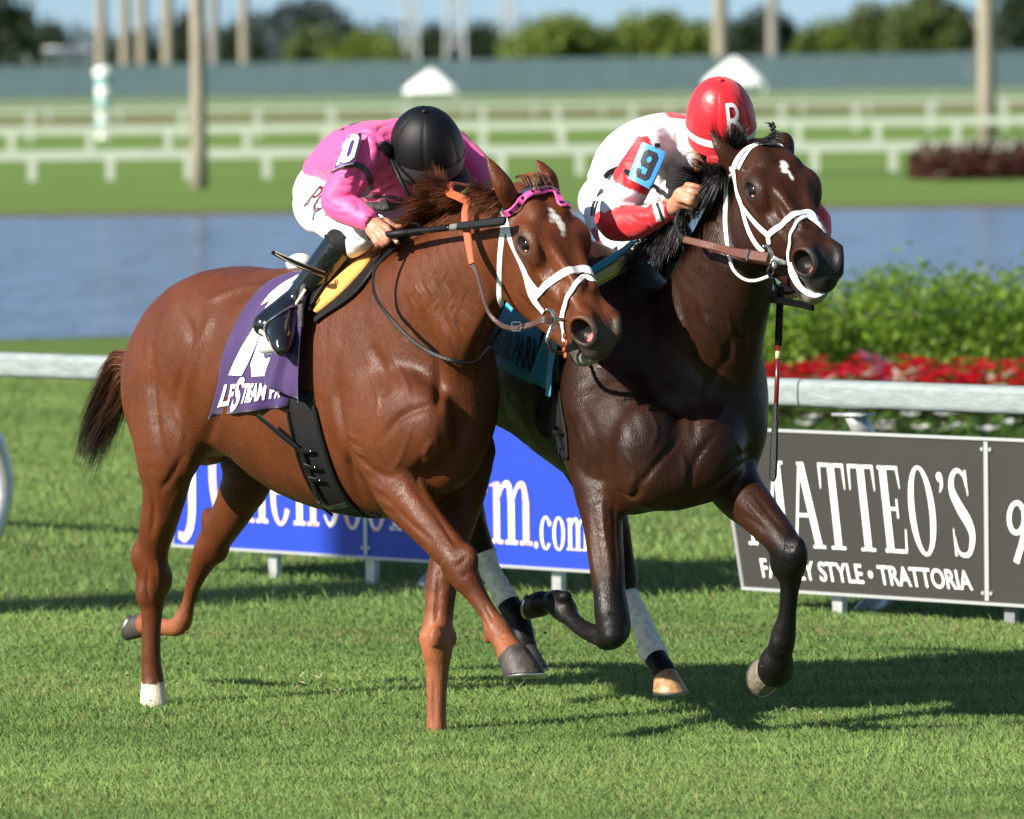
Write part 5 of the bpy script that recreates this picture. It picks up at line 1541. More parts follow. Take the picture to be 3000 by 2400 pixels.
# ---------------------------------------------------------------- bridle of the chestnut
br = empty('bridle', HEAD_C[0](.25, 0, 0)); tag(br, 'white bridle with pink browband and orange rein on the chestnut', 'bridle')
Y0 = 24.0
strap('throat_strap', BV_C, [(1474, 612), (1477, 649), (1469, 714), (1464, 795), (1463, 860), (1470, 896)], [17, 19, 19, 18, 17], Y0, M_WHT, br, HF=HEAD_C, mirror=True)
strap('cheek_strap', BV_C, [(1478, 622), (1484, 655), (1510, 738), (1542, 807), (1558, 862), (1576, 893), (1594, 915)], [16, 20, 20, 21, 26, 24, 22], Y0, M_WHT, br, HF=HEAD_C, mirror=True, off=.003)
strap('nose_strap', BV_C, [(1545, 806), (1562, 834), (1580, 856)], [14, 16, 18], Y0, M_WHT, br, HF=HEAD_C, mirror=True, off=.005)
strap('noseband', BV_C, [(1570, 868), (1595, 840), (1635, 811), (1676, 793), (1706, 789), (1730, 797), (.365, .055, -.06), (.37, .070, -.10)], [20, 23, 25, 26, 26, 25], Y0, M_WHT, br, HF=HEAD_C, off=.003, thick=.003)
strap('lower_noseband', BV_C, [(1655, 1000), (1649, 950), (1653, 909), (1664, 872), (1684, 838), (1710, 812), (1737, 822), (1753, 844), (.47, .062, -.09), (.50, .06, -.14)], [13, 15, 16, 16, 16, 17, 14, 12], Y0, M_WHT, br, HF=HEAD_C, off=.005, thick=.003)
_, BP, BN = strap('browband', BV_C, [(1484, 626), (1510, 601), (1542, 581), (1583, 570), (1623, 569), (1652, 580), (.10, .088, -.012), (.10, .10, -.05)], [22, 24, 24, 24, 23, 22], Y0, M_PINKB, br, HF=HEAD_C, off=.011, thick=.005)
strap('crown_piece', BV_C, [(.055, -.09, -.06), (.03, -.06, 0), (.02, 0, .02), (.03, .06, 0), (.055, .09, -.06)], 20, Y0, M_WHT, br, HF=HEAD_C, off=.004)
for k in range(4, len(BP) - 12, 5):
    t_ = unit(BP[k + 1] - BP[k - 1]); s_ = np.cross(t_, BN[k])
    m = MB(); m.box(BP[k] + BN[k] * .0054, (.011, .013, .0018), [t_, s_, BN[k]]); m.build('black_inset', M_PATENT, br)
def bit(parent, pts, lever, Y, mat):
    P = [W(*p, Y) for p in pts]
    tube_obj('bit_ring', P, [.0045, .006, .0085, .007, .005], mat, parent, 10)
    if lever: tube_obj('bit_shank', [W(*p, Y - .01) for p in lever], [.005, .0045, .0075, .008, .004], mat, parent, 10)
YB = 23.80
bit(br, [(1599, 908), (1612, 910), (1622, 926), (1622, 946), (1610, 962)], [(1618, 945), (1612, 965), (1606, 985), (1600, 1005)], YB, M_STEELB)
tube_obj('bit_mouthpiece', [W(1618, 940, YB), W(1640, 936, YB + .01), W(1655, 940, YB + .05)], .007, M_STEELB, br)
tube_obj('chin_ring', [W(1613, 955, YB), W(1620, 968, YB), W(1628, 962, YB), W(1640, 950, YB + .01)], .0028, M_STEELB, br, 6)
for k in range(4):
    V, F = ball(W(1655 - k * 1 + (k % 2) * 6, 985 + k * 19, 23.82), (.008, .008, .011), 6); mesh_obj('rubber_bead', V, F, M_RUBBER, br, True)
tube_obj('chin_strap', [W(1611, 960, YB), W(1607, 1000, YB + .02), W(1622, 1030, YB + .05), W(1660, 1036, YB + .10)], .0055, M_BROWN, br)
# near rein: brown leather from the bit, then orange rubber up to the crest, and on to the hand
rein = empty('rein', W(1470, 900, 23.9)); tag(rein, 'orange and brown near side rein running from bit to chestnut mane', 'rein')
nr = np.array([-.55, -.82, .1])
free_strap('leather_part', [W(1617, 938, YB - .01), W(1590, 938, YB - .01), W(1554, 952, 23.83), (W(1510, 962, 23.86)), W(1469, 953, 23.90), W(1433, 917, 23.95), W(1412, 856, 24.00), W(1398, 803, 24.03), W(1383, 772, 24.05)], np.array([[-.2, -.8, .5]] * 3 + [[-.3, -.75, .6]] * 2 + [[-.7, -.6, .3]] * 4), [.030, .028, .022, .018, .014, .012, .014, .020], M_BROWN, rein)
free_strap('rubber_part', [W(1383, 773, 24.045), W(1374, 714, 24.07), W(1365, 657, 24.10), W(1363, 622, 24.12), W(1371, 590, 24.15)], nr, [.024, .030, .030, .029, .028], M_RUBBER, rein, .006)
free_strap('rubber_fold', [W(1372, 592, 24.14), W(1345, 578, 24.16), W(1318, 565, 24.22), W(1322, 540, 24.30), W(1380, 548, 24.42)], (-.2, -.75, .6), [.028, .030, .030, .026], M_RUBBER, rein, .006)
m = MB(); c = W(1512, 958, 23.845)
for a, b_ in (((0, 0, .016), (.03, .004, .003)), ((0, 0, -.012), (.03, .004, .003)), ((-.014, 0, .002), (.003, .004, .03)), ((.014, 0, .002), (.003, .004, .03))): m.box(c + np.array(a) + [0, -.012, 0], b_)
m.build('buckle', M_STEELB, rein)
loop = [W(1160, 722, 24.36), W(1107, 774, 24.34), (W(1093, 828, 24.33)), W(1107, 882, 24.31), W(1152, 941, 24.25), W(1206, 996, 24.19), W(1265, 1035, 24.13), W(1329, 1057, 24.09), W(1388, 1063, 24.12), W(1432, 1020, 24.22), W(1470, 960, 24.22)]
r2 = empty('rein', loop[4]); tag(r2, 'black loop of slack rein hanging across the chestnut shoulder', 'rein')
free_strap('rein_strap', loop, np.array([[-.75, -.6, .2]] * 4 + [[-.6, -.75, .3]] * 7), [.016, .013, .013, .014, .014, .015, .014], M_BLACK, r2, .004)

# ---------------------------------------------------------------- saddle cloth, girth and saddle of the chestnut
def cloth_material(name, c, dark):
    m, n, l, b = new_mat(name)
    tc = n.new('ShaderNodeTexCoord'); t = n.new('ShaderNodeTexNoise'); t.inputs['Scale'].default_value = 14; t.inputs['Detail'].default_value = 5
    l.new(tc.outputs['Object'], t.inputs['Vector'])
    r = n.new('ShaderNodeValToRGB'); r.color_ramp.elements[0].color = (*dark, 1); r.color_ramp.elements[0].position = .3; r.color_ramp.elements[1].color = (*c, 1); r.color_ramp.elements[1].position = .6
    l.new(t.outputs['Fac'], r.inputs[0]); l.new(r.outputs[0], b.inputs['Base Color'])
    b.inputs['Roughness'].default_value = .7; b.inputs['Sheen Weight'].default_value = .25
    w = n.new('ShaderNodeTexNoise'); w.inputs['Scale'].default_value = 700; l.new(tc.outputs['Object'], w.inputs['Vector'])
    bp = n.new('ShaderNodeBump'); bp.inputs['Distance'].default_value = .0006; l.new(w.outputs['Fac'], bp.inputs['Height'])
    b2 = n.new('ShaderNodeBump'); b2.inputs['Distance'].default_value = .008; b2.inputs['Strength'].default_value = .5; l.new(t.outputs['Fac'], b2.inputs['Height']); l.new(bp.outputs[0], b2.inputs['Normal']); l.new(b2.outputs[0], b.inputs['Normal'])
    return m
M_PURPLE = cloth_material('purple_cloth', (.034, .007, .092), (.025, .005, .068))
M_TEALC = cloth_material('teal_cloth', (.022, .33, .46), (.016, .26, .38))
M_CLOTHW = pmat('printed_white', (.78, .77, .78), .6)
M_CLOTHK = pmat('printed_black', (.012, .012, .014), .6)
M_PAD = pmat('yellow_pad', (.66, .30, .075), .85, noise=.14, nscale=18, bump=.003, bscale=60)
M_PADO = pmat('olive_pad', (.42, .40, .11), .7, noise=.1, nscale=18)
sc = empty('saddle_cloth', W(780, 1000, 25.0)); tag(sc, 'purple number ten saddle cloth on the chestnut', 'saddle cloth')
fold1 = lambda x, y: .010 * np.sin(x * 9 + y * 3) * y + .006 * np.sin(x * 21 - y * 5) * y + .018 * np.exp(-((x - .93) / .05) ** 2) * y
pc = Patch(BV_C, [(868, 806), (804, 827), (754, 868), (716, 924), (689, 980), (668, 1040), (652, 1095), (640, 1155), (618, 1218)],
           [(940, 800), (915, 830), (900, 870), (888, 930), (880, 990), (872, 1050), (862, 1110), (855, 1150), (850, 1190)], 25.1, .016, 30, 36, fold1)
pc.build('cloth', M_PURPLE, sc)
pf_ = Patch(BV_C, [(985, 742), (925, 800), (890, 880), (860, 960), (838, 1030), (812, 1090), (808, 1126)],
            [(1012, 760), (962, 806), (933, 870), (918, 960), (914, 1045), (914, 1120), (917, 1178)], 24.95, .050, 16, 36, lambda x, y: .012 * np.sin(x * 6.5 + .5) * (.3 + y) + .006 * np.sin(x * 17 + y * 4) * y)
pf_.build('cloth_flap', M_PURPLE, sc, .003)
V, F = poly_unit(DIG1); pc.letters('number', V, F, [(.055, .245), (.31, .245), (.66, .98), (.36, .86)], M_CLOTHW, sc, .004, .08)
V, F = poly_unit(DIG0); pc.letters('number', V, F, [(.36, .235), (.84, .265), (.95, .80), (.58, .86)], M_CLOTHW, sc, .004, .08)
V, F = unit_text('LF', .035); pc.letters('lettering', V, F, [(.085, .050), (.26, .055), (.26, .190), (.10, .185)], M_CLOTHW, sc, .004, .08)
V, F = unit_text('S', .03); pc.letters('lettering', V, F, [(.275, .010), (.365, .015), (.365, .240), (.275, .230)], M_CLOTHW, sc, .004, .08)
V, F = unit_text('TREAM', .035); pc.letters('lettering', V, F, [(.375, .060), (.70, .075), (.70, .205), (.37, .195)], M_CLOTHW, sc, .004, .08)
V, F = unit_text('PA', .03); pc.letters('lettering', V, F, [(.745, .080), (.93, .085), (.93, .212), (.745, .208)], M_CLOTHW, sc, .004, .08)
gi = empty('girth', W(930, 1350, 24.8)); tag(gi, 'wide black elastic girth under the chestnut belly', 'girth')
gl = [(846, 1135), (851, 1193), (868, 1291), (896, 1380), (935, 1452), (985, 1500), (1040, 1518)]
gr = [(918, 1150), (930, 1210), (955, 1316), (992, 1412), (1030, 1468), (1075, 1500), (1118, 1512)]
pg = Patch(BV_C, gl, gr, 24.7, .006, 10, 34); pg.build('band', M_ELASTIC, gi, .005)
strap('edge_trim', BV_C, [(922, 1190), (930, 1215), (957, 1318), (992, 1414), (1028, 1468), (1070, 1503)], 15, 24.6, M_BLACK, gi, .006, .008)
strap('edge_trim', BV_C, [(848, 1200), (866, 1290), (894, 1380), (934, 1456), (975, 1500)], 9, 24.6, M_BLACK, gi, .006, .008)
strap('buckle_strap', BV_C, [(800, 1208), (846, 1257), (888, 1308), (905, 1355), (925, 1414), (957, 1470), (994, 1508)], [15, 17, 18, 18, 18, 17, 15], 24.6, M_PATENT, gi, .005, .014, lift=[.055, .035, .012, 0, 0, .004, .02])
for (a, b_) in (((886, 1313), (928, 1314)), ((902, 1356), (940, 1360)), ((918, 1392), (955, 1396))):
    o, P, N = strap('keeper', BV_C, [a, ((a[0] + b_[0]) / 2, (a[1] + b_[1]) / 2 + 2), b_], 14, 24.6, M_BLACK, gi, .004, .021)
    V, F = ball(P[-2] + N[-2] * .004, (.004, .004, .004), 6); mesh_obj('stud', V, F, M_STEELB, gi, True)
sd = empty('saddle', W(1000, 800, 24.8)); tag(sd, 'small black race saddle with yellow pad on the chestnut', 'saddle')
pp = Patch(BV_C, [(1100, 722), (1050, 765), (1000, 812), (962, 855), (938, 892), (929, 918)], [(1124, 724), (1100, 762), (1058, 812), (1012, 862), (968, 900), (938, 922)], 24.7, .020, 10, 26, lambda x, y: .012 * np.sin(np.clip(x, 0, 1) * math.pi) * np.sin(np.clip(y * .9 + .08, 0, 1) * math.pi) ** .5)
pp.build('pad', M_PAD, sd, .02)
pk = Patch(BV_C, [(1118, 735), (1080, 790), (1030, 845), (985, 885), (945, 918), (926, 940)], [(1130, 745), (1100, 800), (1050, 865), (995, 905), (955, 930), (930, 950)], 24.7, .016, 6, 26); pk.build('under_pad', M_BLACK, sd, .01)
M_EDGE = pmat('rough_black_edge', (.05, .048, .045), .8, noise=.8, nscale=120, bump=.004, bscale=120)
st_pts = [(1108, 712), (1050, 745), (1000, 775), (965, 806), (940, 842), (924, 890), (918, 940), (916, 970)]
strap('flap_edge', BV_C, st_pts, [12, 16, 18, 20, 22, 20, 18, 10], 24.65, M_EDGE, sd, .010, .058, lift=[.01, .01, .01, .01, .01, .008, 0, -.01])
ps = Patch(BV_C, [(1100, 708), (1052, 740), (1006, 778), (972, 813), (944, 853), (922, 905)], [(1117, 718), (1064, 760), (1014, 800), (976, 844), (948, 884), (926, 928)], 24.7, .040, 8, 24); ps.build('seat_flap', M_BLACK, sd, .012)
V, F = ball(W(880, 772, 25.1), (.05, .07, .035), 12); mesh_obj('white_cantle', V, F, M_CLOTHW, sd, True)
free_strap('loose_strap', [W(796, 739, 24.55), W(850, 764, 24.55), W(900, 786, 24.56), W(952, 806, 24.62)], (-.3, -.75, .6), [.014, .022, .024, .024], M_BLACK, sd, .004)
for sgn in (-1, 1):
    free_strap('stitch_line', [W(806, 742 + sgn * 3, 24.545), W(852, 765 + sgn * 7, 24.545), W(902, 787 + sgn * 7, 24.555), W(950, 806 + sgn * 7, 24.61)], (-.3, -.75, .6), .0022, M_STITCH, sd, .005)

# ---------------------------------------------------------------- bridle of the dark horse
bd = empty('bridle', HEAD_D[0](.25, 0, 0)); tag(bd, 'plain white bridle with white browband on the dark bay', 'bridle')
Y1 = 23.95
strap('browband', BV_D, [(2149, 495), (2161, 467), (2185, 440), (2215, 426), (2251, 420), (2288, 427), (.10, .09, -.02)], [15, 14, 14, 13, 12, 11], Y1, M_WHT, bd, HF=HEAD_D, off=.004)
strap('throat_strap', BV_D, [(2146, 492), (2132, 537), (2128, 591), (2126, 651), (2130, 700), (2138, 755)], [17, 20, 19, 16, 13, 11], Y1, M_WHT, bd, HF=HEAD_D, off=.002, mirror=False)
tube_obj('throat_loop', [W(2137, 752, 23.97), W(2143, 778, 23.93), W(2158, 802, 23.88), W(2185, 820, 23.82), W(2216, 822, 23.78), W(2252, 810, 23.74)], [.006, .0055, .005, .005, .0055, .006], M_WHT, bd)
strap('cheek_strap', BV_D, [(2148, 500), (2158, 549), (2173, 597), (2185, 645), (2200, 686), (2221, 720), (2240, 738)], [15, 17, 18, 18, 20, 20, 18], Y1, M_WHT, bd, HF=HEAD_D, off=.003, mirror=True)
strap('nose_strap', BV_D, [(2172, 592), (2190, 620), (2215, 652), (2252, 688)], [9, 13, 15, 17], Y1, M_WHT, bd, HF=HEAD_D, off=.006, mirror=True)
strap('noseband', BV_D, [(2255, 715), (2254, 690), (2275, 671), (2306, 645), (2336, 627), (2366, 622), (2387, 637), (.38, .068, -.09)], [14, 18, 20, 20, 20, 20, 16], Y1, M_WHT, bd, HF=HEAD_D, off=.003, thick=.003)
strap('lower_noseband', BV_D, [(2322, 812), (2315, 772), (2313, 736), (2318, 696), (2333, 661), (2362, 638), (2392, 652), (.47, .062, -.10)], [12, 12, 12, 12, 13, 14, 12], Y1, M_WHT, bd, HF=HEAD_D, off=.005, thick=.003)
strap('crown_piece', BV_D, [(.055, -.09, -.06), (.03, -.06, 0), (.02, 0, .02), (.03, .06, 0), (.055, .09, -.06)], 18, Y1, M_WHT, bd, HF=HEAD_D, off=.004)
YD = 23.70
bit(bd, [(2235, 722), (2249, 724), (2258, 740), (2262, 758), (2258, 775)], [(2262, 760), (2268, 775), (2266, 790)], YD, M_STEELB)
tube_obj('bit_mouthpiece', [W(2262, 756, YD), W(2285, 766, YD + .01), W(2310, 772, YD + .04)], [.010, .008, .007], M_WHT, bd)
tube_obj('rein_ring', [W(2258, 778, YD), W(2250, 795, YD), W(2258, 808, YD), W(2268, 798, YD), W(2262, 780, YD)], .0055, M_BLACK, bd)
tube_obj('chin_strap', [W(2262, 810, YD), W(2278, 845, YD + .02), W(2305, 860, YD + .05), W(2335, 852, YD + .09)], [.006, .006, .006, .005], M_BLACK, bd)
free_strap('white_tongue_tie', [W(2318, 770, 23.68), W(2322, 800, 23.67), W(2345, 842, 23.64), W(2385, 866, 23.62), W(2415, 858, 23.62)], (-.3, -.9, .2), [.02, .024, .018, .016, .012], M_WHT, bd, .004)
rd = empty('rein', W(2100, 720, 24.0)); tag(rd, 'tan leather rein with black hand part held by the red helmeted rider', 'rein')
free_strap('leather_part', [W(2250, 755, YD), W(2195, 747, 23.76), W(2146, 738, 23.82), W(2101, 725, 23.88), W(2055, 714, 23.93), W(2005, 702, 23.99)], np.array([[-.3, -.9, .25]] * 6), [.034, .033, .030, .027, .026, .024], M_TANL, rd, .005)
free_strap('hand_part', [W(2008, 704, 23.99), W(1990, 684, 24.02), W(1981, 655, 24.05), W(1984, 633, 24.06), W(2000, 603, 24.08), W(2016, 590, 24.10)], np.array([[-.6, -.7, .2]] * 6), [.018, .016, .015, .015, .016], M_BLACK, rd, .005)
m = MB(); c = W(2187, 746, 23.755); m.box(c + [0, -.004, 0], (.005, .004, .038)); m.build('buckle', M_STEELB, rd)
# ---------------------------------------------------------------- cloth, girth and pad of the dark horse
sc2 = empty('saddle_cloth', W(1520, 1040, 25.1)); tag(sc2, 'teal saddle cloth with black lettering on the dark bay', 'saddle cloth')
p2 = Patch(BV_D, [(1415, 820), (1405, 880), (1400, 940), (1402, 1000), (1408, 1034)], [(1640, 820), (1612, 900), (1598, 970), (1580, 1050), (1566, 1126)], 25.2, .016, 26, 24, lambda x, y: .006 * np.sin(x * 8 + y * 3) * y)
p2.build('cloth', M_TEALC, sc2)
V, F = unit_text('STREAM PARK', .03); p2.letters('lettering', V, F, [(.02, .16), (1.06, .10), (1.05, .40), (.02, .52)], M_CLOTHK, sc2, .004, .06)
p3 = Patch(BV_D, [(1660, 900), (1625, 980), (1600, 1050), (1578, 1112)], [(1690, 900), (1660, 1000), (1645, 1080), (1641, 1166)], 24.9, .030, 12, 20, lambda x, y: .010 * np.sin(x * 8 + 1) * y)
p3.build('cloth_flap', M_TEALC, sc2)
g2 = empty('girth', W(1620, 1250, 24.8)); tag(g2, 'black girth with looped strap on the dark bay', 'girth')
Patch(BV_D, [(1566, 1108), (1577, 1200), (1604, 1277), (1648, 1342)], [(1641, 1120), (1650, 1200), (1664, 1270), (1668, 1345)], 24.8, .008, 8, 20).build('band', M_ELASTIC, g2, .005)
strap('edge_trim', BV_D, [(1577, 1190), (1604, 1277), (1648, 1340)], 16, 24.7, M_BLACK, g2, .006, .010)
strap('buckle_strap', BV_D, [(1610, 1190), (1620, 1222), (1638, 1268), (1656, 1316)], 14, 24.7, M_BLACK, g2, .005, .014)
tube_obj('strap_loop', [W(1616, 1198, 24.58), W(1590, 1168, 24.56), W(1586, 1150, 24.56), W(1600, 1142, 24.56), W(1612, 1152, 24.56), W(1617, 1198, 24.57)], .006, M_BLACK, g2, 8)
for a in ((1610, 1198), (1634, 1262)):
    strap('keeper', BV_D, [(a[0] - 4, a[1]), (a[0] + 10, a[1] + 4), (a[0] + 24, a[1] + 2)], 12, 24.7, M_BLACK, g2, .004, .020)
s2 = empty('saddle', W(1800, 780, 24.6)); tag(s2, 'race saddle with olive pad and teal edge on the dark bay', 'saddle')
strap('pad', BV_D, [(1690, 896), (1775, 838), (1855, 772), (1893, 743)], [30, 32, 30, 10], 24.5, M_PADO, s2, .026, .012, lift=[.03, .03, .02, 0])
strap('pad_front', BV_D, [(1852, 770), (1872, 757), (1895, 742)], [36, 30, 10], 24.5, pmat('pale_pad', (.55, .58, .30), .7), s2, .030, .014, lift=[.02, .01, 0])
strap('cloth_edge', BV_D, [(1685, 872), (1770, 812), (1846, 750)], [24, 24, 14], 24.5, M_TEALC, s2, .012, .030, lift=[.03, .03, .03])
# ---------------------------------------------------------------- riders
def silk(name, rough=.42):
    m, n, l, b = new_mat(name)
    at = n.new('ShaderNodeAttribute'); at.attribute_name = 'Col'
    l.new(at.outputs['Color'], b.inputs['Base Color'])
    b.inputs['Roughness'].default_value = rough; b.inputs['Sheen Weight'].default_value = .2
    tc = n.new('ShaderNodeTexCoord')
    mp = n.new('ShaderNodeMapping'); mp.inputs['Scale'].default_value = (1, 1, 1.8); mp.inputs['Rotation'].default_value = (.4, .7, .2)
    l.new(tc.outputs['Object'], mp.inputs[0])
    t = n.new('ShaderNodeTexNoise'); t.inputs['Scale'].default_value = 8.5; t.inputs['Detail'].default_value = 2.5; t.inputs['Distortion'].default_value = 1.0
    l.new(mp.outputs[0], t.inputs['Vector'])
    b1 = n.new('ShaderNodeBump'); b1.inputs['Distance'].default_value = .018; b1.inputs['Strength'].default_value = .6; l.new(t.outputs['Fac'], b1.inputs['Height'])
    w = n.new('ShaderNodeTexNoise'); w.inputs['Scale'].default_value = 600; l.new(tc.outputs['Object'], w.inputs['Vector'])
    b2 = n.new('ShaderNodeBump'); b2.inputs['Distance'].default_value = .0005; l.new(w.outputs['Fac'], b2.inputs['Height']); l.new(b1.outputs[0], b2.inputs['Normal']); l.new(b2.outputs[0], b.inputs['Normal'])
    return m
M_SILK = silk('racing_silk', .52)
M_BREECH = silk('white_breeches', .6)
def skin_material():
    m, n, l, b = new_mat('skin')
    tc = n.new('ShaderNodeTexCoord'); t = n.new('ShaderNodeTexNoise'); t.inputs['Scale'].default_value = 60; t.inputs['Detail'].default_value = 5
    l.new(tc.outputs['Object'], t.inputs['Vector'])
    r = n.new('ShaderNodeValToRGB'); r.color_ramp.elements[0].color = (.36, .150, .085, 1); r.color_ramp.elements[0].position = .3; r.color_ramp.elements[1].color = (.52, .25, .155, 1); r.color_ramp.elements[1].position = .7
    l.new(t.outputs['Fac'], r.inputs[0]); l.new(r.outputs[0], b.inputs['Base Color'])
    b.inputs['Roughness'].default_value = .48; b.inputs['Subsurface Weight'].default_value = .12; b.inputs['Subsurface Radius'].default_value = (.012, .004, .002)
    v = n.new('ShaderNodeTexNoise'); v.inputs['Scale'].default_value = 160; v.inputs['Detail'].default_value = 4; l.new(tc.outputs['Object'], v.inputs['Vector'])
    bp = n.new('ShaderNodeBump'); bp.inputs['Distance'].default_value = .0016; l.new(v.outputs['Fac'], bp.inputs['Height']); l.new(bp.outputs[0], b.inputs['Normal'])
    return m
M_SKIN = skin_material()
M_NAIL = pmat('finger_nail', (.62, .38, .28), .25)
M_BOOT = pmat('boot_patent', (.006, .007, .010), .10, coat=.8, bump=.004, bscale=22)
M_HELMK = pmat('black_cap', (.0025, .0025, .0035), .5, spec=.3, bump=.0008, bscale=500)
M_HELMR = pmat('red_cap', (.62, .012, .022), .38, sheen=.2, bump=.002, bscale=40)
M_SOLE = pmat('boot_sole', (.55, .54, .50), .5)
M_BADGE = pmat('badge_blue', (.075, .33, .72), .2, coat=.6)
M_BADGEP = pmat('badge_purple', (.075, .018, .185), .5)
M_GOGGLE = pmat('goggle_lens', (.18, .14, .05), .08, metal=.3)

def limb(f, N, k=.02, ratio_side=(0, 1, 0), grow=0.0, cut=False):
    P, ra, rb = pxchain(N); f.chain(P, ra + grow, rb + grow, ratio_side, k, 4, cut); return P, ra

def fieldbox(pts, pad, h, fine=()):
    P = np.array(pts); return Field(P.min(0) - pad, P.max(0) + pad, h, fine)

def dome(parent, cu, cv, Y, r_px, nrm, height, mat, band_mat, name='helmet', band=(-.26, .06), peak=(0, -1, -.2)):
    """riding helmet: rim circle seen round (cu, cv), crown along nrm, gores with seams, band and peak"""
    c = W(cu, cv, Y); r = px(r_px, Y); n_ = unit(nrm); fw = unit(np.array(peak) - n_ * np.dot(peak, n_)); sd_ = np.cross(n_, fw)
    def shell(k0, k1, lo, hi, g, nu, nv):
        rows = []
        for j in range(nv + 1):
            t_ = lo + (hi - lo) * j / nv; row = []
            for i in range(nu + 1):
                a = k0 + (k1 - k0) * i / nu
                edge = 1 - .026 * math.exp(-((i / nu) / .05) ** 2) - .026 * math.exp(-((1 - i / nu) / .07) ** 2)
                R_ = r * g * math.cos(t_) ** .9 if t_ > 0 else r * g * (1 + t_ * .18)
                row.append(c + (fw * math.cos(a) * 1.06 + sd_ * math.sin(a) * .97) * R_ * (edge if hi > .5 and k1 - k0 < 3 else 1) + n_ * (height * g * math.sin(t_)))
            rows.append(row)
        return grid_mesh(rows)
    root = None
    for k in range(6):
        a0 = math.pi * 2 * k / 6 + .35
        V, F = shell(a0, a0 + math.pi / 3, 0.0, math.pi / 2 * .985, 1.0, 12, 16)
        o = mesh_obj('helmet' if root is None else 'gore', V, F, mat, parent, True)
        if root is None: root = o; put(root, parent)
        else: put(o, root)
    V, F = shell(0, 2 * math.pi, band[0], band[1], 1.012, 48, 5); mesh_obj('helmet_band', V, F, band_mat, root, True)
    V, F = shell(0, 2 * math.pi, -.38, band[0], 1.004, 48, 4); mesh_obj('helmet_rim', V, F, mat, root, True)
    V, F = ball(c + n_ * height * 1.0, (.012, .012, .008), 6); mesh_obj('button', V, F, mat, root, True)
    rows = []
    for j in range(5):
        row = []
        for i in range(15):
            a = -1.0 + 2.0 * i / 14; q = r * (1.0 + .26 * j / 4 * math.cos(a * 1.3))
            row.append(c + (fw * math.cos(a) * 1.06 + sd_ * math.sin(a) * .97) * q - n_ * (height * .30 + .020 * j / 4 + .006 * (j / 4) ** 2))
        rows.append(row)
    V, F = grid_mesh(rows); V2 = V - n_ * .004
    mesh_obj('peak', np.vstack([V, V2]), np.vstack([F, F[:, ::-1] + len(V)]), mat, root, True)
    return root, c, n_, fw, sd_, r

def face(f, c, n_, fw, sd_, s=1.0):
    """head under the helmet: c = rim centre; fw = where it looks; n_ = up through the crown"""
    B = np.stack([fw, sd_, n_], 1)
    def q(a, b_, d): return c + (fw * a + sd_ * b_ + n_ * d) * s
    f.ell(q(0, 0, .005), (.098 * s, .080 * s, .100 * s), B, .02)
    f.chain([q(.03, 0, -.04), q(.045, 0, -.10), q(.062, 0, -.135)], [.064 * s, .050 * s, .030 * s], [.062 * s, .050 * s, .030 * s], sd_, .03)
    f.chain([q(.095, 0, -.045), q(.112, 0, -.078), q(.098, 0, -.088)], [.010, .014, .012], None, sd_, .012)        # nose
    f.chain([q(.083, -.022, -.108), q(.090, 0, -.106), q(.083, .022, -.108)], [.008] * 3, None, n_, .010)
    f.chain([q(.082, -.022, -.120), q(.088, 0, -.120), q(.082, .022, -.120)], [.008] * 3, None, n_, .010)
    f.chain([q(.079, -.026, -.114), q(.094, 0, -.113), q(.079, .026, -.114)], [.0025] * 3, None, n_, .004, cut=True)
    for sg in (-1, 1):
        f.chain([q(.080, sg * .020, -.030), q(.080, sg * .045, -.030)], [.012, .010], None, n_, .015)
        f.ell(q(.080, sg * .032, -.046), (.012, .016, .010), B, .01, True)
        f.chain([q(-.005, sg * .080, -.045), q(-.012, sg * .090, -.065), q(.0, sg * .082, -.085)], [.016, .016, .010], [.007, .007, .006], sd_, .008)   # ear
    f.chain([q(-.03, 0, -.06), q(-.07, 0, -.13), q(-.09, 0, -.19)], [.055 * s, .052 * s, .06 * s], None, sd_, .03)     # neck

def paint_silk(V, base, strokes):
    C = np.repeat(np.array(base, float)[None], len(V), 0)
    for fn, col in strokes:
        m = fn(V); C[m] = col
    return C

def uv_of(V):
    """picture coordinates of points"""
    fw = np.array([0, _cp, -_sp]); rt = np.array([1., 0, 0]); up = np.array([0, _sp, _cp])
    d = V - np.array([0, 0, CAM_H]); z = d @ fw; x, y = d @ rt / z, d @ up / z
    c, s = math.cos(ROLL), math.sin(ROLL)
    a, b_ = x * c - y * s, y * c + x * s
    return 1500 + CAM_F * a, 1200 - CAM_F * b_

def inpoly(u, v, poly):
    w = np.zeros(len(u), bool); n = len(poly)
    for i in range(n):
        (x0, y0), (x1, y1) = poly[i], poly[(i + 1) % n]
        c = (y0 > v) != (y1 > v)
        w ^= c & (u < (x1 - x0) * (v - y0) / (y1 - y0 + 1e-9) + x0)
    return w

# ================= rider in pink on the chestnut
pink = empty('person', W(960, 600, 24.95)); tag(pink, 'person in pink silks and black helmet crouched over the chestnut, holding a whip', 'person', 'jockeys')
J = {}
SH = (.79, .61, 0)
TORSO = [(962, 500, 24.98, 64, 1.3), (1048, 468, 24.86, 104, 1.2), (1140, 468, 24.70, 116, 1.15), (1212, 452, 24.60, 92, 1.2)]
ARM_N = [(1088, 428, 24.50, 60), (1040, 508, 24.48, 55), (990, 586, 24.50, 52), (1034, 620, 24.46, 46), (1086, 650, 24.41, 31)]
ARM_F = [(1318, 432, 24.80, 56), (1372, 470, 24.76, 50), (1412, 512, 24.70, 44), (1432, 540, 24.60, 34), (1446, 556, 24.52, 26)]
HIPS = [(952, 566, 25.02, 84, 1.25), (980, 560, 25.00, 80, 1.25)]
TH_N = [(936, 590, 24.88, 72), (985, 650, 24.74, 62), (1050, 692, 24.62, 46), (1030, 715, 24.64, 42)]
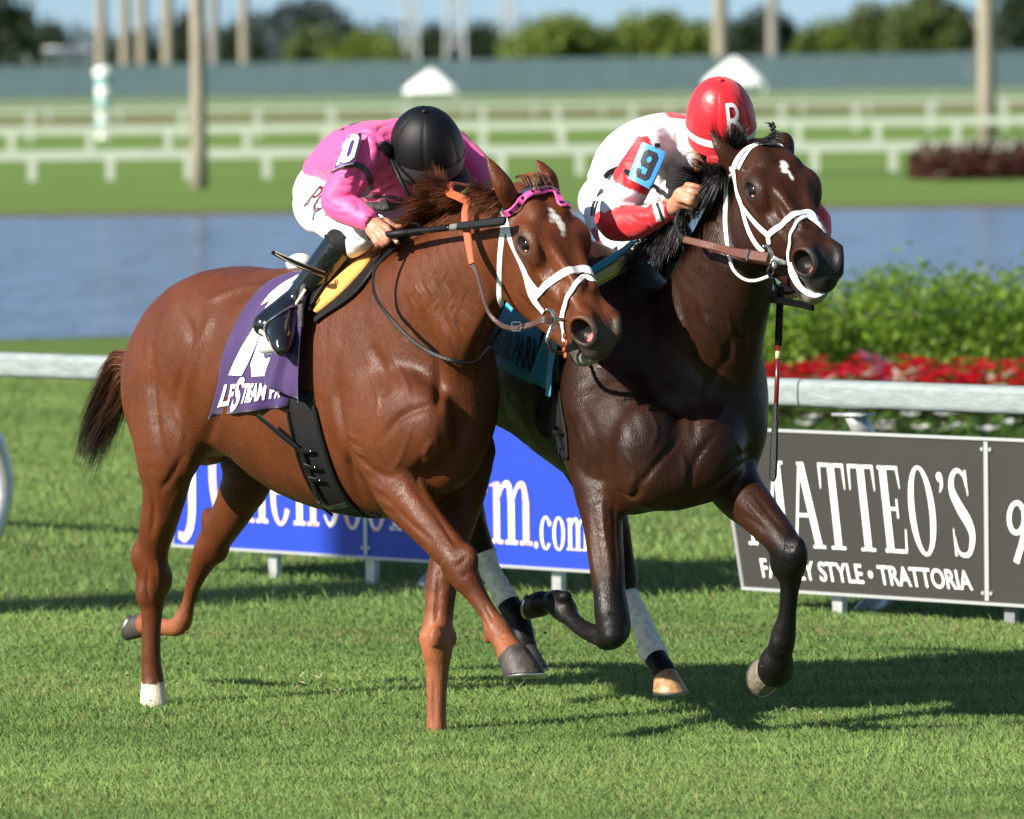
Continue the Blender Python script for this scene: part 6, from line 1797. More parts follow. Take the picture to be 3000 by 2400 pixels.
TH_F = [(1010, 580, 25.12, 72), (1110, 640, 24.98, 60), (1200, 660, 24.88, 46), (1190, 700, 24.92, 42)]
SHIN_N = [(1030, 712, 24.64, 45), (985, 740, 24.66, 47), (935, 800, 24.70, 44), (880, 870, 24.74, 37), (850, 915, 24.76, 36)]
SHIN_F = [(1190, 700, 24.92, 42), (1150, 760, 25.08, 44), (1090, 850, 25.20, 36), (1060, 900, 25.25, 34)]
hand_c = W(1115, 680, 24.38)
f = Field((-.95, 24.0, 1.05), (.02, 25.45, 2.10), .008, [(hand_c - .10, hand_c + .10, .0032)])
# the body inside the clothes: one continuous figure
for N in (TORSO, HIPS): limb(f, [(a[0], a[1], a[2], a[3] * .80, *a[4:]) for a in N], .03, SH)
limb(f, [(962, 500, 24.98, 55), (955, 560, 25.0, 60)], .03)
for N in (ARM_N, ARM_F, TH_N, TH_F, SHIN_N, SHIN_F): limb(f, [(a[0], a[1], a[2], a[3] * .72) for a in N], .02)
limb(f, [(1212, 450, 24.6, 60), (1225, 460, 24.56, 52)], .03)
# wrist, hand and five fingers closed round the whip
limb(f, [(1066, 640, 24.425, 27), (1084, 653, 24.41, 26, .8), (1100, 668, 24.39, 32, .6), (1112, 680, 24.38, 34, .55)], .012)
limb(f, [(1118, 662, 24.37, 13), (1134, 668, 24.355, 11), (1143, 680, 24.345, 9.5), (1155, 697, 24.335, 8.6), (1164, 710, 24.33, 7.2)], .006)   # index
limb(f, [(1112, 672, 24.365, 13), (1126, 684, 24.345, 11), (1136, 704, 24.335, 9.5), (1128, 714, 24.355, 8.5)], .006)
limb(f, [(1104, 680, 24.37, 13), (1114, 696, 24.35, 10.5), (1124, 712, 24.345, 9), (1116, 718, 24.365, 8)], .006)
limb(f, [(1096, 686, 24.38, 12), (1098, 704, 24.36, 9.5), (1108, 716, 24.355, 8), (1104, 719, 24.375, 7)], .006)
limb(f, [(1106, 654, 24.42, 13), (1130, 648, 24.42, 11), (1145, 658, 24.41, 9.5), (1160, 664, 24.405, 8.8), (1173, 663, 24.40, 7)], .006)        # thumb
limb(f, [(1440, 548, 24.54, 24), (1456, 566, 24.48, 24, .7), (1470, 580, 24.44, 18)], .01)
HN_C = (-.02, -.53, .85)
hc_root, hc, hn, hf, hs, hr = dome(pink, 1250, 447, 24.50, 112, HN_C, .162, M_HELMK, pmat('helmet_band_grey', (.03, .03, .034), .6), peak=(.55, -.80, -.3))
face(f, hc + hn * -.01, hn, hf, hs, 1.0)
V, F = f.mesh(1)
mesh_obj('body', V, F, M_SKIN, pink, True)
V, F = ball(W(1162, 708, 24.322), (.007, .004, .006), 6); mesh_obj('finger_nail', V, F, M_NAIL, pink, True)
# jersey
f = fieldbox([W(*a[:3]) for a in TORSO + ARM_N + ARM_F], .19, .0065)
limb(f, TORSO, .03, SH)
limb(f, [(1212, 452, 24.60, 78), (1262, 440, 24.66, 66), (1318, 432, 24.80, 56)], .04); limb(f, [(1160, 420, 24.56, 72), (1088, 428, 24.50, 58)], .04)
limb(f, ARM_N[:-1] + [(1078, 645, 24.415, 35)], .022); limb(f, ARM_F[:-1] + [(1440, 549, 24.56, 30)], .022)
limb(f, [(1080, 560, 24.80, 48), (1140, 575, 24.70, 46), (1195, 560, 24.60, 40)], .03)
# open cuffs and collar
f.ell(W(1087, 652, 24.405), (.020, .03, .026), None, .004, True)
V, F = f.mesh(2)
V = sculpt(V, F, [([(1060, 395), (1075, 440), (1060, 500), (1040, 560)], .012, -.012), ([(1058, 385), (1090, 392), (1120, 410)], .008, -.007),
    ([(985, 505), (1030, 500), (1070, 520)], .007, -.006), ([(978, 520), (1025, 515), (1066, 540)], .006, .004), ([(1000, 545), (1035, 545), (1060, 560)], .007, -.005),
    ([(1000, 560), (1030, 565), (1048, 588)], .006, .004), ([(1040, 585), (1052, 600), (1048, 618)], .007, -.006), ([(1100, 400), (1115, 440), (1112, 490)], .007, -.006), ([(1115, 395), (1135, 450), (1128, 500)], .006, .004),
    ([(1085, 560), (1130, 540), (1180, 500)], .009, -.007), ([(1090, 590), (1140, 560), (1190, 540)], .008, -.006), ([(1000, 390), (1040, 430), (1040, 470)], .010, -.005), ([(960, 440), (1000, 470), (1010, 520)], .010, -.006),
    ([(1150, 360), (1120, 372), (1100, 390)], .008, -.005)])
PINK = (.74, .080, .265)
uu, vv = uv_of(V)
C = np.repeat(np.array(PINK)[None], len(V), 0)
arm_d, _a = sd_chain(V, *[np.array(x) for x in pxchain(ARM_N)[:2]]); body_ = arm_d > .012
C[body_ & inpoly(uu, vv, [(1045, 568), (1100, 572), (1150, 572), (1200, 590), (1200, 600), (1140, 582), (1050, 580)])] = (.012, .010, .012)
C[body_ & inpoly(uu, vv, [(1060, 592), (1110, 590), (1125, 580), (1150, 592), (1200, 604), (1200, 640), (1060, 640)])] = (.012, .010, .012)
C[inpoly(uu, vv, [(998, 378), (1012, 372), (1010, 379), (1000, 384)]) | inpoly(uu, vv, [(1020, 366), (1064, 350), (1064, 355), (1024, 370)])] = (.02, .01, .02)
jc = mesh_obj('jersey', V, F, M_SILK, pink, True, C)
BJ = BVHTree.FromPolygons([tuple(p) for p in V], F.tolist())
# breeches
f = fieldbox([W(*a[:3]) for a in HIPS + TH_N + TH_F], .16, .0075)
limb(f, HIPS, .03, SH); limb(f, [(962, 505, 24.98, 58, 1.3), (955, 560, 25.0, 78, 1.2)], .03, SH)
limb(f, TH_N, .04); limb(f, TH_F, .04)
f.ell(W(930, 610, 24.86), (.07, .06, .08), None, .05)
V, F = f.mesh(2)
V = sculpt(V, F, [([(1000, 700), (1030, 690), (1060, 700)], .006, -.005), ([(1040, 712), (1060, 700), (1075, 690)], .005, -.004), ([(960, 640), (1000, 655), (1040, 660)], .008, -.005), ([(890, 600), (920, 590), (950, 600)], .008, -.004), ([(990, 660), (1030, 665), (1070, 680)], .006, .004), ([(1020, 640), (1050, 655), (1085, 675)], .006, -.004), ([(880, 560), (900, 590), (905, 620)], .008, -.003)])
bc = mesh_obj('breeches', V, F, M_BREECH, pink, True, np.repeat(np.array((.78, .78, .80))[None], len(V), 0))
BB = BVHTree.FromPolygons([tuple(p) for p in V], F.tolist())
# lettering on the breeches (partly covered by the arm)
M_MAROON = pmat('maroon_print', (.10, .010, .014), .6)
pb = Patch(BB, [(930, 520), (880, 612)], [(1010, 555), (962, 650)], 24.85, .002, 10, 10)
V, F = unit_text('POT', .0); pb.letters('lettering', V, F, [(.06, .10), (1.0, .10), (1.0, .86), (.22, .80)], M_MAROON, bc, .003, .1)
pb2 = Patch(BB, [(918, 598), (908, 640)], [(968, 615), (950, 670)], 24.8, .002, 8, 8)
V, F = unit_text('Y', .02); pb2.letters('lettering', V, F, [(.06, .05), (.40, .05), (.42, .90), (.0, .90)], pmat('grey_print', (.12, .12, .13), .6), bc, .003, .1)
# boots
def boot(parent, shin, foot, toe, Y_, cuff=None):
    f = fieldbox([W(*a[:3]) for a in shin + foot + toe], .11, .006)
    limb(f, shin, .012); limb(f, foot, .02); limb(f, toe, .02)
    V, F = f.mesh(2)
    return mesh_obj('boot', V, F, M_BOOT, parent, True), V, F
b1, V, F = boot(pink, [(992, 722, 24.66, 50), (938, 795, 24.70, 48), (885, 862, 24.74, 41), (855, 902, 24.76, 40)], [(855, 900, 24.76, 43), (815, 932, 24.74, 47), (778, 952, 24.72, 38)], [(850, 912, 24.74, 45), (828, 962, 24.68, 46), (826, 1000, 24.62, 36), (825, 1024, 24.59, 22)], 24.7)
BBT = BVHTree.FromPolygons([tuple(p) for p in V], F.tolist())
strap('sole', BBT, [(745, 985), (765, 1005), (790, 1028), (812, 1042)], 12, 24.65, M_SOLE, b1, .008, .001)
strap('boot_cuff', BBT, [(952, 690), (985, 712), (1012, 742), (1028, 762)], 9, 24.65, M_BLACK, b1, .003, .002)
V, F = ball(W(795, 1022, 24.72), (.05, .03, .02), 10); mesh_obj('stirrup_pad', V, F, M_SOLE, b1, True)
f = fieldbox([W(*a[:3]) for a in SHIN_N[:2] + TH_N[-2:]], .10, .006)
limb(f, [(1000, 712, 24.655, 50.5), (1022, 705, 24.645, 49)], .01); V, F = f.mesh(1); mesh_obj('boot_lining', V, F, M_ELASTIC, pink, True)
boot(pink, [(1175, 722, 24.98, 46), (1130, 790, 25.12, 44), (1085, 860, 25.22, 38)], [(1085, 860, 25.22, 40), (1055, 900, 25.24, 38)], [(1080, 880, 25.20, 36), (1075, 930, 25.14, 28)], 25.1)
stir = [W(868, 890, 24.66), W(877, 876, 24.63), W(886, 862, 24.62), W(895, 848, 24.62)]
free_strap('stirrup_leather', stir, (-.6, -.75, .2), .012, M_STITCH, sd, .004)
strap('stirrup_iron', BBT, [(762, 998), (776, 965), (808, 930), (846, 905), (874, 890)], 8, 24.6, M_STEELB, sd, .005, .003)
# arm band and number badge
strap('arm_band', BJ, [(975, 508), (1005, 490), (1045, 484), (1072, 500), (1084, 530), (1078, 555), (1062, 572)], [10, 14, 17, 18, 19, 18, 12], 24.4, pmat('grey_webbing', (.06, .06, .062), .8, noise=.4, nscale=90), pink, .004, .004)
def badge(parent, quad, Y, mat_edge, mat, digits, bulge):
    """stiff number plate lying on an arm: bl, br, tr, tl picture corners with depths"""
    q = [W(*p) for p in quad]; n_ = unit(np.cross(q[1] - q[0], q[3] - q[0])); 
    if n_[1] > 0: n_ = -n_
    def ev(x, y, up=0):
        return q[0] * (1 - x) * (1 - y) + q[1] * x * (1 - y) + q[2] * x * y + q[3] * (1 - x) * y + n_ * (up + bulge * (1 - (2 * x - 1) ** 2))
    def plate(name, m_, up, thick, mat, par):
        rows = []
        for j in range(9):
            y = m_ + (1 - 2 * m_) * j / 8; cut = .05 * (abs(j - 4) / 4) ** 8
            rows.append([ev(m_ + cut + (1 - 2 * m_ - 2 * cut) * i / 10, y, up) for i in range(11)])
        V1, F1 = grid_mesh(rows); n = len(V1); V2 = V1 - n_ * thick
        rim = list(range(11)) + [j * 11 + 10 for j in range(1, 9)] + [8 * 11 + i for i in range(9, -1, -1)] + [j * 11 for j in range(7, 0, -1)]
        Fs = [tuple(a) for a in F1] + [tuple(a[::-1] + n) for a in F1] + [(rim[k], rim[(k + 1) % len(rim)], rim[(k + 1) % len(rim)] + n, rim[k] + n) for k in range(len(rim))]
        return mesh_obj(name, np.vstack([V1, V2]), Fs, mat, par)
    b_ = plate('number_badge', 0, 0, .004, mat_edge, parent); plate('badge_face', .025, .0015, .001, mat, b_)
    for (V, F, x0, x1, y0, y1, md, up) in digits:
        P = np.array([ev(x0 + (x1 - x0) * p[0], y0 + (y1 - y0) * p[1], up) for p in V]); F = [f_ if np.dot(np.cross(P[f_[1]] - P[f_[0]], P[f_[2]] - P[f_[0]]), n_) > 0 else f_[::-1] for f_ in F]
        mesh_obj('number', P, F, md, b_)
V1_, F1_ = poly_unit(DIG1); V0_, F0_ = poly_unit(DIG0); V9_, F9_ = poly_unit(DIG9)
badge(pink, [(974, 502, 24.40), (1038, 480, 24.385), (1062, 388, 24.425), (1012, 404, 24.435)], 24.4, pmat('badge_edge', (.40, .40, .42), .5), M_BADGEP, [(V1_, F1_, .06, .34, .10, .90, M_CLOTHW, .004), (V0_, F0_, .36, .95, .08, .94, M_CLOTHW, .004)], .012)
strap('chin_strap', BVHTree.FromPolygons([tuple(p) for p in V], F.tolist()) if False else BJ, [(1118, 420), (1130, 440), (1145, 470)], 22, 24.4, M_BLACK, pink, .008, .012)
tube_obj('chin_strap', [W(1148, 470, 24.42), W(1163, 505, 24.38), W(1182, 545, 24.36), W(1200, 572, 24.36), W(1222, 588, 24.38)], [.007, .008, .008, .007, .006], M_BLACK, pink)
m = MB(); m.tube([W(1108, 416, 24.46), W(1128, 432, 24.44), W(1146, 456, 24.44)], [.014, .020, .012], 8); m.build('neck_bow', M_HELMK, pink, True)
# whip in the right hand
wh = empty('riding_whip', W(1150, 672, 24.37)); tag(wh, 'black riding whip held level across the chestnut neck', 'whip')
a, b_ = W(1085, 694, 24.40), W(1484, 648, 23.93)
d = b_ - a
tube_obj('handle', [a, a + d * .30], [.0135, .0125], M_BLACK, wh, 14)
tube_obj('shaft', [a + d * .30, a + d * .44, a + d * .60], [.0125, .010, .0085], M_PATENT, wh, 12)
for k in range(7):
    c = a + d * (.31 + k * .012); tube_obj('ring', [c, c + d * .004], .0135, M_BLACK, wh, 12)
for k in range(10):
    c = a + d * (.45 + k * .013); tube_obj('ring', [c, c + d * .005], .0108, M_ELASTIC, wh, 12)
tube_obj('collar', [a + d * .60, a + d * .655], .0115, pmat('grey_tape', (.16, .15, .13), .7), wh, 12)
pp_ = [a + d * t_ for t_ in (.655, .74, .84, .93, .985, 1.0)]
free_strap('flap', pp_, (-.35, -.85, .35), [.026, .030, .030, .032, .030, .012], M_BLACK, wh, .010)

# ================= rider in white and red on the dark horse
redp = empty('person', W(1790, 640, 24.95)); tag(redp, 'person in white and red silks and red helmet crouched over the dark bay', 'person', 'jockeys')
SH2 = (.9, .43, 0)
TORSO = [(1798, 520, 24.95, 62, 1.3), (1868, 468, 24.78, 102, 1.2), (1950, 446, 24.60, 116, 1.15), (2030, 436, 24.44, 92, 1.15)]
ARM_N = [(1898, 430, 24.34, 60), (1858, 520, 24.30, 60), (1800, 640, 24.30, 58), (1862, 652, 24.23, 50), (1915, 634, 24.16, 38), (1966, 612, 24.10, 27)]
ARM_F = [(2120, 450, 24.72, 56), (2250, 540, 24.78, 50), (2392, 650, 24.72, 44), (2356, 760, 24.50, 34), (2318, 830, 24.26, 25)]
HIPS = [(1782, 594, 25.02, 74, 1.3), (1812, 580, 24.98, 74, 1.25)]
TH_N = [(1782, 628, 24.88, 72), (1810, 690, 24.72, 58), (1872, 716, 24.56, 46), (1850, 735, 24.58, 42)]
TH_F = [(1880, 610, 25.08, 70), (1960, 670, 24.96, 54), (1992, 705, 24.86, 44), (1980, 740, 24.9, 40)]
SHIN_N = [(1850, 735, 24.58, 42), (1780, 800, 24.66, 44), (1690, 880, 24.72, 38), (1650, 930, 24.76, 36)]
SHIN_F = [(1980, 740, 24.9, 40), (1930, 830, 25.1, 40), (1880, 900, 25.2, 36)]
hand_c = W(2020, 580, 24.08); hand_f = W(2305, 850, 24.22)
f = Field((.14, 23.9, 1.10), (1.14, 25.45, 2.20), .008, [(hand_c - .09, hand_c + .09, .0032), (hand_f - .07, hand_f + .07, .0036)])
for N in (TORSO, HIPS): limb(f, [(a[0], a[1], a[2], a[3] * .80, *a[4:]) for a in N], .03, SH2)
limb(f, [(1798, 520, 24.95, 52), (1790, 580, 25.0, 58)], .03)
for N in (ARM_N, ARM_F, TH_N, TH_F, SHIN_N, SHIN_F): limb(f, [(a[0], a[1], a[2], a[3] * .72) for a in N], .02)
limb(f, [(1950, 612, 24.12, 27), (1974, 604, 24.09, 25, .8), (1990, 590, 24.07, 27, .6), (2000, 576, 24.06, 30, .5)], .012)
limb(f, [(1993, 583, 24.05, 13), (2006, 586, 24.03, 10.5), (2022, 594, 24.02, 9.8), (2034, 600, 24.04, 9), (2024, 606, 24.06, 8)], .005)        # index, bent round the rein
limb(f, [(2000, 570, 24.05, 13), (2014, 572, 24.03, 10.5), (2030, 580, 24.02, 9.8), (2044, 588, 24.05, 8.5)], .005)
limb(f, [(2007, 556, 24.06, 13), (2022, 558, 24.035, 10.5), (2042, 565, 24.03, 9.6), (2058, 572, 24.06, 8)], .005)
limb(f, [(2014, 544, 24.07, 11), (2030, 545, 24.05, 9), (2052, 551, 24.05, 8.2), (2070, 556, 24.07, 6.6)], .005)
limb(f, [(1992, 598, 24.08, 12), (2006, 602, 24.065, 9.5), (2018, 606, 24.06, 8.5)], .005)                                                    # thumb
limb(f, [(2322, 822, 24.28, 24), (2312, 842, 24.23, 28, .6), (2304, 852, 24.22, 28, .6)], .01)
for k, (du, dv) in enumerate(((0, 0), (14, -2), (28, -6), (41, -12))):
    limb(f, [(2286 + du, 846 + dv, 24.20, 8.5), (2284 + du, 862 + dv, 24.17, 8.5), (2286 + du, 876 + dv, 24.18, 7.5), (2292 + du, 880 + dv, 24.21, 6.5)], .005)
limb(f, [(2284, 842, 24.24, 10), (2270, 858, 24.21, 9), (2268, 874, 24.19, 7.5)], .005)
HN_D = (-.02, -.50, .866)
hd_root, hc2, hn2, hf2, hs2, hr2 = dome(redp, 2112, 365, 24.22, 104, HN_D, .168, M_HELMR, M_WHT, band=(-.13, .03), peak=(.50, -.83, -.3))
face(f, hc2 + hn2 * -.01, hn2, hf2, hs2, 1.0)
V, F = f.mesh(1); mesh_obj('body', V, F, M_SKIN, redp, True)
BFD = BVHTree.FromPolygons([tuple(p) for p in V], F.tolist())
f = fieldbox([W(*a[:3]) for a in TORSO + ARM_N + ARM_F], .19, .0065)
limb(f, TORSO, .03, SH2)
limb(f, [(2030, 436, 24.44, 80), (2075, 440, 24.56, 66), (2120, 450, 24.72, 56)], .04); limb(f, [(1965, 425, 24.44, 74), (1898, 430, 24.34, 60)], .04)
limb(f, ARM_N[:-1] + [(1958, 614, 24.11, 30)], .022); limb(f, ARM_F[:-1] + [(2326, 815, 24.32, 29)], .022)
limb(f, [(1890, 545, 24.72, 55), (1950, 555, 24.55, 52), (2010, 520, 24.44, 46)], .03)
limb(f, [(1950, 618, 24.12, 31), (1962, 613, 24.105, 30)], .008)
f.ell(W(1968, 612, 24.09), (.018, .03, .026), None, .004, True)
V, F = f.mesh(2)
V = sculpt(V, F, [([(1960, 480), (1950, 520), (1925, 560)], .010, -.012), ([(1975, 500), (1960, 545), (1930, 580)], .008, -.009), ([(1990, 470), (1985, 520), (1960, 570)], .008, .005), ([(2010, 450), (2008, 510), (1985, 560)], .008, -.007),
    ([(1930, 590), (1965, 580), (1990, 560)], .008, -.006), ([(1830, 600), (1870, 605), (1900, 625)], .008, -.007), ([(1800, 600), (1840, 590), (1880, 600)], .007, -.004), ([(1930, 400), (1960, 420), (1990, 420)], .008, -.005), ([(1800, 480), (1830, 500), (1840, 540)], .009, -.006), ([(1880, 640), (1900, 660), (1910, 680)], .006, -.004), ([(2005, 345), (1985, 400), (2000, 440)], .007, -.005)])
WHITE, RED = (.70, .70, .72), (.62, .012, .020)
C = np.repeat(np.array(WHITE)[None], len(V), 0); uu, vv = uv_of(V)
arm_d, arm_p = sd_chain(V, *[np.array(x) for x in pxchain(ARM_N)[:2]])
red_ = inpoly(uu, vv, [(1868, 400), (1900, 398), (1908, 420), (1930, 560), (1905, 578), (1800, 535), (1790, 505), (1820, 470)]) & (arm_d < .04)
red_ |= (arm_d < .03) & (arm_p > 1.98) & ~inpoly(uu, vv, [(1700, 520), (1800, 560), (1920, 580), (1895, 608), (1850, 596), (1800, 590), (1745, 625)])
red_ |= inpoly(uu, vv, [(1940, 324), (1960, 345), (2010, 350), (2010, 338), (1990, 330), (1985, 322), (1960, 315)])
C[red_] = RED
C[(arm_d < .03) & inpoly(uu, vv, [(1909, 592), (1938, 590), (1950, 645), (1922, 650)])] = WHITE
af_d, af_p = sd_chain(V, *[np.array(x) for x in pxchain(ARM_F)[:2]]); C[(af_d < .03) & (af_p > 1.7)] = RED
mesh_obj('jersey', V, F, M_SILK, redp, True, C)
BJ2 = BVHTree.FromPolygons([tuple(p) for p in V], F.tolist())
f = fieldbox([W(*a[:3]) for a in HIPS + TH_N + TH_F], .16, .0075)
limb(f, HIPS, .03, SH2); limb(f, [(1798, 525, 24.95, 58, 1.3), (1790, 575, 25.0, 72, 1.2)], .03, SH2); limb(f, TH_N, .04); limb(f, TH_F, .04)
V, F = f.mesh(2)
V = sculpt(V, F, [([(1730, 620), (1760, 640), (1780, 670)], .008, -.004), ([(1800, 690), (1830, 700), (1860, 705)], .007, -.004)])
C = np.repeat(np.array((.78, .78, .79))[None], len(V), 0); uu, vv = uv_of(V)
C[inpoly(uu, vv, [(1700, 690), (1745, 665), (1790, 770), (1720, 790)])] = (.30, .01, .02)
bd_ = mesh_obj('breeches', V, F, M_BREECH, redp, True, C)
BB2 = BVHTree.FromPolygons([tuple(p) for p in V], F.tolist())
pb = Patch(BB2, [(1752, 540), (1716, 590), (1715, 640)], [(1800, 545), (1770, 590), (1764, 640)], 24.85, .002, 10, 12)
V, F = unit_text('VAL', .02); pb.letters('lettering', V, F, [(.25, .62), (1.6, .52), (1.6, .98), (.35, .96)], M_CLOTHK, bd_, .003, .1)
V, F = unit_text('IRI', .03); pb.letters('lettering', V, F, [(.36, .06), (1.15, .02), (1.2, .46), (.42, .50)], M_CLOTHK, bd_, .003, .1)
boot(redp, [(1845, 745, 24.6, 46), (1780, 802, 24.66, 46), (1700, 872, 24.72, 41), (1665, 915, 24.76, 38)], [(1665, 915, 24.76, 40), (1625, 945, 24.76, 36)], [(1660, 930, 24.74, 38), (1650, 985, 24.68, 30)], 24.7)
boot(redp, [(1978, 735, 24.9, 44), (1935, 820, 25.1, 43), (1890, 890, 25.2, 38)], [(1890, 890, 25.2, 38), (1860, 920, 25.2, 34)], [(1885, 905, 25.2, 34), (1880, 950, 25.15, 26)], 25.1)
kf = fieldbox([W(1975, 690, 24.85)], .16, .0075); limb(kf, [(1940, 672, 24.82, 42), (1985, 690, 24.78, 44), (1978, 730, 24.84, 42)], .02); V, F = kf.mesh(1); mesh_obj('knee_patch', V, F, M_ELASTIC, redp, True)
strap('arm_band', BJ2, [(1776, 516), (1800, 498), (1835, 505), (1870, 520), (1905, 545), (1928, 560)], [14, 17, 17, 15, 14, 12], 24.3, M_ELASTIC, redp, .004, .004)
badge(redp, [(1838, 523, 24.195), (1905, 556, 24.165), (1955, 448, 24.20), (1880, 416, 24.22)], 24.25, M_BADGE, M_BADGE, [(V9_, F9_, .25, .80, .12, .88, M_CLOTHK, .004)], .010)
m = MB(); q = W(1926, 426, 24.20); m.box(q, (.018, .012, .014)); m.build('badge_clip', M_ELASTIC, redp)
strap('wrist_band', BJ2, [(1926, 598), (1934, 618), (1944, 646)], 9, 24.1, M_CLOTHK, redp, .003, .002)
# letter R on the cap
rv, rf_ = unit_text('R', .0)
def on_dome(a, t_, up=.004):
    R_ = hr2 * math.cos(t_) ** .9
    return hc2 + (hf2 * math.cos(a) * 1.06 + hs2 * math.sin(a) * .97) * (R_ + up) + hn2 * (.168 * math.sin(t_) + up * math.sin(t_))
m_ = bmesh.new(); vs = [m_.verts.new((a, c, 0)) for a, c in rv]
for f_ in rf_: m_.faces.new([vs[i] for i in f_])
for _ in range(2):
    ed = [e for e in m_.edges if e.calc_length() > .12]
    bmesh.ops.subdivide_edges(m_, edges=ed, cuts=1); bmesh.ops.triangulate(m_, faces=m_.faces)
m_.verts.index_update(); A = [v_.co[:2] for v_ in m_.verts]; Fs = [tuple(v_.index for v_ in f_.verts) for f_ in m_.faces]; m_.free()
sgn = 1 if (W(2200, 350, 24.1) - W(2100, 350, 24.1)) @ hs2 > 0 else -1
P = np.array([on_dome(sgn * (-.40 + .58 * x), .08 + .78 * y) for x, y in A]); Fs = [f_ if np.dot(np.cross(P[f_[1]] - P[f_[0]], P[f_[2]] - P[f_[0]]), P[f_[0]] - hc2) > 0 else f_[::-1] for f_ in Fs]
mesh_obj('lettering', P, Fs, M_CLOTHW, hd_root)
# goggles, straps
for sg in (-1, 1):
    c = hc2 + hf2 * .098 + hs2 * sg * .036 - hn2 * .062
    V, F = ball(c, (.030, .024, .026), 10); mesh_obj('goggles', V, F, M_GOGGLE, redp, True)
tube_obj('goggle_frame', [hc2 + hf2 * a + hs2 * b_ - hn2 * c for a, b_, c in ((.02, -.092, .055), (.075, -.072, .062), (.118, 0, .066), (.075, .072, .062), (.02, .092, .055))], .009, M_BROWN, redp)
for sg in (-1, 1):
    tube_obj('chin_strap', [hc2 + hf2 * a + hs2 * b_ * sg - hn2 * c for a, b_, c in ((-.01, .092, .02), (.015, .086, .07), (.035, .066, .115), (.06, .02, .155), (.062, 0, .158))], .009, M_BLACK, redp)
# second whip hangs from the left hand
w2 = empty('riding_whip', W(2285, 860, 24.16)); tag(w2, 'black and red whip hanging down in front of the dark bay chest', 'whip')
a, b_ = W(2287, 842, 24.165), W(2265, 1412, 24.02); d = b_ - a
tube_obj('handle', [a, a + d * .30], [.0125, .0115], M_BLACK, w2, 12)
for k in range(6): tube_obj('ring', [a + d * (.12 + k * .028), a + d * (.125 + k * .028)], .0135, M_BLACK, w2, 12)
tube_obj('collar', [a + d * .33, a + d * .37], .009, pmat('cream_tape', (.45, .38, .22), .6), w2, 12)
tube_obj('shaft', [a + d * .30, a + d * .62], [.0085, .0075], pmat('red_shaft', (.14, .012, .012), .3), w2, 12)
free_strap('flap', [a + d * t_ for t_ in (.60, .68, .70, .74, .86, .97, 1.0)], (-.3, -.95, 0), [.013, .014, .020, .021, .026, .025, .008], M_BLACK, w2, .010)
free_strap('rein_end', [W(2240, 874, 24.14), W(2300, 884, 24.12), W(2345, 892, 24.11), W(2384, 900, 24.10)], (-.2, -.95, .2), [.024, .024, .022, .026], M_BROWN, rd, .005)
m = MB(); c = W(2382, 899, 24.09); m.box(c, (.008, .008, .028)); m.build('buckle', M_BLACK, rd)
# ---------------------------------------------------------------- manes, tail
M_HAIRC = None
def hair_mat(name, rough=.45):
    m, n, l, b = new_mat(name)
    at = n.new('ShaderNodeAttribute'); at.attribute_name = 'Col'; l.new(at.outputs['Color'], b.inputs['Base Color'])
    b.inputs['Roughness'].default_value = rough; b.inputs['Specular IOR Level'].default_value = .4
    return m
M_HAIR = hair_mat('horse_hair')
def strands(name, parent, guides, n, spread, wid, cols, seed, segs=9, tipcol=None):
    """locks of hair between guide curves (each a list of 3D points); every strand wanders on its own"""
    r = np.random.default_rng(seed); G_ = []
    for g in guides:
        A = catmull(np.array(g, float), 8); x = np.linspace(0, 1, len(A)); t_ = np.linspace(0, 1, segs)
        G_.append(np.stack([np.interp(t_, x, A[:, k]) for k in range(3)], 1))
    G_ = np.array(G_); Vs, Fs, Cs = [], [], []; k0 = 0; tt = np.linspace(0, 1, segs)
    clump = r.normal(size=(40, 3)) * spread
    for i in range(n):
        s = r.uniform(0, len(G_) - 1); a = int(min(s, len(G_) - 2)) if len(G_) > 1 else 0; fr = s - a
        P = G_[a] * (1 - fr) + G_[min(a + 1, len(G_) - 1)] * fr
        L = r.uniform(.55, 1.0); ii = np.linspace(0, (segs - 1) * L, segs); P = np.stack([np.interp(ii, np.arange(segs), P[:, q]) for q in range(3)], 1)
        j = r.normal(size=3) * spread * .55 + clump[int(s * 7) % 40] * .8
        P = P + j * (tt ** 1.2)[:, None] + r.normal(size=3) * spread * .18
        P = P + np.outer(np.sin(tt * r.uniform(3, 8) + r.uniform(0, 6)), r.normal(size=3)) * spread * .12 * tt[:, None]
        T = np.gradient(P, axis=0); sd_ = np.cross(T, r.normal(size=3)); sd_ /= np.linalg.norm(sd_, axis=1)[:, None] + 1e-9
        w = wid * r.uniform(.6, 1.4) * (1 - tt * .85)[:, None]
        V = np.stack([P - sd_ * w, P + sd_ * w], 1).reshape(-1, 3); Vs.append(V)
        q = np.arange(segs - 1)[:, None] * 2 + k0; Fs.append(np.hstack([q, q + 1, q + 3, q + 2])); k0 += 2 * segs
        c0 = np.array(cols[r.integers(len(cols))]) * r.uniform(.75, 1.25)
        c = np.repeat(c0[None], segs, 0)
        if tipcol is not None: c = c * (1 - tt ** 1.0)[:, None] + np.array(tipcol) * (tt ** 1.0)[:, None]
        Cs.append(np.repeat(c, 2, 0))
    return mesh_obj(name, np.vstack(Vs), np.vstack(Fs), M_HAIR, parent, True, np.vstack(Cs))
def wl(*pts): return [W(*p) for p in pts]
RB = [(.17, .055, .022), (.13, .040, .016), (.24, .085, .034), (.09, .028, .012)]
KB = [(.010, .009, .009), (.014, .012, .011), (.020, .016, .014), (.006, .006, .006)]
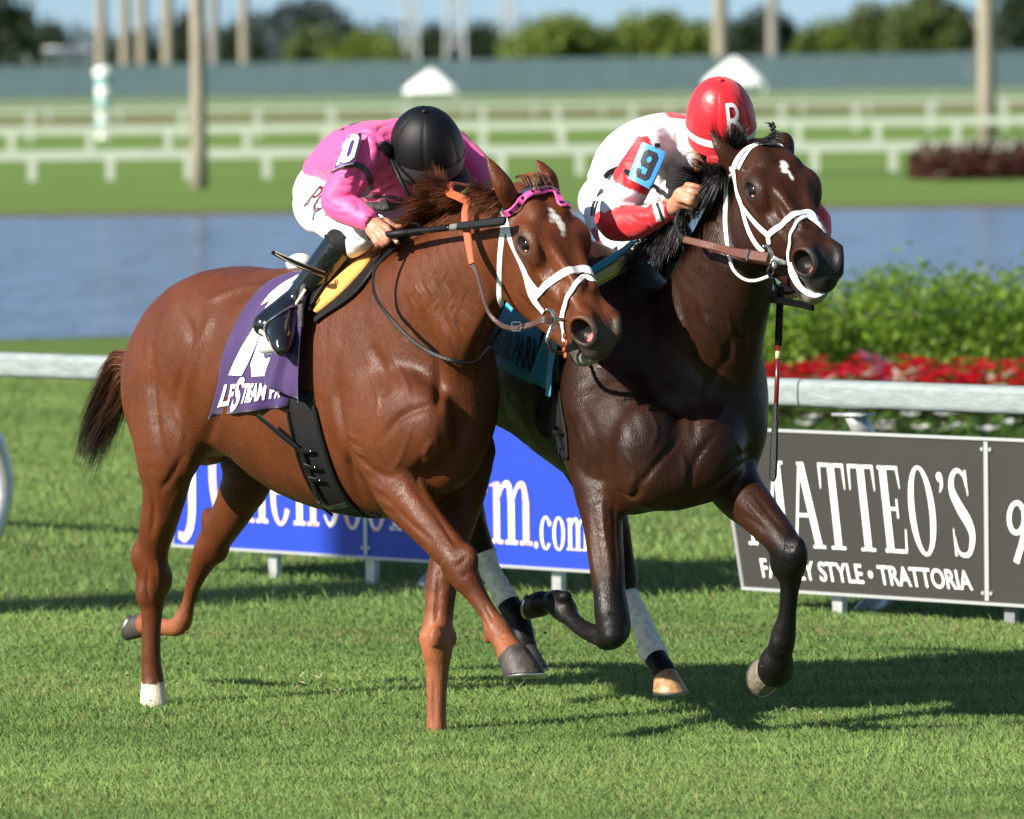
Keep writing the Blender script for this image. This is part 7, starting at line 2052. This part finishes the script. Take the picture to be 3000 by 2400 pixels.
# chestnut mane, thrown back and up along the crest
strands('mane', chestnut, [wl((1130, 730, 24.62), (1105, 742, 24.56), (1080, 760, 24.52)), wl((1180, 705, 24.58), (1140, 706, 24.52), (1100, 722, 24.48)), wl((1235, 680, 24.52), (1180, 668, 24.46), (1120, 690, 24.40)),
    wl((1290, 650, 24.44), (1240, 610, 24.38), (1175, 625, 24.32)), wl((1320, 632, 24.40), (1262, 570, 24.34), (1200, 560, 24.30)), wl((1345, 620, 24.36), (1290, 550, 24.30), (1230, 520, 24.26)),
    wl((1365, 610, 24.34), (1318, 560, 24.27), (1255, 560, 24.22)), wl((1380, 602, 24.31), (1340, 590, 24.22), (1290, 620, 24.17))], 5600, .015, .0014, RB, 101)
strands('mane', chestnut, [wl((1320, 632, 24.40), (1295, 560, 24.34), (1275, 490, 24.30)), wl((1340, 622, 24.38), (1300, 560, 24.31), (1268, 480, 24.28))], 420, .016, .0013, RB, 102)
strands('mane', chestnut, [wl((1395, 600, 24.30), (1385, 560, 24.22), (1360, 545, 24.16)), wl((1430, 585, 24.24), (1400, 560, 24.16), (1370, 570, 24.10)), wl((1460, 575, 24.18), (1430, 575, 24.08), (1385, 600, 24.03)), wl((1476, 580, 24.12), (1450, 600, 24.02), (1410, 630, 24.00))], 2600, .020, .0014, RB, 103)
strands('mane', chestnut, [wl((1140, 720, 24.6), (1200, 715, 24.44), (1260, 705, 24.36)), wl((1200, 690, 24.54), (1260, 680, 24.38), (1320, 660, 24.28)), wl((1280, 650, 24.44), (1330, 660, 24.25), (1360, 668, 24.17))], 2400, .020, .0014, RB, 104)
Hc = HEAD_C[0]
strands('forelock', chestnut, [[Hc(-.03, -.05, .02), Hc(.0, -.06, .045), Hc(.045, -.06, .035)], [Hc(-.03, 0, .035), Hc(.01, -.01, .065), Hc(.055, -.01, .055)], [Hc(-.03, .05, .02), Hc(.0, .05, .05), Hc(.045, .05, .045)]], 700, .006, .0012, RB, 105)
# tail streaming back, dark at the end
strands('tail', chestnut, [wl((382, 1040, 25.70), (330, 1040, 25.85), (300, 1100, 26.0), (262, 1220, 26.1), (240, 1330, 26.15)), wl((384, 1060, 25.66), (345, 1070, 25.85), (325, 1140, 26.0), (285, 1240, 26.1), (255, 1360, 26.15)), wl((384, 1085, 25.66), (355, 1110, 25.8), (340, 1180, 25.95), (300, 1265, 26.05), (262, 1370, 26.1)), wl((382, 1110, 25.66), (368, 1150, 25.8), (350, 1200, 25.9), (325, 1250, 26.0), (285, 1320, 26.08))], 3200, .030, .0016, [(.15, .045, .02), (.10, .03, .015), (.18, .06, .026)], 106, 12, (.004, .0035, .0035))
strands('tail', chestnut, [wl((380, 1030, 25.70), (350, 1026, 25.85), (320, 1030, 26.0)), wl((380, 1045, 25.70), (330, 1040, 25.85), (290, 1060, 26.0))], 60, .020, .0010, [(.15, .045, .02)], 107)
# dark horse: mane along the near side of the crest, wisps, forelock plait
strands('mane', dark_horse, [wl((1890, 760, 24.52), (1850, 775, 24.42), (1800, 800, 24.38)), wl((1930, 720, 24.46), (1880, 735, 24.34), (1850, 790, 24.30)), wl((1985, 680, 24.38), (1930, 690, 24.26), (1890, 770, 24.22)), wl((2040, 620, 24.28), (1990, 640, 24.16), (1960, 730, 24.12)),
    wl((2080, 570, 24.24), (2030, 580, 24.12), (2000, 660, 24.08)), wl((2112, 528, 24.20), (2085, 545, 24.06), (2052, 610, 24.04)), wl((2140, 490, 24.14), (2118, 510, 24.00), (2092, 570, 24.00))], 7000, .022, .0018, KB, 111)
strands('mane', dark_horse, [wl((2060, 575, 24.22), (2010, 545, 24.14), (1960, 540, 24.10)), wl((2085, 540, 24.20), (2030, 500, 24.12), (1985, 500, 24.08)), wl((2100, 520, 24.18), (2060, 470, 24.10), (2030, 455, 24.06))], 420, .024, .0012, KB, 112)
strands('mane', dark_horse, [wl((2140, 480, 24.14), (2112, 430, 24.06), (2110, 380, 24.02)), wl((2160, 455, 24.10), (2150, 410, 24.0), (2155, 375, 23.98)), wl((2190, 430, 24.06), (2170, 390, 23.99), (2178, 362, 23.97))], 900, .020, .0012, KB, 113)
strands('mane', dark_horse, [wl((2110, 525, 24.16), (2080, 520, 24.02), (2072, 470, 23.99)), wl((2130, 500, 24.14), (2098, 500, 24.0), (2090, 450, 23.97))], 320, .014, .0014, KB, 116)
strands('forelock', dark_horse, [wl((2200, 430, 24.02), (2225, 418, 23.95), (2258, 420, 23.92)), wl((2225, 415, 24.02), (2250, 405, 23.96), (2285, 410, 23.93)), wl((2250, 405, 24.05), (2275, 398, 23.99), (2300, 405, 23.95))], 420, .010, .0011, KB, 114)
m = MB(); P = wl((2258, 412, 24.0), (2263, 398, 23.99), (2266, 385, 23.985), (2264, 372, 23.98), (2260, 363, 23.98))
for k in range(9):
    t_ = k / 8 * 3.999; i = int(t_); q = P[i] + (P[i + 1] - P[i]) * (t_ - i)
    V, F = ball(q + np.array([.004 * (-1) ** k, 0, 0]), (.0075, .007, .007), 6); m.add(V, [tuple(a) for a in F])
m.build('plait', pmat('plait_hair', (.010, .009, .009), .5, bump=.001, bscale=200), dark_horse, True)
strands('forelock', dark_horse, [wl((2260, 363, 23.98), (2250, 358, 23.97), (2236, 355, 23.96)), wl((2261, 362, 23.98), (2252, 360, 23.97), (2240, 360, 23.96))], 26, .004, .0009, KB, 115)
strands('tail', dark_horse, [wl((1240, 900, 26.15), (1225, 960, 26.4), (1240, 1100, 26.6)), wl((1260, 920, 26.15), (1250, 990, 26.4), (1262, 1120, 26.6))], 300, .03, .0015, KB, 117)
# ---------------------------------------------------------------- turf blades where the picture shows them
mgr, n, l, b = new_mat('grass_blade')
at = n.new('ShaderNodeAttribute'); at.attribute_name = 'Col'; l.new(at.outputs['Color'], b.inputs['Base Color'])
b.inputs['Roughness'].default_value = .55; b.inputs['Specular IOR Level'].default_value = .25
tr = n.new('ShaderNodeBsdfTranslucent'); l.new(at.outputs['Color'], tr.inputs['Color'])
ms = n.new('ShaderNodeMixShader'); ms.inputs[0].default_value = .15
l.new(b.outputs[0], ms.inputs[1]); l.new(tr.outputs[0], ms.inputs[2]); l.new(ms.outputs[0], n['Material Output'].inputs['Surface'])
def blades(name, label, n, y0, y1, hmin, hmax, wid, seed, dens_pow=1.0):
    r = np.random.default_rng(seed)
    Y = y0 + (y1 - y0) * r.uniform(0, 1, n) ** dens_pow
    X = r.uniform(-1, 1, n) * (Y * 1500 / CAM_F + .9)
    P = np.stack([X, Y, np.zeros(n)], 1)
    ok = ~((X > .95) & (Y > 38.5) & (Y < 49.2)) & (Y < 57 + X * .6); P, X, Y = P[ok], X[ok], Y[ok]; n = len(P)
    nz = vnoise(P * [.30, 1.0, 1], 3.2, 2) * .55 + vnoise(P * [.6, 1, 1], 12, 3) * .45
    h = r.uniform(hmin, hmax, n) * (1 + .25 * np.clip(nz, -1, 1.5)) * np.where(r.uniform(size=n) < .03, 1.8, 1)
    a = r.uniform(0, 6.283, n); b_ = np.stack([np.cos(a), np.sin(a), np.zeros(n)], 1)
    ln = np.stack([np.cos(a * 3.7 + 1), np.sin(a * 3.7 + 1), np.zeros(n)], 1) * (h * r.uniform(.4, 1.7, n))[:, None]
    w = (wid * r.uniform(.6, 1.4, n) * (Y / y0))[:, None]
    up = np.array([0, 0, 1.0])
    mid = P + ln * .35 + up * (h * .6)[:, None]; tip = P + ln + up * h[:, None] * .92
    V = np.stack([P - b_ * w, P + b_ * w, mid + b_ * w * .8, mid - b_ * w * .8, tip], 1).reshape(-1, 3)
    k = np.arange(n)[:, None] * 5
    F = np.vstack([k + [0, 1, 2], k + [0, 2, 3], k + [3, 2, 4]])
    g = np.clip(.5 + .50 * nz + .14 * r.normal(size=n), 0, 1)[:, None]
    C = np.array((.110, .200, .055)) * (1 - g) + np.array((.265, .380, .110)) * g
    dry = (r.uniform(size=n) < .03 + .20 * np.clip(vnoise(P * [.5, 1, 1], 3.3, 6) - .15, 0, 1))[:, None]
    C = np.where(dry, np.array((.30, .25, .12)) * r.uniform(.7, 1.2, n)[:, None], C)
    o = mesh_obj(name, V, F.astype(np.int64), mgr, None, False, np.repeat(C, 5, 0)); o['kind'] = 'stuff'
    tag(o, label, 'grass')
blades('turf_grass', 'short green turf under and in front of the horses', 430000, 21.0, 30.0, .012, .032, .0017, 1, 1.25)
blades('rail_grass', 'rougher turf behind and along the foot of the running rail', 220000, 29.5, 58.0, .014, .045, .0024, 2)

def sprigs(name, label, n, seed, spots):
    """pale forked seed heads standing in the turf"""
    r = np.random.default_rng(seed); m = MB()
    for i in range(n):
        if i < len(spots): p = G(*spots[i])
        else: p = G(r.uniform(-100, 3100), 1750 + 640 * r.uniform() ** .8)
        h = r.uniform(.02, .035); t_ = p + np.array([r.normal() * .012, r.normal() * .01, h])
        m.tube([p, t_], [.0012, .0010], 3, False)
        for k in range(r.integers(2, 5)):
            a = r.uniform(0, 6.28); e = t_ + np.array([math.cos(a) * .02, math.sin(a) * .02, r.uniform(.002, .018)]); m.tube([t_, (t_ + e) / 2 + [0, 0, .004], e], [.0013, .0015, .0008], 3, False)
    o = m.build(name, pmat('dry_seed_head', (.42, .37, .24), .8)); o['kind'] = 'stuff'; tag(o, label, 'grass')
sprigs('seed_heads', 'pale dry forked seed heads scattered in the turf', 13, 12, [(790, 2010), (830, 2018), (870, 2005), (900, 2030), (940, 2012), (1180, 2022), (1200, 2030), (760, 1985), (880, 2050), (2325, 2110), (2390, 2120), (1330, 2035), (980, 2045)])
def clods(name, label, n, seed):
    """scraps of turf thrown up behind the hooves"""
    r = np.random.default_rng(seed); V, F, C = [], [], []
    cen = [(450, 2060, 25.5), (1285, 2130, 24.6), (420, 1960, 26.2), (1540, 2000, 25.3), (1960, 2060, 25.3), (2250, 2050, 24.2)]
    for i in range(n):
        u, v, Y = cen[r.integers(len(cen))]; p = W(u, v, Y) + r.normal(size=3) * (.16, .25, .10) + np.array([-.10, .15, .08]); p[2] = abs(p[2]) + .01; s = r.uniform(.002, .007)
        v_, f_ = ball(p, (s, s * .7, s * .5), 3); v_ = v_ + r.normal(size=v_.shape) * s * .25; k = sum(len(a) for a in V); V.append(v_); F.append(f_ + k)
        C.append(np.repeat(np.array([(.07, .12, .03), (.12, .09, .05), (.20, .18, .08)][r.integers(3)])[None], len(v_), 0))
    o = mesh_obj(name, np.vstack(V), np.vstack(F), M_LEAF, None, False, np.vstack(C)); o['kind'] = 'stuff'; tag(o, label, 'turf scraps')
clods('turf_scraps', 'tiny scraps of turf flying around the hooves', 70, 5)
